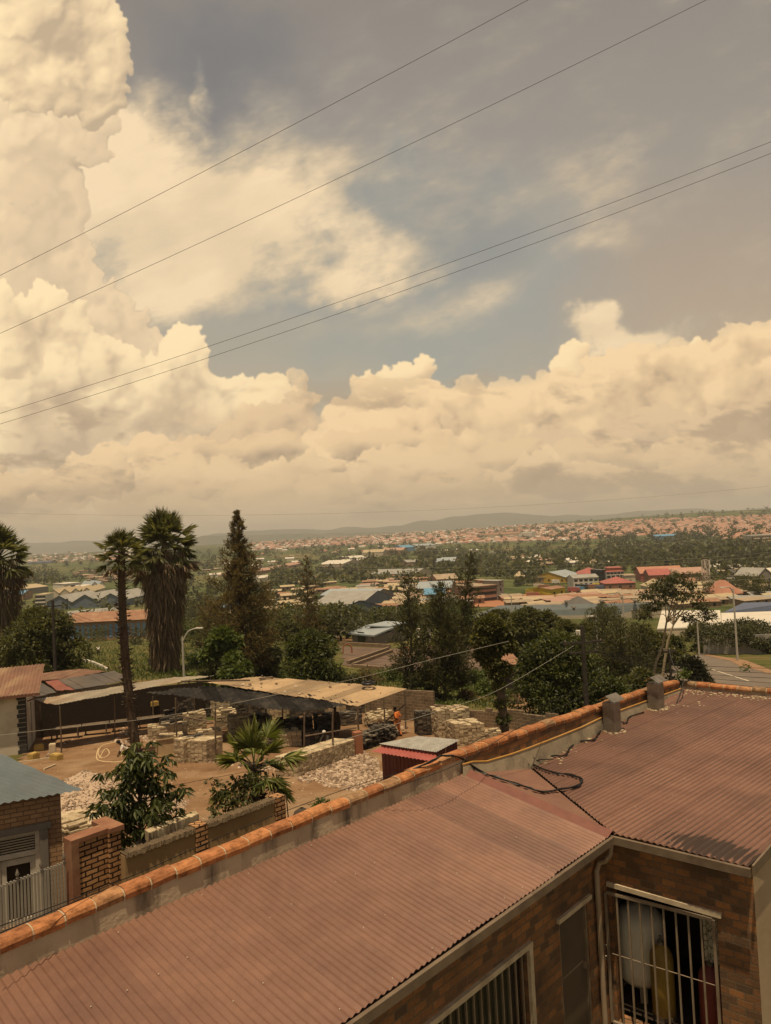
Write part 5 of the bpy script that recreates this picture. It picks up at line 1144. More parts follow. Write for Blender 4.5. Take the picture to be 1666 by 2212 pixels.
# --- people
SKIN = M_plain('dark_skin', (0.055, 0.030, 0.019), 0.55)
def person(base, H, yaw, label, shirt, trousers, pose, hair=(0.012, 0.010, 0.009)):
    # one skinned body, clothing as separate shells; local x forward, y left
    root = thing('person', base, label, 'person'); root.rotation_euler = (0, 0, yaw); k = H/1.75
    J = {'hip': (0, 0, .95), 'chest': (0.02, 0, 1.28), 'neck': (0.03, 0, 1.48), 'head': (0.05, 0, 1.60), 'crown': (0.06, 0, 1.72),
         'shL': (0.02, .19, 1.42), 'elL': (0.02, .26, 1.13), 'haL': (0.14, .25, .92), 'shR': (0.02, -.19, 1.42), 'elR': (0.02, -.26, 1.13), 'haR': (0.14, -.25, .92),
         'hiL': (0, .10, .92), 'knL': (0.05, .11, .50), 'anL': (0, .12, .08), 'toL': (0.17, .13, .03), 'hiR': (0, -.10, .92), 'knR': (0.05, -.11, .50), 'anR': (0, -.12, .08), 'toR': (0.17, -.13, .03)}
    J.update(pose)
    E = [('hip', 'chest'), ('chest', 'neck'), ('neck', 'head'), ('head', 'crown'), ('chest', 'shL'), ('shL', 'elL'), ('elL', 'haL'), ('chest', 'shR'), ('shR', 'elR'), ('elR', 'haR'), ('hip', 'hiL'), ('hiL', 'knL'), ('knL', 'anL'), ('anL', 'toL'), ('hip', 'hiR'), ('hiR', 'knR'), ('knR', 'anR'), ('anR', 'toR')]
    Rr = {'hip': (.15, .12), 'chest': (.16, .115), 'neck': (.06, .06), 'head': (.098, .085), 'crown': (.075, .065), 'sh': (.07, .07), 'el': (.045, .045), 'ha': (.033, .045), 'hi': (.10, .10), 'kn': (.066, .066), 'an': (.042, .042), 'to': (.045, .035)}
    def skin(name, keys, grow, mat, sub=1):
        me = bpy.data.meshes.new(name); ks = [q for q in J if q in keys]
        me.from_pydata([tuple(c*k for c in J[q]) for q in ks], [(ks.index(a), ks.index(b_)) for a, b_ in E if a in ks and b_ in ks], [])
        o = bpy.data.objects.new(name, me); COL.objects.link(o)
        md = o.modifiers.new('Skin', 'SKIN'); sv = me.skin_vertices[0].data
        for i, q in enumerate(ks):
            r = Rr.get(q) or Rr[q[:2]]; sv[i].radius = ((r[0]+grow)*k, (r[1]+grow)*k)
        sv[0].use_root = True
        ss = o.modifiers.new('Sub', 'SUBSURF'); ss.levels = ss.render_levels = sub+1
        dg = bpy.context.evaluated_depsgraph_get(); m2 = bpy.data.meshes.new_from_object(o.evaluated_get(dg)); bpy.data.objects.remove(o)
        m2.name = name; m2.materials.clear(); m2.materials.append(mat); m2.polygons.foreach_set('use_smooth', [True]*len(m2.polygons))
        o = bpy.data.objects.new(name, m2); COL.objects.link(o); o.parent = root; return o
    skin('body', list(J), 0.0, SKIN)
    skin('shirt', ['hip', 'chest', 'shL', 'elL', 'shR', 'elR'], 0.016, shirt)
    skin('trousers', ['hip', 'hiL', 'knL', 'anL', 'hiR', 'knR', 'anR'], 0.018, trousers)
    hd_ = MB(); c = (Vector(J['head'])*0.35+Vector(J['crown'])*0.65)*k
    hd_.lathe(c, [(0.095*k, -0.02*k), (0.108*k, 0.02*k), (0.095*k, 0.07*k), (0.05*k, 0.105*k), (0.001, 0.115*k)], 12); hd_.sm = True
    o = hd_.build('hair', M_plain('hair', hair, 0.9)); o.parent = root
    fc = MB(); f = Vector(J['head'])*k
    for s in (-1, 1):
        fc.lathe(f+Vector((0.088, 0.034*s, 0.022))*k, [(0.001, -0.012*k), (0.013*k, 0), (0.001, 0.012*k)], 6); fc.lathe(f+Vector((0.0, 0.098*s, 0.0))*k, [(0.001, -0.03*k), (0.018*k, 0), (0.001, 0.03*k)], 6)
    fc.lathe(f+Vector((0.105, 0, -0.02))*k, [(0.018*k, -0.015*k), (0.010*k, 0.02*k), (0.001, 0.045*k)], 6); fc.box(f+Vector((0.088, 0, -0.058))*k, (0.02*k, 0.05*k, 0.012*k))
    o = fc.build('face', SKIN); o.parent = root
    hm = MB()                                              # fingers and thumbs
    for s, hk, ek in ((1, 'haL', 'elL'), (-1, 'haR', 'elR')):
        h, e = Vector(J[hk])*k, Vector(J[ek])*k; d = (h-e).normalized(); sd_ = d.cross(Vector((1, 0, 0))).normalized() if abs(d.x) < 0.9 else Vector((0, 1, 0)); fw = sd_.cross(d)
        for i, ln in enumerate((0.075, 0.085, 0.08, 0.062)):
            b_ = h+d*0.035*k+fw*(i-1.5)*0.020*k; hm.tube([b_, b_+d*ln*0.5*k+sd_*0.006*k, b_+d*ln*0.9*k+sd_*0.025*k], [0.0095*k, 0.009*k, 0.007*k], 5)
        b_ = h+fw*-0.035*k; hm.tube([b_, b_+d*0.03*k-fw*0.025*k, b_+d*0.06*k-fw*0.022*k], [0.011*k, 0.010*k, 0.008*k], 5)
    o = hm.build('fingers', SKIN); o.parent = root
    return root
ORANGE = M_plain('orange_overall', (0.62, 0.165, 0.035), 0.85); PEACH = M_plain('faded_orange_overall', (0.60, 0.22, 0.075), 0.85); WHITEC = M_plain('white_cotton', (0.62, 0.55, 0.46), 0.9); DKC = M_plain('dark_cloth', (0.035, 0.03, 0.028), 0.9); BROWNC = M_plain('brown_cloth', (0.12, 0.075, 0.045), 0.9)
def pbase(x, y): return G(x, y)
pb_ = pbase(860, 1592); person(pb_, 1.78, rad(150), 'worker in orange overalls walking past the shed edge with arms folded behind', ORANGE, PEACH,
       {'crown': (0.12, 0, 1.70), 'head': (0.10, 0, 1.58), 'neck': (0.05, 0, 1.47), 'elL': (-0.10, .25, 1.14), 'haL': (-0.16, .05, 1.02), 'elR': (-0.10, -.25, 1.14), 'haR': (-0.17, -.04, 1.0), 'knL': (0.20, .10, .52), 'anL': (0.24, .11, .09), 'toL': (0.42, .12, .04), 'knR': (-0.02, -.10, .50), 'anR': (-0.20, -.11, .10), 'toR': (-0.03, -.12, .03)})
person(pbase(278, 1662), 1.72, rad(200), 'worker in a white shirt bending forward behind the broadleaf tree', WHITEC, DKC,
       {'chest': (0.20, 0, 1.20), 'neck': (0.33, 0, 1.34), 'head': (0.42, 0, 1.42), 'crown': (0.48, 0, 1.52), 'shL': (0.26, .19, 1.28), 'shR': (0.26, -.19, 1.28), 'elL': (0.36, .24, 1.02), 'haL': (0.48, .18, .82), 'elR': (0.36, -.24, 1.02), 'haR': (0.48, -.18, .82)})
person(pbase(727, 1588), 1.74, rad(250), 'worker in brown clothes standing in the shade under the black sheeting', BROWNC, BROWNC, {})
pw_ = person(pbase(706, 1640)+Vector((0, 1.2, 0)), 1.68, rad(230), 'worker with a white cap crouching behind the long paver stack', DKC, DKC,
       {'hip': (0, 0, .42), 'hiL': (0, .1, .42), 'hiR': (0, -.1, .42), 'knL': (0.38, .14, .52), 'knR': (0.38, -.14, .52), 'anL': (0.10, .13, .09), 'anR': (0.10, -.13, .09), 'toL': (0.27, .14, .03), 'toR': (0.27, -.14, .03), 'chest': (0.12, 0, .82), 'neck': (0.20, 0, .98), 'head': (0.26, 0, 1.10), 'crown': (0.29, 0, 1.22), 'shL': (0.15, .19, .92), 'shR': (0.15, -.19, .92), 'elL': (0.34, .24, .70), 'elR': (0.34, -.24, .70), 'haL': (0.52, .14, .62), 'haR': (0.52, -.14, .62)}, hair=(0.6, 0.55, 0.48))
person(pbase(213, 1418), 1.75, rad(120), 'distant person in a white top bending in the grass field', WHITEC, DKC, {'chest': (0.15, 0, 1.22), 'neck': (0.26, 0, 1.38), 'head': (0.33, 0, 1.47), 'crown': (0.38, 0, 1.57), 'shL': (0.2, .19, 1.31), 'shR': (0.2, -.19, 1.31), 'elL': (0.25, .24, 1.05), 'haL': (0.34, .2, .85), 'elR': (0.25, -.24, 1.05), 'haR': (0.34, -.2, .85)})
# ---------------------------------------------------------------- vegetation
nr = np.random.RandomState(5)
def unit(a): return a/np.maximum(1e-9, np.linalg.norm(a, axis=1, keepdims=True))
class LB:                                                 # leaf batch: folded diamonds
    def __init__(s): s.V = []; s.F = []; s.n = 0
    def add(s, P, D, L, W, fold=0.25, bend=0.15):
        n = len(P)
        if n == 0: return
        D = unit(D); up = unit(nr.randn(n, 3)*0.6+np.array([0, 0, 1.0])); S = unit(np.cross(D, up)); U = np.cross(S, D)
        L = np.broadcast_to(np.asarray(L, float).reshape(-1, 1), (n, 1)); W = np.broadcast_to(np.asarray(W, float).reshape(-1, 1), (n, 1))
        mid = P+D*L*0.45
        v = np.stack([P, mid+S*W*0.5+U*W*fold*0.5, P+D*L-U*L*bend, mid-S*W*0.5+U*W*fold*0.5], 1).reshape(-1, 3)
        b = s.n+np.arange(n)*4
        s.F.append(np.concatenate([np.stack([b, b+1, b+2], 1), np.stack([b, b+2, b+3], 1)], 0)); s.V.append(v); s.n += n*4
    def build(s, name, mat, parent=None):
        V = np.concatenate(s.V); F = np.concatenate(s.F)
        if parent is not None: V = V-np.array(parent.matrix_basis.translation)
        me = bpy.data.meshes.new(name); me.vertices.add(len(V)); me.vertices.foreach_set('co', V.ravel())
        me.loops.add(len(F)*3); me.loops.foreach_set('vertex_index', F.ravel()); me.polygons.add(len(F))
        me.polygons.foreach_set('loop_start', np.arange(len(F))*3); me.polygons.foreach_set('loop_total', np.full(len(F), 3))
        me.update(calc_edges=True); me.validate(); me.materials.append(mat)
        o = bpy.data.objects.new(name, me); COL.objects.link(o)
        if parent is not None: o.parent = parent
        return o
LEAF = M_leaf('broad_leaf', (0.036, 0.042, 0.015), (0.080, 0.084, 0.028), (0.155, 0.145, 0.052), 0.45)
LEAFY = M_leaf('fresh_leaf', (0.040, 0.058, 0.015), (0.078, 0.105, 0.026), (0.14, 0.16, 0.045), 0.4)
LEAFB = M_leaf('casuarina_needles', (0.070, 0.053, 0.030), (0.125, 0.095, 0.052), (0.20, 0.15, 0.08), 0.4, 0.9, 0.05)
LEAFO = M_leaf('olive_leaf', (0.034, 0.038, 0.017), (0.068, 0.070, 0.030), (0.115, 0.105, 0.048), 0.35)
GLOSS = M_leaf('glossy_leaf', (0.025, 0.034, 0.011), (0.060, 0.074, 0.021), (0.140, 0.146, 0.044), 0.4, 0.45, 0.3)
PALMG = M_leaf('palm_frond', (0.050, 0.058, 0.025), (0.115, 0.12, 0.050), (0.23, 0.22, 0.095), 0.4, 0.5)
PALMD = M_leaf('dead_frond', (0.085, 0.061, 0.042), (0.20, 0.145, 0.098), (0.36, 0.27, 0.185), 0.25, 0.9, 0.05)
BARK = M_worn('bark', (0.055, 0.040, 0.027), (0.12, 0.09, 0.06), 4, 1.0, bmp=0.7, bdist=0.03)
BARKP = M_worn('pale_bark', (0.22, 0.165, 0.105), (0.32, 0.245, 0.16), 4, 0.9, bmp=0.4)
BARKD = M_worn('palm_trunk', (0.050, 0.034, 0.022), (0.10, 0.07, 0.045), 9, 1.0, bmp=0.8, bdist=0.03)
def crown_leaves(lb, clumps, n, L, W, outward=0.8, droop=0.15, shell=0.55):
    c = np.array([k[:3] for k in clumps]); r = np.array([k[3] for k in clumps]); sq = np.array([k[4] if len(k) > 4 else 0.85 for k in clumps])
    idx = nr.choice(len(c), n, p=(r**2)/np.sum(r**2)); d = unit(nr.randn(n, 3)); d[:, 2] = d[:, 2]*0.9+0.1
    rr = r[idx]*(shell+(1-shell)*nr.rand(n)**0.5)*(0.92+0.25*nr.randn(n)*0.5)
    off = d*rr[:, None]; off[:, 2] *= sq[idx]
    D = d*outward+nr.randn(n, 3)*0.55; D[:, 2] -= droop
    lb.add(c[idx]+off, D, L*(0.7+0.6*nr.rand(n)), W*(0.7+0.6*nr.rand(n)))
def limbs(mb, base, fork, clumps, r0, seed, n=6, sag=0.0):
    r = random.Random(seed); base, fork = Vector(base), Vector(fork)
    m = base.lerp(fork, 0.5)+Vector((r.gauss(0, .06), r.gauss(0, .06), 0))*(fork-base).length
    mb.tube([base-Vector((0, 0, 0.3)), base+(m-base)*0.25, m, fork], [r0*1.35, r0, r0*0.85, r0*0.7], 8)
    for k in clumps[:n]:
        e = Vector(k[:3]); q = fork.lerp(e, 0.5)+Vector((r.gauss(0, .1), r.gauss(0, .1), r.uniform(-.1, .25)))*(e-fork).length*0.6
        mb.tube([fork, q, e], [r0*0.5, r0*0.32, r0*0.10], 5)
def broad_tree(name, label, base, H, Wd, n, L, mat=LEAF, bark=BARK, trunk=0.25, seed=1, low=0.35, K=26, group=None, W=None, lean=(0, 0), cat='tree', r0=None, sq=0.85, flat=False):
    r = random.Random(seed); base = Vector(base); t = thing(name, base, label, cat, group)
    clumps = []
    for k in range(K):
        a = r.uniform(0, 6.283); h = low+(1-low)*r.random()**0.8; e = math.sin(math.pi*min(1, max(0.05, (h-low)/(1-low)*0.80+0.16)))**0.7 if not flat else 0.75+0.25*r.random()
        q = math.sqrt(r.random())*Wd*0.5*e*0.80
        rad_ = Wd*r.uniform(0.11, 0.20)
        clumps.append((base.x+lean[0]*h+math.cos(a)*q, base.y+lean[1]*h+math.sin(a)*q, base.z+H*h-rad_*0.5, rad_, sq))
    lb = LB(); crown_leaves(lb, clumps, n, L, W or L*0.5); lb.build('crown', mat, t)
    mb = MB(); limbs(mb, base, base+Vector((lean[0]*low, lean[1]*low, H*low*0.9)), clumps, r0 or max(0.06, H*0.022), seed, 9); mb.sm = True; mb.build('trunk', bark, t)
    return t
def casuarina(name, label, base, H, Wd, n, L, mat=LEAFB, seed=1, lean=(0, 0), low=0.08, sparse=1.0, ragged=0.25, group=None, power=0.9):
    r = random.Random(seed); base = Vector(base); t = thing(name, base, label, 'tree', group)
    mb = MB(); tip = base+Vector((lean[0], lean[1], H)); mb.tube([base-zz*0.3, base.lerp(tip, 0.5)+Vector((r.gauss(0, .1), r.gauss(0, .1), 0)), tip], [H*0.014, H*0.009, 0.02], 6)
    lb = LB(); P, D, LS = [], [], []
    nb = int(90*sparse)
    per = n//nb
    for k in range(nb):
        h = low+(1-low)*(k/nb)**0.9; a = k*2.4+r.uniform(-.5, .5); ln = Wd*0.5*(1-h)**power*(1-ragged+2*ragged*r.random())+0.10
        o = base.lerp(tip, h); d = Vector((math.cos(a), math.sin(a), 0.35+0.35*h)); e = o+d*ln
        mb.tube([o, o+d*ln*0.5+zz*0.05*ln, e], [0.012*H*(1-h)*0.35+0.012, 0.02, 0.008], 4, cap=False)
        nn = int(per*(0.35+1.3*(1-h)))
        tt = nr.rand(nn)**0.7; sp = 0.10+0.22*ln
        q = np.array(o)[None]+np.array(d)[None]*(ln*tt)[:, None]+nr.randn(nn, 3)*sp*0.42
        P.append(q); D.append(np.array(d)[None]*0.5+nr.randn(nn, 3)*0.5+np.array([0, 0, 0.25+0.5*h])); LS.append(np.full(nn, 0.45+0.55*(1-h)))
    P, D, LS = np.concatenate(P), np.concatenate(D), np.concatenate(LS); m = len(P)
    lb.add(P, D, L*LS*(0.6+0.8*nr.rand(m)), L*0.11, 0.1, 0.25); lb.build('crown', mat, t); mb.sm = True; mb.build('trunk', BARK, t); return t
def fan_frond(lb, base, d, petiole, R, nseg, wseg, droop=0.25, spread=2.6, up=None):
    # a palmate frond: petiole then narrow segments in a fan
    d = Vector(d).normalized(); s = d.cross(Vector((0, 0, 1))); s = s.normalized() if s.length > 1e-3 else Vector((1, 0, 0)); u = s.cross(d).normalized()
    if u.z < 0: u = -u
    c = Vector(base)+d*petiole-Vector((0, 0, droop*petiole*0.25))
    P, D, L = [], [], []
    for i in range(nseg):
        a = (i/(nseg-1)-0.5)*spread; v = (d*math.cos(a)+s*math.sin(a)+u*0.10*math.cos(2*a)).normalized()
        P.append(c); D.append(v-Vector((0, 0, droop*0.5))); L.append(R*(0.72+0.28*math.cos(a*0.7))*(0.92+0.16*rng.random()))
    P, D, L = np.array(P), np.array(D), np.array(L)
    lb.add(P, D, L, wseg, 0.5, droop*0.55); return c
def fan_palm(name, label, base, top, crown_r, nfr, trunk_r, skirt=None, seed=1, mat=PALMG, boots=True, bend=(0, 0), live=0.72, nseg=22):
    r = random.Random(seed); base, top = Vector(base), Vector(top); t = thing(name, base, label, 'palm tree')
    mid = base.lerp(top, 0.5)+Vector((bend[0], bend[1], 0))
    path = smooth_path([base-zz*0.3, base.lerp(mid, 0.5)+Vector((bend[0], bend[1], 0))*0.25, mid, mid.lerp(top, 0.5)+Vector((bend[0], bend[1], 0))*0.2, top], 5)
    mb = MB(); n = len(path); mb.tube(path, [trunk_r*(1.15-0.35*i/n) for i in range(n)], 10); mb.sm = True; mb.build('trunk', BARKD, t)
    if boots:
        lb = LB(); P, D = [], []
        H = (top-base).length
        for k in range(int(H*55)):
            q = None; i = r.random()*(n-1); q = path[int(i)].lerp(path[min(n-1, int(i)+1)], i-int(i))
            a = r.uniform(0, 6.283); o = Vector((math.cos(a), math.sin(a), 0)); P.append(q+o*trunk_r*0.75); D.append(o*0.9+zz*r.uniform(-0.2, 0.9))
        lb.add(np.array(P), np.array(D), 0.20+0.25*nr.rand(len(P))*trunk_r/0.3, 0.09, 0.3, 0.0); lb.build('leaf_bases', BARKD, t)['kind'] = 'stuff'
    lb = LB(); dead = LB(); pm = MB()
    for k in range(nfr):
        a = k*2.39996+r.uniform(-.2, .2); f = k/nfr; el = math.radians(82-115*f+r.uniform(-10, 10))
        d = Vector((math.cos(a)*math.cos(el), math.sin(a)*math.cos(el), math.sin(el)))
        pet = crown_r*(0.40+0.26*r.random()); R = crown_r*(0.40+0.14*r.random())
        b_ = lb if f < live else dead
        c = fan_frond(b_, top-zz*(f*crown_r*0.35), d, pet, R, nseg, crown_r*0.046, 0.12+0.55*f, 2.9)
        pm.tube([top-zz*(f*crown_r*0.35), c], [0.016*crown_r, 0.010*crown_r], 4, cap=False)
    lb.build('fronds', mat, t); pm.build('petioles', mat, t)
    if skirt:
        z0, z1, w0, w1, cnt = skirt                       # fractions along the trunk from the top, half widths
        for k in range(cnt):
            f = r.random()**0.8; q = top.lerp(base, f*z1); a = r.uniform(0, 6.283); w = (w0*(1-f)+w1*f)*r.uniform(0.62, 1.06)
            if f < 0.12: w = w0*(0.75+1.0*f)*r.uniform(0.6, 1.05)
            o = Vector((math.cos(a)*w, math.sin(a)*w, 0)); P = q+o; Ls = r.uniform(0.7, 1.7)*crown_r*0.42
            d = (Vector((math.cos(a)*0.10, math.sin(a)*0.10, -1))+Vector((r.gauss(0, .14), r.gauss(0, .14), 0)))
            dead.add(np.array([P]), np.array([d]), Ls, r.uniform(0.05, 0.13), 0.3, r.uniform(-.08, .08))
    if dead.n: dead.build('dead_fronds', PALMD, t)
    return t
# palms
def at_top(px, py, base): return PD(px, py, depth(base))
pb1 = G(357, 1452); tp1 = at_top(355, 1172, pb1)
fan_palm('fan_palm', 'tall fan palm with a long grey-brown skirt of dead fronds, the bushiest of the palms', pb1, tp1, 4.3, 52, 0.42, (0.0, 0.90, 2.75, 1.25, 4200), seed=3, boots=False, live=0.80, nseg=26)
pb2 = GP(296, 1590, 41.5); tp2 = at_top(262, 1192, pb2)
fan_palm('fan_palm', 'slender fan palm with a bare dark ragged trunk standing in the yard', pb2, tp2, 1.5, 30, 0.24, None, seed=5, live=0.92, bend=(-0.25, 0), nseg=22)
pb3 = G(6, 1468); tp3 = at_top(-4, 1195, pb3)
fan_palm('fan_palm', 'fan palm cut by the left edge of the view, with a drooping dead skirt', pb3, tp3, 4.0, 48, 0.40, (0.0, 0.9, 2.6, 1.0, 3000), seed=8, boots=False, live=0.82, nseg=24)
pb4 = GP(553, 1735, 19.6); tp4 = PD(549, 1648, 19.3)
fan_palm('fan_palm', 'small bright green fan palm growing behind the plaster wall in the foreground', pb4, tp4, 1.3, 17, 0.13, None, seed=11, mat=M_leaf('bright_palm_frond', (0.080, 0.10, 0.026), (0.17, 0.19, 0.055), (0.32, 0.31, 0.11), 0.35, 0.45), boots=True, live=1.0, nseg=30)
# conifers (casuarinas)
casuarina('casuarina', 'tall brownish cone-shaped conifer right of the bushiest palm', GP(532, 1470, 80), 18.3, 9.4, 19000, 0.66, seed=2, lean=(-0.25, 0), ragged=0.45, power=1.0)
casuarina('casuarina', 'thin see-through brown conifer behind the round dark tree', GP(672, 1440, 105), 14.0, 6.5, 2200, 0.7, seed=4, sparse=0.4, ragged=0.4, low=0.2)
casuarina('casuarina', 'narrow olive conifer right of the small grey house', GP(893, 1495, 64), 10.6, 3.4, 3600, 0.6, LEAFO, seed=6, sparse=0.6, ragged=0.35, power=0.55)
casuarina('casuarina', 'dense olive conifer between the grey house and the ivy-clad tree', GP(962, 1505, 62), 9.6, 4.4, 6500, 0.6, LEAFO, seed=7, sparse=0.7, ragged=0.3, power=0.5)
casuarina('casuarina', 'leaning dark conifer whose tip bends right above the dense olive one', GP(985, 1500, 70), 12.6, 3.4, 3600, 0.6, LEAFO, seed=9, sparse=0.55, lean=(2.2, 0), ragged=0.4, power=0.5, low=0.2)
for k, (px, top, dd, w, sd, lb_) in enumerate(((1308, 1322, 66, 4.2, 12, 'leftmost feathery conifer of the clump before the long blue roof'), (1345, 1340, 64, 4.0, 13, 'middle feathery conifer of the clump before the long blue roof'), (1385, 1352, 68, 3.8, 14, 'rightmost feathery conifer of the clump before the long blue roof'))):
    b_ = GP(px, 1450, dd); casuarina('casuarina', lb_, b_, PD(px, top, dd).z-b_.z, w, 3600, 0.5, LEAFO, seed=sd, sparse=0.7, ragged=0.35, power=0.5, group='feathery conifers before the blue roof')
# broadleaf trees
def btree(px, top, dd, wpx, n, L, label, seed, mat=LEAF, low=0.3, K=26, group=None, W=None, name='broadleaf_tree', lean=(0, 0), bark=BARK, flat=False, sq=0.85, r0=None, base_y=1450):
    b_ = GP(px, base_y, dd); H = PD(px, top, dd).z-b_.z
    return broad_tree(name, label, b_, H, wpx*dd/FPX, n, L, mat, bark, seed=seed, low=low, K=K, group=group, W=W, lean=lean, flat=flat, sq=sq, r0=r0)
btree(92, 1315, 80, 185, 16000, 0.42, 'big dark rounded tree behind the rusty shed at the left', 21, LEAF, 0.12, 40)
btree(55, 1318, 100, 120, 7000, 0.5, 'paler tree rising behind the big dark rounded tree at the left', 22, LEAFY, 0.2, 26)
btree(672, 1366, 62, 152, 15000, 0.36, 'round dense glossy tree standing behind the tan shed roof', 23, GLOSS, 0.08, 42, W=0.13)
btree(490, 1362, 68, 92, 2600, 0.55, 'light green papaya-like tree left of the round dense tree, upper crown', 24, LEAFY, 0.45, 14, W=0.3)
btree(505, 1425, 62, 84, 2200, 0.5, 'low light green papaya-like tree beside the tan shed roof', 25, LEAFY, 0.35, 12, W=0.28)
btree(470, 1372, 78, 90, 5000, 0.4, 'dark shrubby tree at the foot of the tall brown conifer', 26, LEAF, 0.05, 22)
btree(588, 1400, 82, 80, 4500, 0.4, 'dark shrubby tree right of the tall brown conifer', 27, LEAFO, 0.05, 20)
btree(1205, 1378, 50, 235, 26000, 0.30, 'large dark avocado-like tree behind the orange coping, right of the ivy-clad trunk', 28, GLOSS, 0.10, 60, W=0.12)
btree(1330, 1462, 47, 130, 7000, 0.28, 'low leafy tree just over the coping left of the first vent stack', 30, GLOSS, 0.1, 24, W=0.11)
btree(1385, 1450, 50, 110, 6000, 0.28, 'low leafy tree just over the coping between the vent stacks', 31, LEAF, 0.1, 22, W=0.12)
for k, (px, top, dd, w, sd) in enumerate(((1085, 1322, 104, 90, 32), (1140, 1314, 100, 110, 33), (1188, 1322, 108, 90, 34), (1232, 1346, 98, 90, 35), (1275, 1352, 104, 90, 36), (1045, 1330, 112, 80, 37))):
    btree(px, top, dd, w, 7000, 0.5, ('leftmost', 'tallest', 'third', 'fourth', 'rightmost', 'palest far left')[k]+' tree of the dark row below the long blue roof', sd, LEAF if k < 5 else LEAFO, 0.08, 24, 'dark row of trees below the blue roof')
btree(1412, 1352, 78, 95, 7000, 0.42, 'dark dense tree behind the two pale leaning trunks', 38, LEAF, 0.08, 26)
btree(1455, 1375, 84, 80, 5000, 0.42, 'dark tree left of the lamp post beside the road', 39, LEAF, 0.08, 22)
btree(1490, 1420, 62, 105, 2600, 0.34, 'loose low shrub overhanging the road corner', 40, LEAFO, 0.3, 16)
btree(1592, 1338, 104, 185, 9000, 0.36, 'flat-topped acacia on the grass beside the road', 41, LEAFO, 0.62, 40, flat=True, sq=0.35, bark=BARK, base_y=1408)
btree(1672, 1372, 98, 110, 5000, 0.36, 'second flat-topped acacia cut by the right edge', 42, LEAFO, 0.55, 24, flat=True, sq=0.4, base_y=1415)
btree(1512, 1345, 112, 80, 4500, 0.4, 'bushy tree between the grey lamp post and the flat-topped acacia', 43, LEAF, 0.1, 20)
# ivy-clad tree
ib = GP(1092, 1575, 42.5); iv = thing('ivy_clad_tree', ib, 'tree with an ivy-wrapped dark trunk rising behind the block wall', 'tree')
pts = [ib-zz*0.3, PD(1083, 1500, 42.5), PD(1070, 1440, 42.5), PD(1062, 1390, 42.5)]; mb = MB(); mb.tube(pts, [0.27, 0.24, 0.2, 0.13], 9); mb.sm = True; mb.build('trunk', BARK, iv)
lb = LB(); cl = [(*PD(px, py, 42.5+oz), r_) for px, py, oz, r_ in ((1055, 1355, 0, .75), (1085, 1365, .3, .7), (1040, 1385, -.2, .6), (1075, 1400, .2, .65), (1098, 1395, 0, .5), (1060, 1430, 0, .55), (1045, 1415, .2, .5), (1073, 1455, 0, .45), (1065, 1345, 0, .5), (1078, 1480, -.1, .32), (1092, 1445, .1, .4), (1088, 1555, 0, .36), (1082, 1520, 0, .3))]
crown_leaves(lb, cl, 7000, 0.24, 0.15); lb.build('crown', LEAF, iv)
# spindly tree with two pale leaning trunks
sb = GP(1407, 1475, 60); sp_ = thing('spindly_tree', sb, 'spindly tree with two pale leaning trunks and a thin purple-tinged crown', 'tree'); mb = MB()
A = [PD(*q, 60) for q in ((1408, 1480), (1418, 1430), (1432, 1395), (1440, 1345), (1452, 1300), (1468, 1262))]; B = [PD(*q, 59.4) for q in ((1428, 1490), (1436, 1430), (1443, 1385), (1455, 1350), (1478, 1318), (1502, 1290))]
mb.tube(A, [.12, .11, .10, .07, .045, .02], 7); mb.tube(B, [.12, .11, .10, .065, .04, .02], 7)
tips = [(1400, 1285), (1420, 1270), (1440, 1258), (1465, 1250), (1485, 1262), (1505, 1285), (1415, 1310), (1515, 1310), (1390, 1330), (1490, 1335), (1450, 1280), (1475, 1290), (1432, 1298), (1530, 1330)]
for i, q in enumerate(tips): mb.tube([(A if i % 2 else B)[3], ((A if i % 2 else B)[4]).lerp(PD(*q, 60), 0.5)-zz*0.1, PD(*q, 60+((i*37) % 11-5)*0.2)], [.045, .03, .01], 5)
mb.sm = True; mb.build('trunk', BARKP, sp_)
lb = LB(); crown_leaves(lb, [(*PD(q[0], q[1], 60+((i*37) % 11-5)*0.2), 0.75, 0.6) for i, q in enumerate(tips)], 3000, 0.26, 0.13, shell=0.1); lb.build('crown', LEAFO, sp_)
# foreground broadleaf (drooping glossy leaves)
fb_ = GP(302, 1790, 17.6); ft = thing('broadleaf_tree', fb_, 'glossy dark tree with drooping leaf rosettes behind the plaster wall in the foreground', 'tree')
lb = LB(); r = random.Random(51); mb = MB(); top = PD(300, 1612, 17.6)
mb.tube([fb_-zz*.3, fb_.lerp(top, .5), top], [0.09, 0.07, 0.02], 7)
ends = []
for k in range(30):
    h = 0.30+0.66*((k+0.5)/30); w = (0.22 if h > 0.85 else 1.0)*(1.12*(1-abs(h-0.5)/0.62)**0.8)*(0.35+0.65*r.random()); a = k*2.4+r.uniform(-.6, .6)
    o = fb_.lerp(top, h*0.92); e = fb_.lerp(top, h)+Vector((math.cos(a)*w, math.sin(a)*w, -0.10*w)); mb.tube([o-zz*0.25, o.lerp(e, .6)+zz*.06, e], [.022, .015, .007], 4, cap=False); ends.append((e, 0.21+0.08*r.random()))
for e0_, sg in ends:
    for j in range(9):
        e = e0_+Vector((r.gauss(0, sg), r.gauss(0, sg), r.gauss(0, sg*0.8))); m = 9
        if e.z-fb_.z < 0.5: continue
        P = np.repeat(np.array([e]), m, 0); ang = np.linspace(0, 6.283, m, endpoint=False)+r.random(); tl = r.uniform(-.5, .5)
        lb.add(P+nr.randn(m, 3)*0.02, np.stack([np.cos(ang), np.sin(ang), -0.30-0.55*nr.rand(m)+tl*np.cos(ang)], 1), 0.20+0.09*nr.rand(m), 0.075, 0.35, 0.3)
lb.build('crown', GLOSS, ft); mb.build('trunk', BARK, ft)
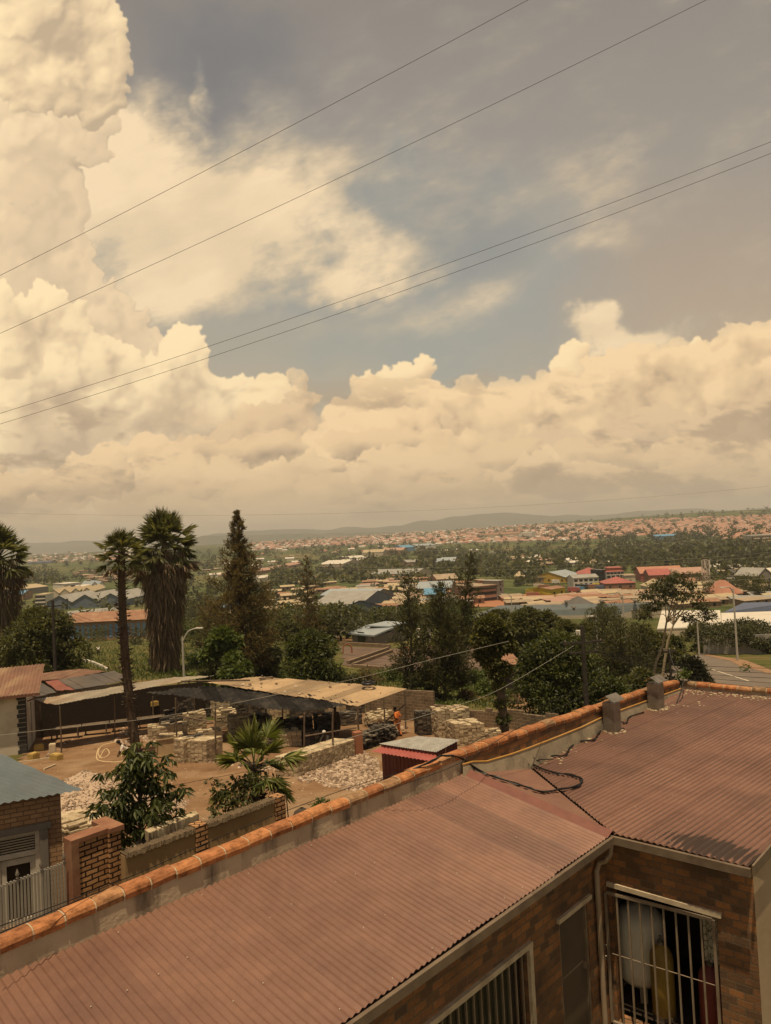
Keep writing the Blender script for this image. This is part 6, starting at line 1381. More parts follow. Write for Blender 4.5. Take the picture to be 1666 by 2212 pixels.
# foreground shrub beside the small fan palm, and small plants
def shrub(name, label, spots, n, L, W, mat, r_=0.3, cat='shrub', stem=None):
    P = [PD(*s[:3]) for s in spots]; t = thing(name, gz(P[0]), label, cat); lb = LB()
    crown_leaves(lb, [(*p, (s[3] if len(s) > 3 else r_)) for p, s in zip(P, spots)], n, L, W, shell=0.2); lb.build('foliage', mat, t)
    mb = MB(); root = Vector(stem) if stem else gz(P[0])
    for p in P: mb.tube([root, root.lerp(p, .5)+zz*0.1, p], [.02, .015, .005], 4)
    mb.build('stems', BARK, t); return t
shrub('shrub', 'small-leaved shrub sprawling over the plaster wall below the small fan palm', [(500, 1725, 18.6, .34), (470, 1705, 18.6, .22), (455, 1690, 18.6, .12), (520, 1745, 18.4, .36), (540, 1705, 18.6, .3), (555, 1775, 17.6, .22), (535, 1765, 17.9, .3), (480, 1760, 18.2, .25), (560, 1690, 18.8, .25), (530, 1690, 18.8, .22), (545, 1785, 17.5, .16), (505, 1690, 18.8, .16), (465, 1745, 18.5, .16)], 950, 0.13, 0.075, LEAF, stem=GP(515, 1790, 18.5))
shrub('shrub', 'thin little shoot of leaves beside the end pier of the plaster wall', [(594, 1690, 18.9, .14), (588, 1700, 18.9, .12), (600, 1683, 18.9, .08)], 130, 0.12, 0.05, LEAF, stem=GP(592, 1740, 18.9))
def weed(name, label, p, s, n, mat=LEAFY):
    t = thing(name, p, label, 'weed'); lb = LB(); crown_leaves(lb, [(p.x+o[0]*s, p.y+o[1]*s, p.z+o[2]*s, s*0.55) for o in ((0, 0, .3), (.8, .5, .2), (-.7, -.5, .25), (.2, .1, .6))], n, s*0.5, s*0.25, shell=0.1); lb.build('foliage', mat, t)
    mb = MB(); mb.tube([p-zz*0.05, p+zz*s*0.5], [0.008, 0.003], 4); mb.build('stems', BARK, t); return t
weed('weed', 'small green weed sprouting through the orange coping in mid-parapet', PD(691, 1748, 11.75), 0.15, 130)
weed('weed', 'small green weed at the outer corner of the orange coping', FAR+zz*0.35, 0.22, 110)
weed('weed', 'thin weed beyond the coping at the right, against the road', PD(1610, 1448, 22), 0.18, 50)
# banana plants in the field edge
def banana(px, py, d, label, s=1.0):
    b_ = GP(px, py, d); t = thing('banana_plant', b_, label, 'plant'); lb = LB(); r = random.Random(px); P, D, L = [], [], []
    for k in range(9):
        a = r.uniform(0, 6.28); el = r.uniform(0.5, 1.3); P.append(b_+zz*0.8*s); D.append(Vector((math.cos(a)*math.cos(el), math.sin(a)*math.cos(el), math.sin(el)))); L.append(r.uniform(1.5, 2.3)*s)
    lb.add(np.array(P), np.array(D), np.array(L), 0.5*s, 0.3, 0.35); lb.build('leaves', LEAFY, t); mb = MB(); mb.tube([b_-zz*.2, b_+zz*0.9*s], [.13*s, .09*s], 7); mb.build('stem', BARKP, t)
banana(385, 1452, 72, 'banana plant by the foot of the bushiest palm'); banana(408, 1452, 74, 'banana plant right of the lamp post base', 0.9); banana(455, 1455, 66, 'low banana plant beside the papaya-like trees', 0.9); banana(440, 1462, 62, 'small banana plant just over the pale lean-to roof', 0.7)
# bushes on the near slopes
BUSHES = []
def bush(px, py, w, label, mat=LEAFO, n=900, L=0.3, group='bushes'):
    b_ = G(px, py); d = depth(b_); s = w*d/FPX; t = thing('bush', b_, label, 'bush', group); lb = LB(); r = random.Random(px*7+py)
    crown_leaves(lb, [(b_.x+r.gauss(0, .25)*s, b_.y+r.gauss(0, .25)*s, b_.z+r.uniform(.05, .4)*s, s*r.uniform(.2, .32), 0.8) for _ in range(8)], n, L, L*0.55, shell=0.2); lb.build('foliage', mat, t)
for k, (px, py, w) in enumerate(((762, 1485, 50), (800, 1478, 60), (850, 1470, 50), (910, 1485, 45), (1000, 1478, 60), (1035, 1470, 50), (1050, 1500, 60), (1010, 1510, 40), (930, 1510, 50), (870, 1512, 40))):
    bush(px, py, w, ('pale bush', 'reddish bush', 'light green bush', 'dull bush', 'bright green leafy bush', 'broad green bush', 'weedy green bush', 'low dry bush', 'dim bush', 'grey-green bush')[k]+' on the slope behind the yard, %s' % ('by the shed roof', 'beside the pale one', 'below the plot wall', 'at the narrow conifer', 'left of the ivy-clad tree', 'touching the ivy-clad tree', 'in front of the ivy-clad tree', 'over the low block wall', 'under the dense conifer', 'over the tall block wall')[k], (LEAFO, LEAFB, LEAFY, LEAFO, LEAFY, LEAFY, LEAFY, LEAFB, LEAFO, LEAFO)[k], 900, 0.28, 'bushes on the slope behind the yard')
places = ('at the field corner left of the slender palm', 'beyond the distant person', 'between the two nearer palms', 'left of the lamp post', 'behind the bushiest palm', 'near the field sign', 'right of the lamp post')
for k, (px, py, w) in enumerate(((215, 1385, 60), (250, 1375, 60), (300, 1392, 60), (335, 1385, 55), (270, 1360, 70), (320, 1358, 70), (430, 1400, 60), (425, 1435, 50), (195, 1365, 70), (235, 1345, 80), (410, 1375, 60), (560, 1440, 50), (585, 1465, 40), (620, 1470, 40))):
    bush(px, py, w, '%s %s in the grass field' % (('dark green bush', 'light green bush')[k % 2], places[k % 7]), (LEAF, LEAFY, LEAFO)[k % 3], 1100, 0.42, 'bushes in the grass field')
# grass tufts over the near field: stuff
lb = LB(); P = []
for k in range(9000):
    px, py = rng.uniform(150, 640), rng.uniform(1385, 1470); P.append((px, py))
PP = np.array([G(*q) for q in P[:2500]]); 
m = 9000; idx = nr.choice(len(PP), m); Q = PP[idx]+np.stack([nr.randn(m)*1.2, nr.randn(m)*1.6, np.zeros(m)], 1); Q[:, 2] = [ground(x, y) for x, y in Q[:, :2]]
lb.add(Q, nr.randn(m, 3)*0.5+np.array([0, 0, 1.0]), 0.3+0.4*nr.rand(m), 0.10); 
PP2 = np.array([G(rng.uniform(640, 1100), rng.uniform(1450, 1530)) for _ in range(1200)]); m = 6000; idx = nr.choice(len(PP2), m); Q = PP2[idx]+np.stack([nr.randn(m)*0.9, nr.randn(m)*0.9, np.zeros(m)], 1); Q[:, 2] = [ground(x, y) for x, y in Q[:, :2]]
lb.add(Q, nr.randn(m, 3)*0.6+np.array([0, 0, 0.9]), 0.2+0.35*nr.rand(m), 0.11)
tag(lb.build('grass', LEAFY), 'grass and weeds of the open field and slopes', 'grass', kind='stuff')
# instanced mid-distance trees
def variant(seed, mat, tall, n, L, K=16):
    r = random.Random(seed); lb = LB(); cl = []
    for k in range(K):
        a = r.uniform(0, 6.28); h = r.uniform(0.22, 0.9); q = 0.42*(1-abs(h-0.5))*r.random()*(0.7 if tall else 1.25); cl.append((math.cos(a)*q, math.sin(a)*q, h*(1.25 if tall else 0.8), r.uniform(0.12, 0.22), 0.85))
    crown_leaves(lb, cl, n, L, L*0.6); c = lb.build('crown', mat); mb = MB(); mb.tube([(0, 0, -0.1), (0.02, 0, 0.3), (0, 0.01, 0.75)], [0.035, 0.028, 0.01], 6); t = mb.build('trunk', BARK)
    return c.data, t.data, c, t
VAR = [variant(61, LEAF, False, 650, 0.085), variant(62, LEAFO, False, 600, 0.085), variant(63, LEAF, True, 650, 0.075), variant(64, LEAFO, True, 600, 0.075), variant(65, LEAFY, False, 600, 0.085)]
for v in VAR: bpy.data.objects.remove(v[2]); bpy.data.objects.remove(v[3])
rt = random.Random(99); tree_spots = []
def wood(x0, y0, x1, y1, n, hs=(5, 9), kinds=(0, 1, 2, 3), place=''):
    for _ in range(n): tree_spots.append((rt.uniform(x0, x1), rt.uniform(y0, y1), rt.uniform(*hs), rt.choice(kinds), place))
wood(560, 1352, 760, 1392, 34, (5, 8), (0, 1, 0), 'behind the round dense tree')
wood(730, 1338, 1020, 1372, 40, (4, 7), (0, 1, 4), 'behind the small grey house')
wood(840, 1318, 1000, 1342, 20, (4, 7), (0, 1), 'around the grey industrial roofs')
wood(380, 1340, 560, 1392, 16, (4, 7), (0, 1, 4), 'around the tall brown conifer')
wood(100, 1335, 350, 1352, 22, (3, 6), (0, 1, 4), 'at the far edge of the grass field')
wood(1280, 1330, 1420, 1352, 12, (4, 6), (0, 1), 'under the long blue roof')
wood(690, 1212, 860, 1246, 70, (7, 12), (0, 1, 2), 'in the belt by the white warehouse')
wood(590, 1232, 700, 1268, 40, (6, 10), (0, 1, 4), 'left of the hillside settlement')
wood(900, 1190, 1010, 1240, 50, (8, 13), (1, 3, 2), 'in the belt right of the white warehouse')
wood(1010, 1208, 1300, 1250, 120, (6, 11), (0, 1, 2), 'above the yellow-walled compound')
wood(1100, 1245, 1170, 1272, 10, (6, 9), (0, 1), 'beside the unfinished building')
wood(1400, 1228, 1666, 1300, 50, (5, 9), (0, 1, 2), 'among the houses at the right')
wood(640, 1290, 760, 1316, 14, (4, 7), (0, 1), 'in front of the hillside settlement')
wood(800, 1262, 1010, 1310, 22, (4, 6), (0, 1), 'among the shacks of the hillside settlement')
wood(400, 1262, 600, 1340, 60, (3, 6), (0, 1, 4), 'on the green slope behind the tall conifer')
wood(40, 1232, 120, 1265, 30, (8, 12), (0, 1), 'in the dark belt at the far left')
wood(40, 1290, 330, 1322, 20, (4, 7), (0, 1), 'around the blue warehouses')
wood(1290, 1150, 1590, 1222, 260, (7, 12), (1, 3, 0), 'on the wooded slope at the right')
wood(1590, 1168, 1680, 1225, 70, (7, 12), (1, 3, 0), 'on the wooded slope at the right')
wood(980, 1168, 1300, 1205, 70, (5, 9), (0, 1), 'on the green slope')
wood(280, 1188, 480, 1236, 120, (7, 12), (0, 1, 3), 'behind the palms')
wood(560, 1160, 700, 1200, 60, (7, 12), (0, 1, 3), 'right of the conifer tip')
wood(650, 1170, 980, 1205, 90, (7, 12), (0, 1), 'in the valley')
wood(60, 1185, 330, 1225, 70, (8, 12), (0, 1), 'at the far left')
wood(540, 1140, 1300, 1172, 150, (8, 13), (0, 1), 'in the far town')
wood(1000, 1112, 1680, 1165, 240, (8, 12), (0, 1, 3), 'in the far town')
wood(1250, 1098, 1680, 1120, 60, (9, 14), (1, 3), 'on the far plateau')
wood(380, 1240, 620, 1335, 110, (3, 7), (0, 1, 3), 'on the green slope behind the tall conifer')
wood(960, 1165, 1290, 1210, 130, (4, 8), (0, 1), 'on the green slope')
wood(60, 1215, 330, 1262, 110, (5, 9), (0, 1, 3), 'at the far left')
wood(1290, 1170, 1680, 1240, 260, (5, 10), (1, 3, 0), 'on the wooded slope at the right')
wood(560, 1190, 1000, 1262, 220, (5, 9), (0, 1, 2), 'in the valley')
tp = []
for (x, y, h, k, pl) in tree_spots:
    p = G(x, y)
    if p.y < 12000: tp.append((h*FPX/max(1, p.y), p, h, k, pl))
tp.sort(key=lambda a: -a[0])
KN = ('dark rounded', 'olive rounded', 'dark upright', 'olive upright', 'light green rounded')
far_b = LB(); far_o = LB()
for i, (sz, p, h, k, pl) in enumerate(tp):
    if i < 240:
        t = thing('broadleaf_tree', p, '%s tree %s, %s' % (KN[k], pl, 'seen small' if sz > 20 else 'seen tiny'), 'tree', 'trees '+pl)
        s = h*rt.uniform(0.9, 1.1); t.scale = (s*rt.uniform(0.9, 1.2), s*rt.uniform(0.9, 1.2), s); t.rotation_euler = (0, 0, rt.uniform(0, 6.28))
        for nm, d in (('crown', VAR[k][0]), ('trunk', VAR[k][1])):
            o = bpy.data.objects.new(nm, d); COL.objects.link(o); o.parent = t
    else:
        m = 26 if sz > 8 else 14; c = nr.randn(m, 3)*np.array([0.26, 0.26, 0.24])*h+np.array([p.x, p.y, p.z+h*0.5])
        (far_b if k in (0, 2, 4) else far_o).add(c, nr.randn(m, 3)+np.array([0, 0, .4]), h*0.5, h*0.34)
tag(far_b.build('far_trees', LEAF), 'dark trees scattered over the far slopes and town', 'trees', kind='stuff'); tag(far_o.build('far_trees', LEAFO), 'olive trees scattered over the far slopes and town', 'trees', kind='stuff')
# ---------------------------------------------------------------- buildings of the middle distance and the town
def P_(n, c, r=0.7, v=0.1): return M_plain(n, c, r, var=v, scale=0.6)
R_BLUE = M_worn('pale_blue_roof', (0.26, 0.29, 0.30), (0.32, 0.345, 0.35), 0.25, 0.5, (0.20, 0.185, 0.17), 0.3, 0, streak=(0.3, 0.05, 1))
R_GREY = M_worn('grey_roof', (0.25, 0.235, 0.205), (0.32, 0.30, 0.26), 0.3, 0.55, (0.17, 0.14, 0.11), 0.4, 0)
R_NAVY = P_('navy_roof', (0.085, 0.10, 0.15), 0.5); R_WHITE = M_worn('white_roof', (0.50, 0.45, 0.37), (0.60, 0.54, 0.45), 0.3, 0.6, (0.45, 0.38, 0.28), 0.35, 0)
R_RED = M_worn('red_roof', (0.29, 0.080, 0.065), (0.36, 0.115, 0.09), 0.3, 0.6, (0.22, 0.08, 0.06), 0.4, 0); R_ORANGE = M_worn('orange_tile_roof', (0.34, 0.15, 0.095), (0.42, 0.20, 0.13), 0.4, 0.8, (0.26, 0.13, 0.085), 0.4, 0)
R_TAN = M_worn('tan_tin_roof', (0.27, 0.20, 0.13), (0.38, 0.29, 0.195), 0.6, 0.75, (0.20, 0.12, 0.075), 0.5, 0); R_RUST = M_worn('rust_tin_roof', (0.20, 0.10, 0.06), (0.30, 0.155, 0.09), 0.6, 0.8, (0.38, 0.25, 0.15), 0.5, 0)
R_PINK = P_('pinkish_tile_roof', (0.36, 0.215, 0.155), 0.8); R_DKGR = P_('dark_grey_roof', (0.10, 0.09, 0.08), 0.7); R_TEAL = P_('blue_tin_roof', (0.11, 0.24, 0.36), 0.5); R_YEL = P_('ochre_roof', (0.39, 0.30, 0.18), 0.7)
W_CREAM = P_('cream_wall', (0.48, 0.40, 0.29), 0.9); W_WHITE = P_('white_wall', (0.60, 0.54, 0.45), 0.9); W_BLUE = P_('slate_blue_wall', (0.115, 0.14, 0.17), 0.7); W_TAN = P_('mud_wall', (0.30, 0.19, 0.115), 0.95); W_BRICK = P_('brick_wall', (0.28, 0.13, 0.075), 0.9); W_GREY = P_('grey_wall', (0.23, 0.195, 0.16), 0.9); W_YEL = P_('yellow_wall', (0.50, 0.39, 0.03), 0.8); W_PINK = P_('pink_brown_wall', (0.34, 0.185, 0.12), 0.9); W_DARK = P_('dark_cladding', (0.03, 0.028, 0.028), 0.5)
GLASSD = P_('window_dark', (0.035, 0.032, 0.032), 0.25); GLASSB = P_('window_blue', (0.16, 0.26, 0.38), 0.2)
def hall(name, label, cat, p0, p1, dep, eave, ridge, roof, wall, along=True, over=0.35, group=None, wins=None, base=None, hip=False, z=None, bays=1, single=False):
    # front edge from pixel p0 to pixel p1 (on the ground); dep metres deep; ridge along the front (along) or front to back
    A = G(*p0) if not base else GP(p0[0], p0[1], base); B = G(*p1) if not base else GP(p1[0], p1[1], base)
    z0 = min(A.z, B.z) if z is None else z; A.z = B.z = z0
    d = (B-A); W = d.length; d.normalize(); q = Vector((-d.y, d.x, 0)); q = q if q.y > 0 else -q
    t = thing(name, A.lerp(B, 0.5)+q*dep/2, label, cat, group)
    L = lambda x, y, h: A+d*x+q*y+zz*h
    mb = MB()
    def quad(*pts): mb.face([L(*p) for p in pts])
    lo = -1.5
    quad((0, 0, lo), (W, 0, lo), (W, 0, eave), (0, 0, eave)); quad((W, 0, lo), (W, dep, lo), (W, dep, eave), (W, 0, eave)); quad((W, dep, lo), (0, dep, lo), (0, dep, eave), (W, dep, eave)); quad((0, dep, lo), (0, 0, lo), (0, 0, eave), (0, dep, eave))
    rf = MB(); o = over; sl = 0.0
    def rq(*pts): rf.face([L(*p) for p in pts])
    e = eave+0.03
    if hip:
        m = min(W, dep)*0.5*0.9; hx, hy = (m, dep/2) if W >= dep else (W/2, m)
        r1, r2 = ((m, dep/2, e+ridge), (W-m, dep/2, e+ridge)) if W >= dep else ((W/2, m, e+ridge), (W/2, dep-m, e+ridge))
        c = [(-o, -o, e), (W+o, -o, e), (W+o, dep+o, e), (-o, dep+o, e)]
        if W >= dep: rq(c[0], c[1], r2, r1); rq(c[1], c[2], r2); rq(c[2], c[3], r1, r2); rq(c[3], c[0], r1)
        else: rq(c[0], c[1], r1); rq(c[1], c[2], r2, r1); rq(c[2], c[3], r2); rq(c[3], c[0], r1, r2)
        rq(c[3], c[2], c[1], c[0])
    elif single:
        rq((-o, -o, e), (W+o, -o, e), (W+o, dep+o, e+ridge), (-o, dep+o, e+ridge)); rq((-o, dep+o, e+ridge-.12), (W+o, dep+o, e+ridge-.12), (W+o, -o, e-.12), (-o, -o, e-.12))
        rq((-o, -o, e-.12), (W+o, -o, e-.12), (W+o, -o, e), (-o, -o, e))
        quad((0, 0, eave), (0, dep, eave), (0, dep, eave+ridge)); quad((W, 0, eave), (W, dep, eave+ridge), (W, dep, eave)); quad((0, dep, eave), (W, dep, eave), (W, dep, eave+ridge), (0, dep, eave+ridge))
    elif along:
        for s, y in ((0, -o), (1, dep+o)):
            rq((-o, y, e-0.02), (W+o, y, e-0.02), (W+o, dep/2, e+ridge), (-o, dep/2, e+ridge))
        for x in (0, W): quad((x, 0, eave), (x, dep, eave), (x, dep/2, eave+ridge))
    else:
        bw = W/bays
        for b_ in range(bays):
            x0, x1 = b_*bw, (b_+1)*bw
            rq((x0-(o if b_ == 0 else 0), -o, e), ((x0+x1)/2, -o, e+ridge), ((x0+x1)/2, dep+o, e+ridge), (x0-(o if b_ == 0 else 0), dep+o, e))
            rq(((x0+x1)/2, -o, e+ridge), (x1+(o if b_ == bays-1 else 0), -o, e), (x1+(o if b_ == bays-1 else 0), dep+o, e), ((x0+x1)/2, dep+o, e+ridge))
            for y in (0, dep): quad((x0, y, eave), (x1, y, eave), ((x0+x1)/2, y, eave+ridge))
    mb.build('wall', wall, t); rf.build('roof', roof, t)
    if wins is None and not name.endswith('warehouse') and W < 60: wins = [(max(1, min(8, int(W/4.5))), max(0.6, eave*0.35), 1.3, min(1.3, eave*0.4))]
    if wins:
        for (n, z0_, w, h, *m) in wins:
            for k in range(n):
                x = W*(k+0.5)/n-w/2; wm = MB(); wm.obox(L(x, -0.06, z0_), d*w, q*0.05, zz*h); wm.build('window', m[0] if m else GLASSD, t)
    t['w'] = W; return t, L, W
# small grey house on its plot
gh, L, W = hall('grey_house', 'small grey house with a pale blue-grey lean roof on the bare plots', 'house', (762, 1391), (810, 1394.5), 9.5, 2.6, 0.0, R_GREY, W_GREY, single=True, over=0.5)
for c in list(gh.children):
    if c.name.startswith('roof'): bpy.data.objects.remove(c)
hA, hB_, hC = G(762, 1391), G(810, 1394.5), G(850, 1388.5)
dA = (hB_-hA); dA.z = 0
rf = MB(); pz = [PD(752, 1367, depth(hA)), PD(808, 1372.5, depth(hB_)-0.6), PD(851, 1354.5, depth(hC)), PD(797, 1348.5, depth(hA)+9)]
rf.face(pz); rf.face([p-zz*0.25 for p in pz][::-1])
for i in range(4): rf.face([pz[i]-zz*0.25, pz[(i+1) % 4]-zz*0.25, pz[(i+1) % 4], pz[i]])
rf.build('roof', R_BLUE, gh)
for c in list(gh.children):
    if c.name.startswith('wall'): bpy.data.objects.remove(c)
wl_ = MB()
wc_ = [hA, hB_, hC, hA+(hC-hB_)]; pln = (pz[1]-pz[0]).cross(pz[3]-pz[0]).normalized()
for i in range(4):
    a, b_ = wc_[i], wc_[(i+1) % 4]; wl_.face([a-zz*1, b_-zz*1, Vector((b_.x, b_.y, plane_z(b_, pz[0], pln)-0.26)), Vector((a.x, a.y, plane_z(a, pz[0], pln)-0.26))])
wl_.build('wall', P_('warm_grey_render', (0.185, 0.155, 0.13), 0.9), gh)
fn_ = Vector((dA.y, -dA.x, 0)).normalized(); fn_ = fn_ if fn_.dot(-hA) > 0 else -fn_
for (t0, t1, zb, zt, nm, mt) in ((0.26, 0.56, 0.05, 2.15, 'door', GLASSD), (0.74, 0.87, 0.95, 2.0, 'window', R_GREY)):
    m_ = MB(); o = hA.lerp(hB_, t0); m_.obox(Vector((o.x, o.y, hA.z+zb))+fn_*0.01, dA*(t1-t0), fn_*0.05, zz*(zt-zb)); m_.build(nm, mt, gh)
ex = thing('house_annex', G(865, 1386), 'flat-roofed grey extension with white window at the right of the small grey house', 'house')
e0, e1 = G(843, 1388), G(879, 1384.5); ed = e1-e0; ed.z = 0; eq = Vector((-ed.y, ed.x, 0)).normalized(); eq = eq if eq.y > 0 else -eq
m_ = MB(); m_.obox(e0-zz*1, ed, eq*4, zz*3.5); m_.build('wall', bpy.data.materials['warm_grey_render'], ex)
m_ = MB(); m_.obox(e0+zz*2.53-ed.normalized()*0.5-eq*0.5, ed+ed.normalized()*0.8, eq*5, zz*0.2); m_.build('roof', R_BLUE, ex)
m_ = MB(); m_.obox(e0+ed*0.62+zz*0.9-eq*0.05, ed*0.24, eq*0.04, zz*1.2); m_.build('window', W_WHITE, ex); m_ = MB(); m_.obox(e0+ed*0.22+zz*0.05-eq*0.05, ed*0.2, eq*0.04, zz*2.0); m_.build('door', GREYP, ex)
PLOT = M_worn('dark_plot_soil', (0.095, 0.062, 0.045), (0.145, 0.098, 0.07), 0.5, 1.0, (0.19, 0.11, 0.06), 0.4, 0.5, 0.05)
tag(patch('plot_soil', [(735, 1397), (850, 1402), (1050, 1403), (1110, 1430), (1130, 1452), (1000, 1455), (830, 1447), (745, 1440)], PLOT, 0.05, 0.6), kind='structure')
tag(patch('bare_soil', [(728, 1375), (762, 1380), (765, 1392), (722, 1388)], SOIL, 0.05, 0.6), kind='structure')
tag(patch('bare_soil', [(1090, 1490), (1135, 1500), (1150, 1560), (1110, 1580), (1085, 1540)], SOIL, 0.05, 0.4), kind='structure')
WST = M_worn('plot_wall_stone', (0.17, 0.115, 0.07), (0.26, 0.185, 0.115), 1.5, 0.95)
for pts, h, lb in (([(729, 1394), (842, 1400.5)], 0.55, 'stone edging wall along the front of the small grey house'), ([(755, 1436), (842, 1405)], 0.5, 'upper of the two slanting stone walls across the bare plots'), ([(765, 1441), (850, 1410)], 0.45, 'lower of the two slanting stone walls across the bare plots'), ([(762, 1442), (826, 1447)], 0.35, 'short stone wall at the bottom of the left plot'), ([(900, 1402), (1062, 1405)], 0.5, 'stone edging wall along the top of the right-hand plots'), ([(1062, 1405), (1118, 1436)], 0.4, 'stone wall slanting down beside the brown retaining wall'), ([(900, 1452), (1040, 1457)], 0.35, 'stone wall along the bottom of the right-hand plots')):
    block_wall('plot_wall', [G(*p) for p in pts], h, lb, mat=WST, th=0.35)
for px, py, lb in ((751, 1412, 'small red brick arch in the left plot'), (876, 1419, 'small red brick arch in the middle plot')):
    q = G(px, py); m_ = MB(); R0 = 0.62; m_.tube([q+Vector((-R0, 0, -0.1)), q+Vector((-R0, 0, .7))]+[q+Vector((-R0*math.cos(a), 0, .7+R0*math.sin(a))) for a in (0.5, 1.05, 1.57, 2.1, 2.6)]+[q+Vector((R0, 0, .7)), q+Vector((R0, 0, -.1))], 0.12, 4); tag(m_.build('brick_arch', REDBR), lb, 'arch')
q0, q1 = G(908, 1385), G(926, 1387); gt = MB()
for k in range(12): gt.tube([q0.lerp(q1, k/11), q0.lerp(q1, k/11)+zz*1.7], 0.04, 4)
for h in (0.2, 1.0, 1.7): gt.tube([q0+zz*h, q1+zz*h], 0.05, 4)
tag(gt.build('metal_gate', W_WHITE), 'white barred gate right of the narrow conifer', 'gate')
for px, lb in ((905, 'left'), (929, 'right')):
    q = GP(px, 1386, depth(q0)); m_ = MB(); m_.box(q+zz*0.9, (0.5, 0.5, 2.2)); m_.box(q+zz*2.05, (0.65, 0.65, 0.14)); tag(m_.build('gate_pier', W_WHITE), 'white pier on the %s of the barred gate' % lb, 'pier')
rw_, L, W = hall('retaining_wall_building', 'brown concrete building corner with a tan flat roof edge left of the large avocado-like tree', 'building', (1096, 1452), (1118, 1446), 8, 3.2, 0.15, R_RUST, M_worn('streaked_concrete', (0.20, 0.13, 0.085), (0.28, 0.19, 0.125), 1.0, 0.95, (0.09, 0.065, 0.05), 0.8, 0, streak=(1.2, 0.15, 0.15)), single=True, base=58)
# left: blue warehouses and their neighbours
hall('blue_warehouse', 'long slate-blue warehouse with three gabled bays and pale roofs', 'warehouse', (102, 1317), (268, 1310), 45, 4.2, 4.6, R_GREY, W_BLUE, along=False, bays=3, over=0.6)
hall('white_block', 'small white three-floor block with dark windows beside the blue warehouse', 'building', (77, 1310), (98, 1309), 14, 8.0, 0.3, R_YEL, W_WHITE, single=True, wins=[(4, 0.8, 2.2, 1.4), (4, 3.4, 2.2, 1.4), (4, 5.8, 2.2, 1.4)])
hall('warehouse', 'warehouse with pale yellow gabled roofs behind the blue one', 'warehouse', (105, 1296), (200, 1291), 50, 5, 3.5, R_YEL, W_CREAM, along=False, bays=4)
hall('warehouse', 'very long pale roofed warehouse at the far left', 'warehouse', (25, 1287), (105, 1279), 30, 6, 3, R_YEL, W_GREY)
hall('warehouse', 'bright blue roofed warehouse at the far left', 'warehouse', (16, 1299), (50, 1297), 40, 5, 2.5, R_TEAL, W_TAN)
hall('white_block', 'white two-floor office behind the pale yellow roofs', 'building', (140, 1284), (176, 1281), 20, 10, 0.3, R_WHITE, W_WHITE, single=True, wins=[(6, 2, 3, 2), (6, 6, 3, 2)])
hall('warehouse', 'light blue roofed warehouse right of the white office', 'warehouse', (198, 1281), (228, 1279), 40, 7, 3.5, R_BLUE, W_WHITE, along=False, bays=2)
hall('warehouse', 'cream warehouse between the white office and the light blue roof', 'warehouse', (170, 1287), (200, 1285), 25, 7, 2, R_WHITE, W_CREAM, bays=1)
lb_, L, W = hall('school_block', 'long low building with a rusty red roof and tall blue-glazed bays', 'building', (150, 1352), (318, 1340), 11, 5.2, 2.2, R_RUST, W_TAN, over=1.0, base=205)
for k in range(14):
    m_ = MB(); m_.obox(L(W*(k+0.12)/14, -0.08, 0.7), (L(1, 0, 0)-L(0, 0, 0))*W*0.6/14, (L(0, 1, 0)-L(0, 0, 0))*0.05, zz*3.6); m_.build('window', GLASSB, lb_)
for (a, b_, dp, e, r, rm_, wm_, lb) in (((150, 1338), (262, 1330), 9, 2.6, 1.8, R_GREY, W_TAN, 'long grey-roofed shed in front of the blue warehouse'), ((205, 1212), (262, 1209), 20, 4, 4, R_ORANGE, W_CREAM, 'bright orange-roofed hall on the far left ridge'), ((60, 1219), (110, 1217), 20, 5, 3, R_NAVY, W_BLUE, 'dark blue shed on the far left ridge'), ((478, 1329), (500, 1330), 10, 4, 2, R_TEAL, W_CREAM, 'small blue roof beside the bushiest palm'), ((478, 1343), (496, 1343), 8, 3, 1, R_YEL, W_CREAM, 'pale yellow roof among trees right of the bushiest palm')):
    hall('shed', lb, 'shed', a, b_, dp, e, r, rm_, wm_)
# centre: industrial roofs and white warehouses
hall('warehouse', 'grey industrial shed with a dark gable left of the red roof, front one', 'warehouse', (650, 1335), (722, 1338), 22, 4.0, 3.0, R_GREY, W_BLUE, along=True)
hall('warehouse', 'long grey industrial roof behind the front grey shed', 'warehouse', (690, 1322), (790, 1320), 24, 5, 3.2, R_GREY, W_BLUE)
hall('warehouse', 'rearmost long grey industrial roof', 'warehouse', (692, 1309), (806, 1307), 20, 5.5, 2.5, R_BLUE, W_GREY)
hall('red_shed', 'long red roof running up to the right in front of the settlement', 'shed', (722, 1334), (800, 1313), 10, 3.2, 1.6, R_RED, W_GREY); hall('red_shed', 'short bright red roof at the top of the long red one', 'shed', (796, 1311), (834, 1306), 12, 3.6, 1.8, R_RED, W_CREAM)
block_wall('yellow_wall', [G(718, 1340), G(752, 1341)], 2.6, 'pale yellow wall below the grey industrial sheds', mat=R_YEL)
hall('platform', 'low pinkish walled platform with a white mast near the narrow conifer', 'platform', (835, 1333), (862, 1332), 6, 1.8, 0.1, R_TAN, W_PINK, single=True, base=190)
hall('warehouse', 'large white warehouse with a pale gable in the valley centre', 'warehouse', (800, 1252), (898, 1249), 34, 5, 3.6, R_GREY, W_CREAM, along=True)
hall('warehouse', 'white warehouse with an orange-topped front in the valley', 'warehouse', (689, 1236), (742, 1235), 50, 10, 4, R_WHITE, W_CREAM, wins=[(5, 1, 3, 7, W_BRICK)]); hall('warehouse', 'low white warehouse right of the orange-topped one', 'warehouse', (715, 1234), (772, 1231), 50, 7, 6, R_WHITE, W_WHITE, along=False, bays=2)
hall('warehouse', 'double white roof behind the valley warehouses, lower one', 'warehouse', (722, 1221), (770, 1220), 50, 5, 3, R_WHITE, W_TAN); hall('warehouse', 'double white roof behind the valley warehouses, upper one', 'warehouse', (748, 1214), (792, 1211), 50, 5, 4, R_WHITE, W_TAN)
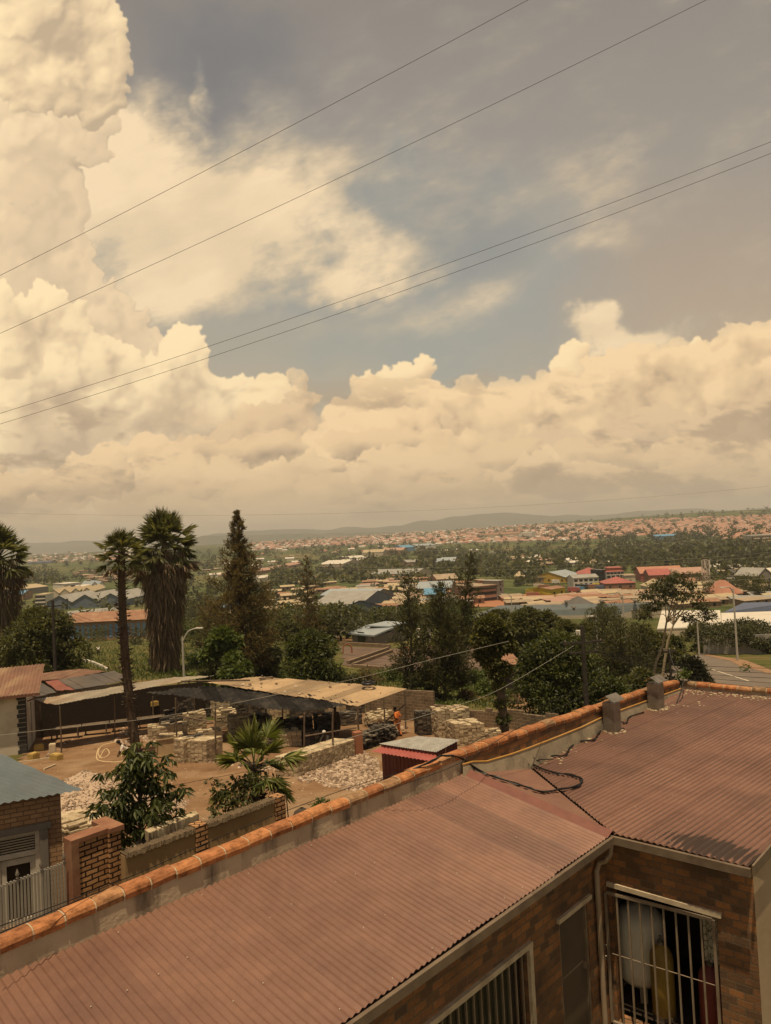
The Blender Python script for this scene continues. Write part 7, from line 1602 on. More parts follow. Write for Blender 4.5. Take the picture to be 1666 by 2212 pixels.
hall('warehouse', 'long ochre-roofed hall in the far valley', 'warehouse', (783, 1203), (828, 1201), 30, 8, 5, R_YEL, W_CREAM); hall('warehouse', 'long red-roofed hall right of the ochre one', 'warehouse', (826, 1199), (872, 1197), 25, 8, 5, R_PINK, W_PINK)
hall('warehouse', 'bright blue hall in the far valley', 'warehouse', (872, 1192), (898, 1190), 40, 9, 5, R_TEAL, R_TEAL); hall('warehouse', 'long dull blue hall right of the bright blue one', 'warehouse', (902, 1188), (942, 1185), 40, 9, 4, R_BLUE, W_WHITE)
hall('warehouse', 'grey-blue roof above the wooded belt right of centre', 'warehouse', (940, 1225), (982, 1223), 30, 6, 5, R_BLUE, W_TAN); hall('warehouse', 'thin long grey roof left of the grey-blue one', 'warehouse', (880, 1223), (936, 1218), 20, 5, 3, R_GREY, W_TAN)
hall('warehouse', 'bright blue warehouse on the far wooded slope at the right', 'warehouse', (1412, 1168), (1462, 1166), 30, 8, 3, R_TEAL, R_TEAL)
hall('warehouse', 'broad grey-blue roof behind the leaning conifer', 'warehouse', (900, 1291), (975, 1288), 26, 5, 3, R_BLUE, W_TAN); hall('warehouse', 'small blue curved-looking roof in front of the broad grey-blue one', 'warehouse', (918, 1302), (962, 1300), 12, 4, 2.6, R_TEAL, W_CREAM)
hall('warehouse', 'ribbed tan roof beyond the broad grey-blue one', 'warehouse', (945, 1267), (992, 1264), 24, 5, 3, R_TAN, W_TAN)
hall('long_house', 'row house with pink-brown roofs stepping up the slope, nearest', 'house', (556, 1241), (590, 1236), 14, 4, 3, R_PINK, W_PINK); hall('long_house', 'row house with pink-brown roofs stepping up the slope, second', 'house', (592, 1235), (622, 1229), 14, 4, 3, R_PINK, W_PINK); hall('long_house', 'row house with pink-brown roofs stepping up the slope, uppermost', 'house', (624, 1228), (655, 1221), 14, 4, 3, R_PINK, W_PINK)
hall('long_house', 'low white barracks on the green slope right of the tall conifer', 'house', (560, 1257), (584, 1255), 10, 4, 2.5, R_WHITE, W_WHITE)
# unfinished building, brown with open floors
ub, L, W = hall('unfinished_building', 'unfinished brown three-floor building with open window bands and a tan slab top', 'building', (1026, 1302), (1074, 1298), 16, 7.8, 0.2, R_TAN, W_PINK, single=True, over=0.8, wins=[(5, 0.7, 3.2, 1.2), (5, 3.4, 3.2, 1.4), (5, 5.9, 3.2, 1.2)])
hall('stair_tower', 'pale grey stair tower at the right end of the unfinished building', 'tower', (1076, 1298), (1090, 1296), 8, 9.6, 0.2, R_GREY, W_GREY, single=True, wins=[(1, 1.5, 1.4, 1.6), (1, 4.6, 1.4, 1.6), (1, 7.4, 1.4, 1.4)])
hall('roof_hut', 'small hut on top of the unfinished building', 'hut', (1040, 1297), (1054, 1296), 6, 9.8, 0.2, R_TAN, W_PINK, single=True, over=0.6)
# yellow-walled compound
block_wall('yellow_wall', [G(1136, 1284), G(1190, 1296), G(1216, 1300)], 2.8, 'bright yellow compound wall running down to the yellow block', mat=W_YEL)
hall('yellow_block', 'bright yellow block with a brown-red roof at the end of the yellow wall', 'building', (1190, 1291), (1222, 1287), 10, 4.2, 0.8, R_RUST, W_YEL)
block_wall('yellow_wall', [G(1136, 1281), G(1170, 1273)], 2.2, 'bright yellow compound wall at the back of the yard with vehicles', mat=W_YEL)
hall('blue_roof_hall', 'hall with a pale blue roof and orange-yellow gable above the yellow compound', 'hall', (1152, 1260), (1222, 1259), 24, 4, 3.6, R_BLUE, P_('ochre_gable', (0.50, 0.30, 0.05)), along=False)
hall('blue_lean_to', 'light blue lean-to in front of the ochre-gabled hall', 'shed', (1160, 1260), (1205, 1259), 8, 4, 0.8, R_BLUE, W_TAN, single=True)
hall('white_house', 'white two-floor house with a grey roof edge under the big red roof', 'house', (1240, 1270), (1294, 1267), 12, 5.6, 1.6, R_GREY, W_WHITE, wins=[(5, 1.0, 1.6, 1.4), (5, 3.4, 2.0, 1.4)])
hall('red_roof_hall', 'hall with a big hipped red roof behind the white house', 'hall', (1248, 1262), (1300, 1260), 24, 6.3, 3.0, R_RED, W_CREAM, hip=True)
hall('dark_block', 'narrow black-clad block beside the white three-floor building', 'building', (1299, 1264), (1312, 1263), 10, 9.0, 0.2, R_DKGR, W_DARK, single=True)
hall('white_building', 'white three-floor building with dark windows and a roof terrace', 'building', (1312, 1264), (1350, 1262), 14, 7.8, 0.2, R_RED, W_WHITE, single=True, wins=[(4, 0.8, 2.2, 1.7), (4, 3.9, 2.2, 1.7), (5, 6.3, 1.6, 1.0)])
hall('terrace_roof', 'flat red roof structure on top of the white three-floor building', 'roof', (1316, 1262), (1346, 1260.5), 9, 9.7, 0.3, R_RED, W_BRICK, single=True)
hall('red_roof_hall', 'broad low red hipped roof in front of the white three-floor building', 'hall', (1308, 1276), (1374, 1273), 16, 3.6, 3.0, R_RED, W_BRICK, hip=True)
hall('cream_block', 'plain cream block right of the white three-floor building', 'building', (1352, 1266), (1374, 1265), 10, 6, 0.2, R_TAN, W_CREAM, single=True)
hall('red_roof_hall', 'large orange-red roofed hall with roof vents, rear one', 'hall', (1385, 1257), (1478, 1253), 24, 5, 3.4, R_ORANGE, R_RED); hall('red_roof_hall', 'dull red roofed hall in front of the large orange-red one', 'hall', (1404, 1262), (1452, 1260), 20, 5, 3, R_RED, W_BRICK); hall('red_roof_hall', 'long dull red roof at the foot of the lattice mast', 'hall', (1450, 1260), (1530, 1256), 20, 5, 3, R_PINK, W_BRICK)
hall('red_house', 'house with a bright red pyramid roof at the right', 'house', (1562, 1300), (1606, 1297), 12, 2.8, 5.2, R_ORANGE, W_CREAM, hip=True)
hall('tan_house', 'cream house with a tan hipped roof left of the spindly tree crown', 'house', (1402, 1281), (1446, 1279), 12, 3, 3.2, R_YEL, W_CREAM, hip=True); hall('tan_house', 'cream house with an ochre pyramid roof left of the blue-roofed hall', 'house', (1112, 1256), (1134, 1255), 11, 3.5, 3.6, R_YEL, W_CREAM, hip=True)
hall('grey_house', 'long dark grey roof at the far right edge', 'house', (1590, 1254), (1660, 1250), 14, 4, 2, R_DKGR, W_GREY); hall('pale_house', 'pale green-grey roofed house at the right edge', 'house', (1638, 1264), (1672, 1261), 14, 4.5, 4, R_GREY, W_GREY, along=False)
hall('dark_house', 'dark pyramid-roofed house just above the long blue roof', 'house', (1230, 1313), (1290, 1311), 10, 2.4, 3.0, R_DKGR, W_TAN, hip=True, base=248)
# long blue roof and the white and navy roofs on the right
def roofslab(name, label, cat, pts, mat, wall, wz, gable=None):
    P = [PZ(*p) for p in pts]; t = thing(name, gz(sum(P, Vector())/len(P)), label, cat); rf = MB(); rf.face(P); rf.face([p-zz*0.25 for p in P][::-1]); n = len(P)
    for i in range(n): rf.face([P[i]-zz*0.25, P[(i+1) % n]-zz*0.25, P[(i+1) % n], P[i]])
    rf.build('roof', mat, t); m_ = MB(); c = sum(P, Vector())/n; Q = [p.lerp(c, 0.01) for p in P]
    for i in range(n): m_.face([Vector((Q[i].x, Q[i].y, wz)), Vector((Q[(i+1) % n].x, Q[(i+1) % n].y, wz)), Q[(i+1) % n]-zz*0.26, Q[i]-zz*0.26])
    m_.build('wall', wall, t); return t, P
bt, bP = roofslab('long_warehouse', 'very long warehouse with a pale blue metal roof across the right middle distance', 'warehouse', [(1020, 1331, -26.0), (1452, 1324, -26.0), (1438, 1301, -23.0), (1078, 1308, -23.0)], R_BLUE, W_CREAM, -34)
m_ = MB()
for (px, py) in ((1224, 1305), (1299, 1304), (1240, 1318), (1372, 1303), (1460-20, 1302)):
    p = PZ(px, py, -23.0); m_ = MB(); m_.lathe(p, [(0.35, 0), (0.35, 0.5), (0.7, 0.7), (0.5, 1.1), (0.0, 1.25)], 10); m_.build('roof_vent', GALV, bt)
for px in (1232, 1373, 1460-70):
    p = PZ(px, 1315, -24.8); m_ = MB(); m_.face([p+Vector((-1.5, -1.6, -.2)), p+Vector((1.5, -1.6, -.2)), p+Vector((1.5, 1.6, .5)), p+Vector((-1.5, 1.6, .5))]); m_.build('skylight', R_TAN, bt)
roofslab('navy_warehouse', 'warehouse with a navy roof and brick-red parapet at the right edge', 'warehouse', [(1562, 1323, -21.0), (1720, 1320, -21.0), (1720, 1299, -19.0), (1606, 1302, -19.2)], R_NAVY, W_BRICK, -30)
roofslab('white_warehouse', 'white roofed warehouse behind the flat-topped acacia, left one', 'warehouse', [(1420, 1358, -21.5), (1560, 1352, -21.5), (1556, 1318, -20.0), (1430, 1319, -20.0)], R_WHITE, W_CREAM, -28)
roofslab('white_warehouse', 'white roofed warehouse behind the flat-topped acacia, right one cut by the edge', 'warehouse', [(1560, 1352, -20.6), (1740, 1350, -20.6), (1740, 1318, -19.4), (1558, 1324, -19.4)], R_WHITE, W_CREAM, -27)
block_wall('white_wall', [G(1520, 1412), G(1655, 1413), G(1740, 1412)], 2.6, 'long white wall under the flat-topped acacia', mat=P_('grey_white_wall', (0.42, 0.37, 0.31), 0.9))
# lattice mast with antennas
mz = G(1529, 1290); H = PD(1529, 1209, depth(mz)).z-mz.z; mt = thing('lattice_mast', mz, 'lattice telecom mast with white antenna panels among the red roofs', 'mast'); m_ = MB(); cs = [Vector((x, y, 0)) for x, y in ((-1, -1), (1, -1), (1, 1), (-1, 1))]
for c in cs: m_.tube([mz+c*1.3, mz+c*0.9+zz*H], 0.13, 4)
for k in range(9):
    z0_, z1_ = H*k/9, H*(k+1)/9
    for i in range(4):
        a, b_ = cs[i], cs[(i+1) % 4]; f0_, f1_ = 1.3-0.4*k/9, 1.3-0.4*(k+1)/9
        m_.tube([mz+a*f0_+zz*z0_, mz+b_*f1_+zz*z1_], 0.07, 3); m_.tube([mz+a*f1_+zz*z1_, mz+b_*f1_+zz*z1_], 0.07, 3)
m_.build('mast_frame', P_('mast_paint', (0.42, 0.33, 0.27)), mt)
for k in range(6):
    a = k*1.047; m_ = MB(); m_.box(mz+Vector((math.cos(a)*1.7, math.sin(a)*1.7, H-1.8-(k % 2)*3)), (0.4, 0.3, 3.2), a); m_.build('antenna_panel', W_WHITE, mt)
# parked trucks and cars in the compound
def truck(px, py, label, cab, box, L=6.5):
    b_ = G(px, py); t = thing('parked_truck', b_, label, 'truck', 'vehicles parked in the compounds'); yaw = rng.uniform(-.4, .4); X = Vector((math.cos(yaw), math.sin(yaw), 0)); m_ = MB(); m_.box(b_+zz*1.8-X*0.9, (L*0.68, 2.3, 2.2), yaw); m_.build('cargo_box', box, t)
    m_ = MB(); m_.box(b_+X*L*0.36+zz*1.3, (1.7, 2.2, 1.5), yaw); m_.box(b_+X*L*0.34+zz*2.3, (1.3, 2.1, 0.7), yaw); m_.build('cab', cab, t)
    for s in (-0.3, 0.34):
        for y in (-1, 1): m_ = MB(); c = b_+X*L*s+Vector((-X.y, X.x, 0))*y*1.0+zz*0.5; m_.tube([c-Vector((-X.y, X.x, 0))*.15, c+Vector((-X.y, X.x, 0))*.15], 0.5, 10); m_.build('wheel', BLACK, t)
for k, (px, py, lb, cb, bx) in enumerate(((1256, 1273, 'dark truck in front of the white house, leftmost of the row', W_BLUE, W_DARK), (1265, 1274, 'red-cabbed truck in front of the white house', R_RED, W_DARK), (1275, 1273, 'blue-grey truck in front of the white house', R_BLUE, W_BLUE), (1284, 1274, 'brownish truck in front of the white house, rightmost of the row', W_BRICK, W_BRICK), (1201, 1262, 'white van below the blue-roofed hall', W_WHITE, W_WHITE), (1293, 1271, 'yellow container truck right of the truck row', W_WHITE, W_YEL), (1240, 1280, 'dark red container standing beside the yellow block', R_RED, R_RED), (1250, 1279, 'small blue container right of the dark red one', R_TEAL, R_TEAL), (1300, 1276, 'long grey-blue container by the broad red roof', R_NAVY, R_NAVY), (1152, 1292, 'red truck outside the yellow wall', R_RED, W_BRICK), (1165, 1272, 'pale car-carrier in the yellow compound', W_CREAM, W_CREAM), (1176, 1274, 'rust-coloured truck in the yellow compound', W_BRICK, W_BRICK), (1236, 1262, 'dark pickup on the road left of the white house', W_DARK, W_DARK))): truck(px, py, lb, cb, bx, 4.6 if k in (4, 12) else 6.5)
# houses: variants, then individual copies in the settlements and one mass for the far town
def hv(roof, wall, hip, w, d, h, r):
    mb = MB(); o = 0.4; x, y = w/2, d/2
    for q in ([(-x, -y), (x, -y)], [(x, -y), (x, y)], [(x, y), (-x, y)], [(-x, y), (-x, -y)]): mb.face([Vector((*q[0], -1.2)), Vector((*q[1], -1.2)), Vector((*q[1], h)), Vector((*q[0], h))], 0)
    X, Y = x+o, y+o
    if hip:
        m = Y*0.95 if X > Y else 0; a, b_ = Vector((-(X-m), 0, h+r)), Vector((X-m, 0, h+r)); c = [Vector(p) for p in ((-X, -Y, h), (X, -Y, h), (X, Y, h), (-X, Y, h))]
        for f in ([c[0], c[1], b_, a], [c[1], c[2], b_], [c[2], c[3], a, b_], [c[3], c[0], a], c[::-1]): mb.face(f, 1)
    elif r < 0.8:
        mb.face([Vector((-X, -Y, h)), Vector((X, -Y, h)), Vector((X, Y, h+r)), Vector((-X, Y, h+r))], 1); mb.face([Vector((-X, Y, h+r-.1)), Vector((X, Y, h+r-.1)), Vector((X, -Y, h-.1)), Vector((-X, -Y, h-.1))], 1); mb.face([Vector((-X, -Y, h-.1)), Vector((X, -Y, h-.1)), Vector((X, -Y, h)), Vector((-X, -Y, h))], 1)
    else:
        for s in (-1, 1): mb.face([Vector((-X, s*Y, h)), Vector((X, s*Y, h)), Vector((X, 0, h+r)), Vector((-X, 0, h+r))], 1); mb.face([Vector((s*x, -y, h)), Vector((s*x, y, h)), Vector((s*x, 0, h+r))], 0)
    for k in range(max(1, int(w/3))):
        a = -x+(k+0.5)*w/max(1, int(w/3)); mb.face([Vector((a-.5, -y-.03, 0.7 if k % 3 else 0)), Vector((a+.5, -y-.03, 0.7 if k % 3 else 0)), Vector((a+.5, -y-.03, 1.9)), Vector((a-.5, -y-.03, 1.9))], 2)
    return mb
HV = [('tan-roofed', R_TAN, W_TAN, False, 11, 5, 2.3, 0.5), ('pale tin-roofed', R_YEL, W_TAN, False, 9, 5, 2.3, 1.0), ('rust-roofed', R_RUST, W_TAN, False, 10, 5.5, 2.4, 0.9), ('grey tin-roofed', R_GREY, W_CREAM, False, 12, 5, 2.3, 0.6), ('dusty brown-roofed', R_PINK, W_TAN, False, 13, 5, 2.4, 0.5),
      ('red hip-roofed', R_RED, W_CREAM, True, 13, 10, 3, 3), ('orange hip-roofed', R_ORANGE, W_CREAM, True, 12, 10, 3, 3.2), ('pinkish hip-roofed', R_PINK, W_WHITE, True, 14, 10, 3, 3), ('white-roofed', R_WHITE, W_WHITE, False, 14, 9, 3, 2), ('brown hip-roofed', R_RUST, W_CREAM, True, 13, 10, 3, 3)]
HM = []
for h in HV:
    mb = hv(h[1], h[2], *h[3:]); o = mb.build('small_house', [h[2], h[1], GLASSD]); HM.append((o.data, mb)); bpy.data.objects.remove(o)
hs_ = []; rh = random.Random(44)
def in_px(x, y, P):
    c = False
    for i in range(len(P)):
        a, b_ = P[i], P[i-1]
        if (a[1] > y) != (b_[1] > y) and x < (b_[0]-a[0])*(y-a[1])/(b_[1]-a[1])+a[0]: c = not c
    return c
def village(poly, n, kinds, place, sep=0.8, sc=(0.8, 1.25), yaw=0.25):
    x0, x1, y0, y1 = min(p[0] for p in poly), max(p[0] for p in poly), min(p[1] for p in poly), max(p[1] for p in poly); got = []; tries = 0
    while len(got) < n and tries < n*30:
        tries += 1; x, y = rh.uniform(x0, x1), rh.uniform(y0, y1)
        if not in_px(x, y, poly): continue
        p = G(x, y); s = rh.uniform(*sc)
        if p.y > 9000 or any((p-q[0]).length < sep*7*(s+q[1]) for q in got): continue
        got.append((p, s)); hs_.append((p, s, rh.choice(kinds), rh.gauss(0.1, yaw), place, x, (y-y0)/(y1-y0), (x-x0)/(x1-x0)))
village([(745, 1282), (800, 1262), (830, 1246), (930, 1256), (1015, 1268), (1020, 1308), (890, 1318), (770, 1322), (690, 1318)], 120, (0, 1, 0, 1, 2, 4, 3), 'the hillside settlement', 0.52)
village([(1095, 1296), (1200, 1300), (1220, 1290), (1300, 1284), (1400, 1285), (1500, 1290), (1560, 1310), (1440, 1318), (1290, 1318), (1120, 1318)], 75, (0, 1, 0, 2, 4, 1), 'the roofs above the long blue warehouse', 0.55, (0.7, 1.1))
village([(1098, 1207), (1150, 1205), (1345, 1214), (1340, 1222), (1180, 1226), (1110, 1218)], 60, (0, 1, 0, 8, 4), 'the tan village on the green slope', 0.5, (0.8, 1.2))
village([(150, 1240), (230, 1228), (310, 1225), (320, 1255), (200, 1260)], 60, (0, 4, 2, 1), 'the brown village at the left', 0.5)
village([(440, 1215), (640, 1195), (660, 1215), (560, 1240), (450, 1262)], 40, (0, 1, 4, 8), 'the scattered houses right of the palms', 0.8)
village([(1420, 1262), (1500, 1262), (1666, 1268), (1670, 1312), (1560, 1308)], 34, (0, 1, 3, 2), 'the houses at the right', 0.7)
village([(640, 1240), (720, 1250), (740, 1300), (640, 1320), (560, 1320), (600, 1270)], 26, (0, 1, 2), 'the scattered houses on the green slope', 0.9)
village([(560, 1315), (660, 1312), (700, 1330), (600, 1345)], 10, (0, 1, 3), 'the roofs left of the grey industrial sheds', 0.8)
village([(1540, 1232), (1666, 1225), (1672, 1258), (1580, 1262)], 26, (3, 1, 0, 8), 'the roofs by the right edge', 0.7)
village([(960, 1190), (1100, 1188), (1100, 1200), (960, 1206)], 12, (8, 0, 3), 'the far green slope', 0.8)
village([(540, 1178), (700, 1170), (960, 1165), (960, 1185), (800, 1195), (560, 1200)], 60, (8, 4, 7, 0, 6), 'the valley edge', 0.8)
near_n = len(hs_)
for poly, n, kinds in (([(540, 1158), (700, 1150), (960, 1143), (960, 1172), (700, 1180), (545, 1190)], 1250, (7, 8, 7, 6, 7, 4, 0)), ([(940, 1140), (1100, 1135), (1300, 1130), (1300, 1166), (1100, 1172), (940, 1176)], 1250, (6, 7, 7, 7, 8, 9)), ([(1290, 1130), (1400, 1122), (1560, 1117), (1680, 1112), (1680, 1182), (1590, 1172), (1540, 1160), (1480, 1155), (1300, 1163)], 1500, (6, 7, 9, 7, 7, 9)), ([(60, 1192), (210, 1190), (330, 1184), (330, 1212), (60, 1216)], 420, (8, 7, 4, 0)), ([(1590, 1150), (1680, 1145), (1680, 1186), (1600, 1176)], 90, (9, 7, 6))):
    village(poly, n, kinds, 'town', 0.50, (0.62, 1.1), 0.5)
idx = sorted(range(len(hs_)), key=lambda i: -(hs_[i][1]*FPX/hs_[i][0].y))[:300]; solo = set(idx); town = MB(); tm = [W_CREAM, W_TAN, W_WHITE]; roofs = [R_TAN, R_YEL, R_RUST, R_GREY, R_PINK, R_RED, R_ORANGE, R_WHITE, GLASSD]
ri = {R_TAN.name: 3, R_YEL.name: 4, R_RUST.name: 5, R_GREY.name: 6, R_PINK.name: 7, R_RED.name: 8, R_ORANGE.name: 9, R_WHITE.name: 10}
wi = {W_CREAM.name: 0, W_TAN.name: 1, W_WHITE.name: 2}
for i, (p, s, k, yaw, place, x, fy_, fx_) in enumerate(hs_):
    if i in solo:
        o = bpy.data.objects.new('small_house', HM[k][0]); COL.objects.link(o); o.location = p; o.rotation_euler = (0, 0, yaw); o.scale = (s, s*rh.uniform(.85, 1.15), s)
        row = 'back' if fy_ < 0.33 else ('middle' if fy_ < 0.67 else 'front'); side_ = 'left' if fx_ < 0.25 else ('left of centre' if fx_ < 0.5 else ('right of centre' if fx_ < 0.75 else 'right'))
        tag(o, '%s house in %s, %s, %s' % (HV[k][0], place, row, side_), 'house', '%s houses, %s %s of %s' % (HV[k][0], row, side_, place))
    else:
        M_ = Matrix.Translation(p) @ Matrix.Rotation(yaw, 4, 'Z') @ Matrix.Scale(s, 4); src = HM[k][1]; b_ = len(town.v)
        town.v += [tuple(M_ @ Vector(v)) for v in src.v]
        for f, m in zip(src.f, src.m):
            if m == 2: continue
            town.f.append(tuple(b_+j for j in f)); town.m.append(wi[HV[k][2].name] if m == 0 else ri[HV[k][1].name])
tag(town.build('far_town', tm+roofs, uv=False), 'houses of the far town packed along the ridges', 'houses', kind='stuff')
hall('apartment_block', 'pale terraced apartment block at the right edge of the far town', 'building', (1625, 1180), (1680, 1177), 30, 14, 0.4, R_GREY, W_CREAM, single=True, wins=[(12, 2, 2.4, 2), (12, 7, 2.4, 2), (12, 11, 2.4, 1.6)])
hall('factory', 'brown-roofed factory with pale silos on the town edge', 'factory', (1045, 1163), (1120, 1160), 40, 10, 5, R_RUST, W_CREAM); hall('factory', 'white factory right of the brown-roofed one', 'factory', (1122, 1164), (1150, 1163), 30, 16, 1, R_WHITE, W_WHITE, single=True)
# ---------------------------------------------------------------- roads, poles, lamps, wires
ASPH = M_worn('pale_asphalt', (0.13, 0.10, 0.078), (0.17, 0.135, 0.105), 0.6, 0.9, (0.20, 0.15, 0.10), 0.4, 0.2)
tag(patch('road', [(1445, 1432), (1520, 1412), (1600, 1437), (1700, 1462), (1760, 1478), (1760, 1530), (1600, 1530), (1480, 1500), (1400, 1470)], ASPH, 0.04, 0.5), kind='structure')
tag(patch('road_line', [(1530, 1445), (1532, 1444.6), (1620, 1472), (1618, 1473)], P_('road_line_paint', (0.55, 0.47, 0.34)), 0.05, 0.1), kind='structure')
tag(patch('road_edge', [(1522, 1413.5), (1522, 1416), (1600, 1440.5), (1700, 1464.5), (1700, 1461)], M_plain('kerb_soil', (0.26, 0.15, 0.08), 0.95), 0.055, 0.3), kind='structure')
tag(patch('earth_road', [(1092, 1293), (1140, 1283), (1200, 1296), (1225, 1290), (1240, 1270), (1252, 1250), (1262, 1252), (1252, 1276), (1236, 1300), (1150, 1312), (1020, 1312), (1010, 1300)], M_plain('red_earth', (0.33, 0.145, 0.075), 1.0), 0.25, 1.6), kind='structure')
tag(patch('earth_road', [(345, 1227), (357, 1226), (372, 1248), (365, 1251)], M_plain('red_earth_track', (0.33, 0.19, 0.11), 1.0), 0.4, 4), kind='structure')
tag(patch('earth_road', [(1163-35, 1198), (1136, 1196), (1130, 1215), (1124, 1216)], bpy.data.materials['red_earth_track'], 0.4, 4), kind='structure')
MAST = M_plain('galvanised_grey', (0.40, 0.36, 0.30), 0.5); LAMPH = M_plain('lamp_head', (0.62, 0.56, 0.46), 0.4)
def lamp(px, py, top, label, arm, head=(0.7, 0.28, 0.12), r=0.075, base_d=None, drop=0.0, mat=MAST):
    b_ = G(px, py) if base_d is None else GP(px, py, base_d); d = depth(b_); t = thing('street_lamp', b_, label, 'street lamp', 'street lamps')
    tp_ = PD(top[0], top[1], d); tp_ = Vector((b_.x, b_.y, tp_.z)); m_ = MB(); m_.tube([b_-zz*0.2, b_.lerp(tp_, .5), tp_], [r*1.2, r, r*0.75], 8); m_.build('pole', mat, t)
    for (ax, ay) in arm:
        e = PD(ax, ay, d); m_ = MB(); m_.tube(smooth_path([tp_-zz*0.5, tp_.lerp(e, 0.4)+zz*0.15*(e-tp_).length*0.6, e], 4), [r*0.6]*9, 6); am = m_.build('arm', mat, t)
        v = (e-tp_); v.z = 0; v.normalize(); m_ = MB(); m_.box(e+v*0.3, head, math.atan2(v.y, v.x)); m_.build('lamp_head', LAMPH, am)
    return t
lamp(397, 1445, (395, 1376), 'street lamp standing in the field right of the bushiest palm, arm rising to the right', [(424, 1357)], r=0.11, base_d=69)
lamp(1235, 1440, (1237, 1394), 'street lamp with an upright white head rising from the large dark avocado-like tree', [(1243, 1367)], base_d=52, r=0.09, head=(0.5, 0.3, 0.35))
lamp(1511, 1416, (1509, 1336), 'grey street lamp beside the road, its arm reaching right', [(1545, 1337)], r=0.12)
lamp(1594, 1428, (1585, 1272), 'tallest pale street lamp on the grass, arm reaching left', [(1566, 1269)], r=0.11)
lamp(1293, 1420, (1286, 1329), 'thin pale lamp post behind the large avocado-like tree, tiny head at left', [(1280, 1331)], base_d=78, r=0.10)
lamp(1352, 1400, (1343, 1285), 'pale lamp post in front of the long blue roof, arm reaching left', [(1326, 1284)], base_d=110, r=0.11)
lamp(1108, 1350, (1105, 1287), 'pale lamp post at the left end of the long blue roof, arm reaching left', [(1088, 1283)], base_d=170, r=0.13)
lamp(858, 1352, (856, 1298), 'thin white mast left of the narrow olive conifer', [(852, 1298)], base_d=150, r=0.09, head=(0.3, 0.2, 0.1))
POLEW = M_worn('creosote_pole', (0.028, 0.022, 0.017), (0.055, 0.042, 0.032), 3, 0.9)
def pole(px, py, top, d, label, arms=(), r=0.13):
    b_ = GP(px, py, d); z = PD(top[0], top[1], d).z; t = thing('utility_pole', b_, label, 'utility pole', 'utility poles'); e = Vector((b_.x, b_.y, z)); m_ = MB(); m_.tube([b_-zz*.2, e], [r*1.15, r*0.85], 8); m_.build('pole', POLEW, t)
    for (dz, w) in arms:
        m_ = MB(); m_.box(e-zz*dz, (w, 0.1, 0.12), 0.2); ca = m_.build('crossarm', POLEW, t)
        for k in (-0.42, 0, 0.42): m_ = MB(); m_.lathe(e-zz*(dz-0.06)+Vector((k*w, 0.08*k, 0)), [(0.04, 0), (0.05, 0.08), (0.02, 0.14)], 6); m_.build('insulator', GALV, ca)
    return e
pl1 = pole(119, 1440, (111, 1297), 74, 'dark utility pole in front of the big rounded tree at the left', [(0.6, 1.6), (1.3, 1.2)], 0.16)
pl2 = pole(1268, 1530, (1262, 1353), 45, 'dark utility pole rising through the large avocado-like tree', [(1.0, 2.6), (1.6, 1.8)], 0.15)
pl3 = pole(1452, 1500, (1448, 1404), 40, 'short dark service pole at the outer corner of the coping', [(0.1, 0.7)], 0.07)
# sign board in the field
sb_ = GP(500, 1457, 76); sb_ = G(606-8, 1452) if False else GP(622-13, 1455, 74)
st_ = G(330, 1450); sgn = thing('sign_board', st_, 'small notice board on two posts in the grass by the slender palm', 'sign'); m_ = MB()
for k in (-0.45, 0.45): m_ = MB(); m_.box(st_+Vector((k, 0, 0.7)), (0.07, 0.07, 1.6)); m_.build('post', WOOD, sgn)
m_ = MB(); m_.box(st_+zz*1.15+Vector((0, -0.06, 0)), (1.0, 0.04, 0.8)); m_.build('panel', M_plain('weathered_panel', (0.24, 0.21, 0.18), 0.7), sgn)
# white kerb stones in an arc
for k in range(11):
    t = k/10; px = 174+56*t; py = 1428+6*t+14*t*t; q = G(px, py); m_ = MB(); m_.box(q+zz*0.15, (0.9, 0.3, 0.35), -0.5-t*0.5); tag(m_.build('kerb_stone', W_WHITE), 'white painted kerb stone in the curved row above the rusty roof', 'kerb stone', 'white kerb stones in an arc')
# overhead wires
WIRE = M_plain('wire_black', (0.018, 0.015, 0.013), 0.6); WIREG = M_plain('wire_aluminium', (0.42, 0.38, 0.31), 0.4)
def wire(a, b_, sag, r, label, mat=WIRE, n=28, mid=None):
    a, b_ = Vector(a), Vector(b_); P = [a.lerp(b_, i/n)-zz*sag*4*(i/n)*(1-i/n) for i in range(n+1)]; m_ = MB(); m_.tube(P, r, 4); return tag(m_.build('overhead_wire', mat), label, 'wire', 'overhead wires')
def px_wire(p0, p1, d0, d1, sag, r, label, mat=WIRE, ext=0.35):
    a, b_ = PD(*p0, d0), PD(*p1, d1); P = []
    for i in range(45): t = -ext+(1+2*ext)*i/44; P.append(a.lerp(b_, 0)+(b_-a)*t-zz*sag*4*t*(1-t))
    m_ = MB(); m_.tube(P, r, 4); return tag(m_.build('overhead_wire', mat), label, 'wire', 'overhead wires')
px_wire((0, 595), (1140, 0), 34, 30, 0.10, 0.009, 'topmost overhead wire crossing the sky from lower left to upper right')
px_wire((0, 720), (1525, 0), 34, 30, 0.20, 0.009, 'second overhead wire from the top, crossing the sky to the upper right corner')
px_wire((0, 893), (1666, 306), 34, 30, 0.34, 0.009, 'upper wire of the close pair crossing the middle of the sky')
px_wire((0, 916), (1666, 331), 34, 30, 0.36, 0.009, 'lower wire of the close pair crossing the middle of the sky')
px_wire((0, 1108), (1666, 1050), 300, 300, 5.0, 0.05, 'thin distant wire just above the horizon', WIREG)
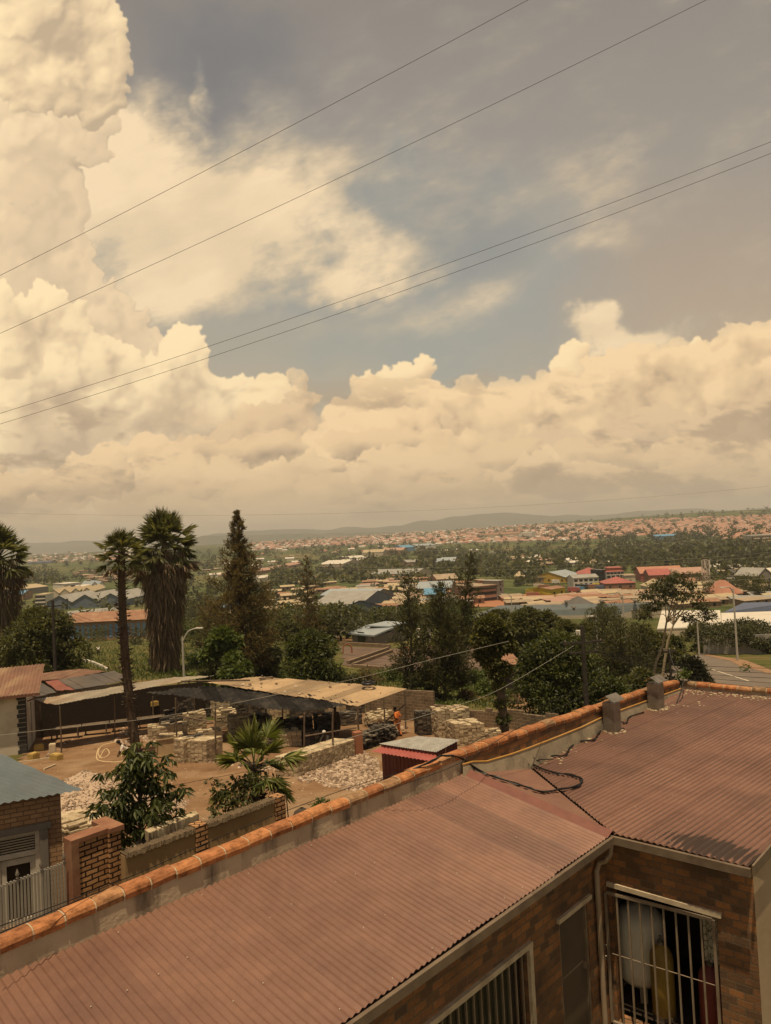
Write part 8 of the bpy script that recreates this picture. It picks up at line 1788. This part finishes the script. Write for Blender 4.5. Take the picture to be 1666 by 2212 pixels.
for k, (p0, p1, d, lb) in enumerate((((700, 1186), (1666, 1155), 330, 'far aluminium power line above the green slope, highest'), ((640, 1221), (1666, 1193), 300, 'far aluminium power line across the valley, second'), ((640, 1226), (1666, 1201), 300, 'far aluminium power line across the valley, third'), ((640, 1248), (1666, 1237), 280, 'far aluminium power line before the red roofs, fourth'), ((640, 1256), (1666, 1248), 280, 'far aluminium power line before the red roofs, lowest'))):
    px_wire(p0, p1, d, d, 3.0, 0.032, lb, WIREG)
# yard service wire, roof-edge wires, pole wires
def chain(pts, r, label, mat=WIRE, n=6): m_ = MB(); m_.tube(smooth_path([Vector(p) for p in pts], n), r, 4); return tag(m_.build('overhead_wire', mat), label, 'wire', 'overhead wires')
chain([PD(-30, 1592, 30), PD(130, 1573, 30), PD(300, 1555, 30), PD(440, 1532, 30), PD(600, 1500, 30), PD(760, 1468, 30), PD(940, 1423, 30), PD(1100, 1385, 31)], 0.008, 'pale service wire crossing the yard sheds from left to right', WIREG)
chain([PD(560, 1655, 21), PD(700, 1611, 24), PD(850, 1566, 27), PD(960, 1532, 30), PD(1080, 1489, 36), PD(1240, 1395, 45)], 0.009, 'pale stay wire rising over the kiosk to the pole in the avocado-like tree', WIREG)
chain([PD(640, 1647, 22), PD(350, 1702, 20), PD(200, 1735, 19), PD(120, 1750, 18)], 0.007, 'thin dark wire low across the yard soil')
chain([PD(-20, 2008, 7.7), PD(150, 1945, 8.6), PD(300, 1886, 9.6), PD(520, 1790, 11.5), PD(760, 1700, 13.5), PD(950, 1640, 15), PD(1130, 1545, 18), PD(1265, 1480, 24), PD(1300, 1455, 30)], 0.006, 'dark wire hanging close along the orange coping, upper one')
chain([PD(-20, 2024, 7.7), PD(200, 1933, 8.9), PD(420, 1850, 10.4), PD(640, 1768, 12.2), PD(900, 1685, 12.3), PD(1010, 1640, 13.2), PD(1130, 1567, 15), PD(1290, 1490, 19)], 0.006, 'dark wire hanging close along the orange coping, lower one')
for k in range(5):
    a = pl2-zz*(0.9+0.18*k)+Vector((0.3*k-0.6, 0, 0)); chain([a, a.lerp(PD(1700, 1445+k*11, 34), 0.5)-zz*0.5, PD(1700, 1445+k*11, 34)], 0.012, 'dark pole wire running right over the road, %s of five' % ('first', 'second', 'third', 'fourth', 'last')[k])
for k in range(4):
    a = pl2-zz*(0.9+0.2*k); e = PD(560, 1352+k*18+24, 72); chain([a, a.lerp(e, 0.5)-zz*1.6, e], 0.010, 'dark pole wire running left past the small grey house, %s of four' % ('first', 'second', 'third', 'last')[k])
for k in range(3):
    a = pl1-zz*(0.6+0.3*k); chain([a, a.lerp(PD(470, 1395+k*14, 74), 0.5)-zz*0.8, PD(470, 1395+k*14, 74)], 0.014, 'dark pole wire from the left pole towards the field lamp, %s of three' % ('first', 'second', 'last')[k])
chain([pl3, pl3.lerp(PD(1470, 1467, 22), .5)-zz*0.2, PD(1476, 1466, 21.8), PD(1462, 1520, 20)], 0.02, 'thick dark service cable dropping from the short pole to the roof corner')
chain([pl2-zz*1, pl2.lerp(pl3, .5)-zz*0.7, pl3], 0.014, 'dark wire linking the pole in the avocado-like tree to the short service pole')
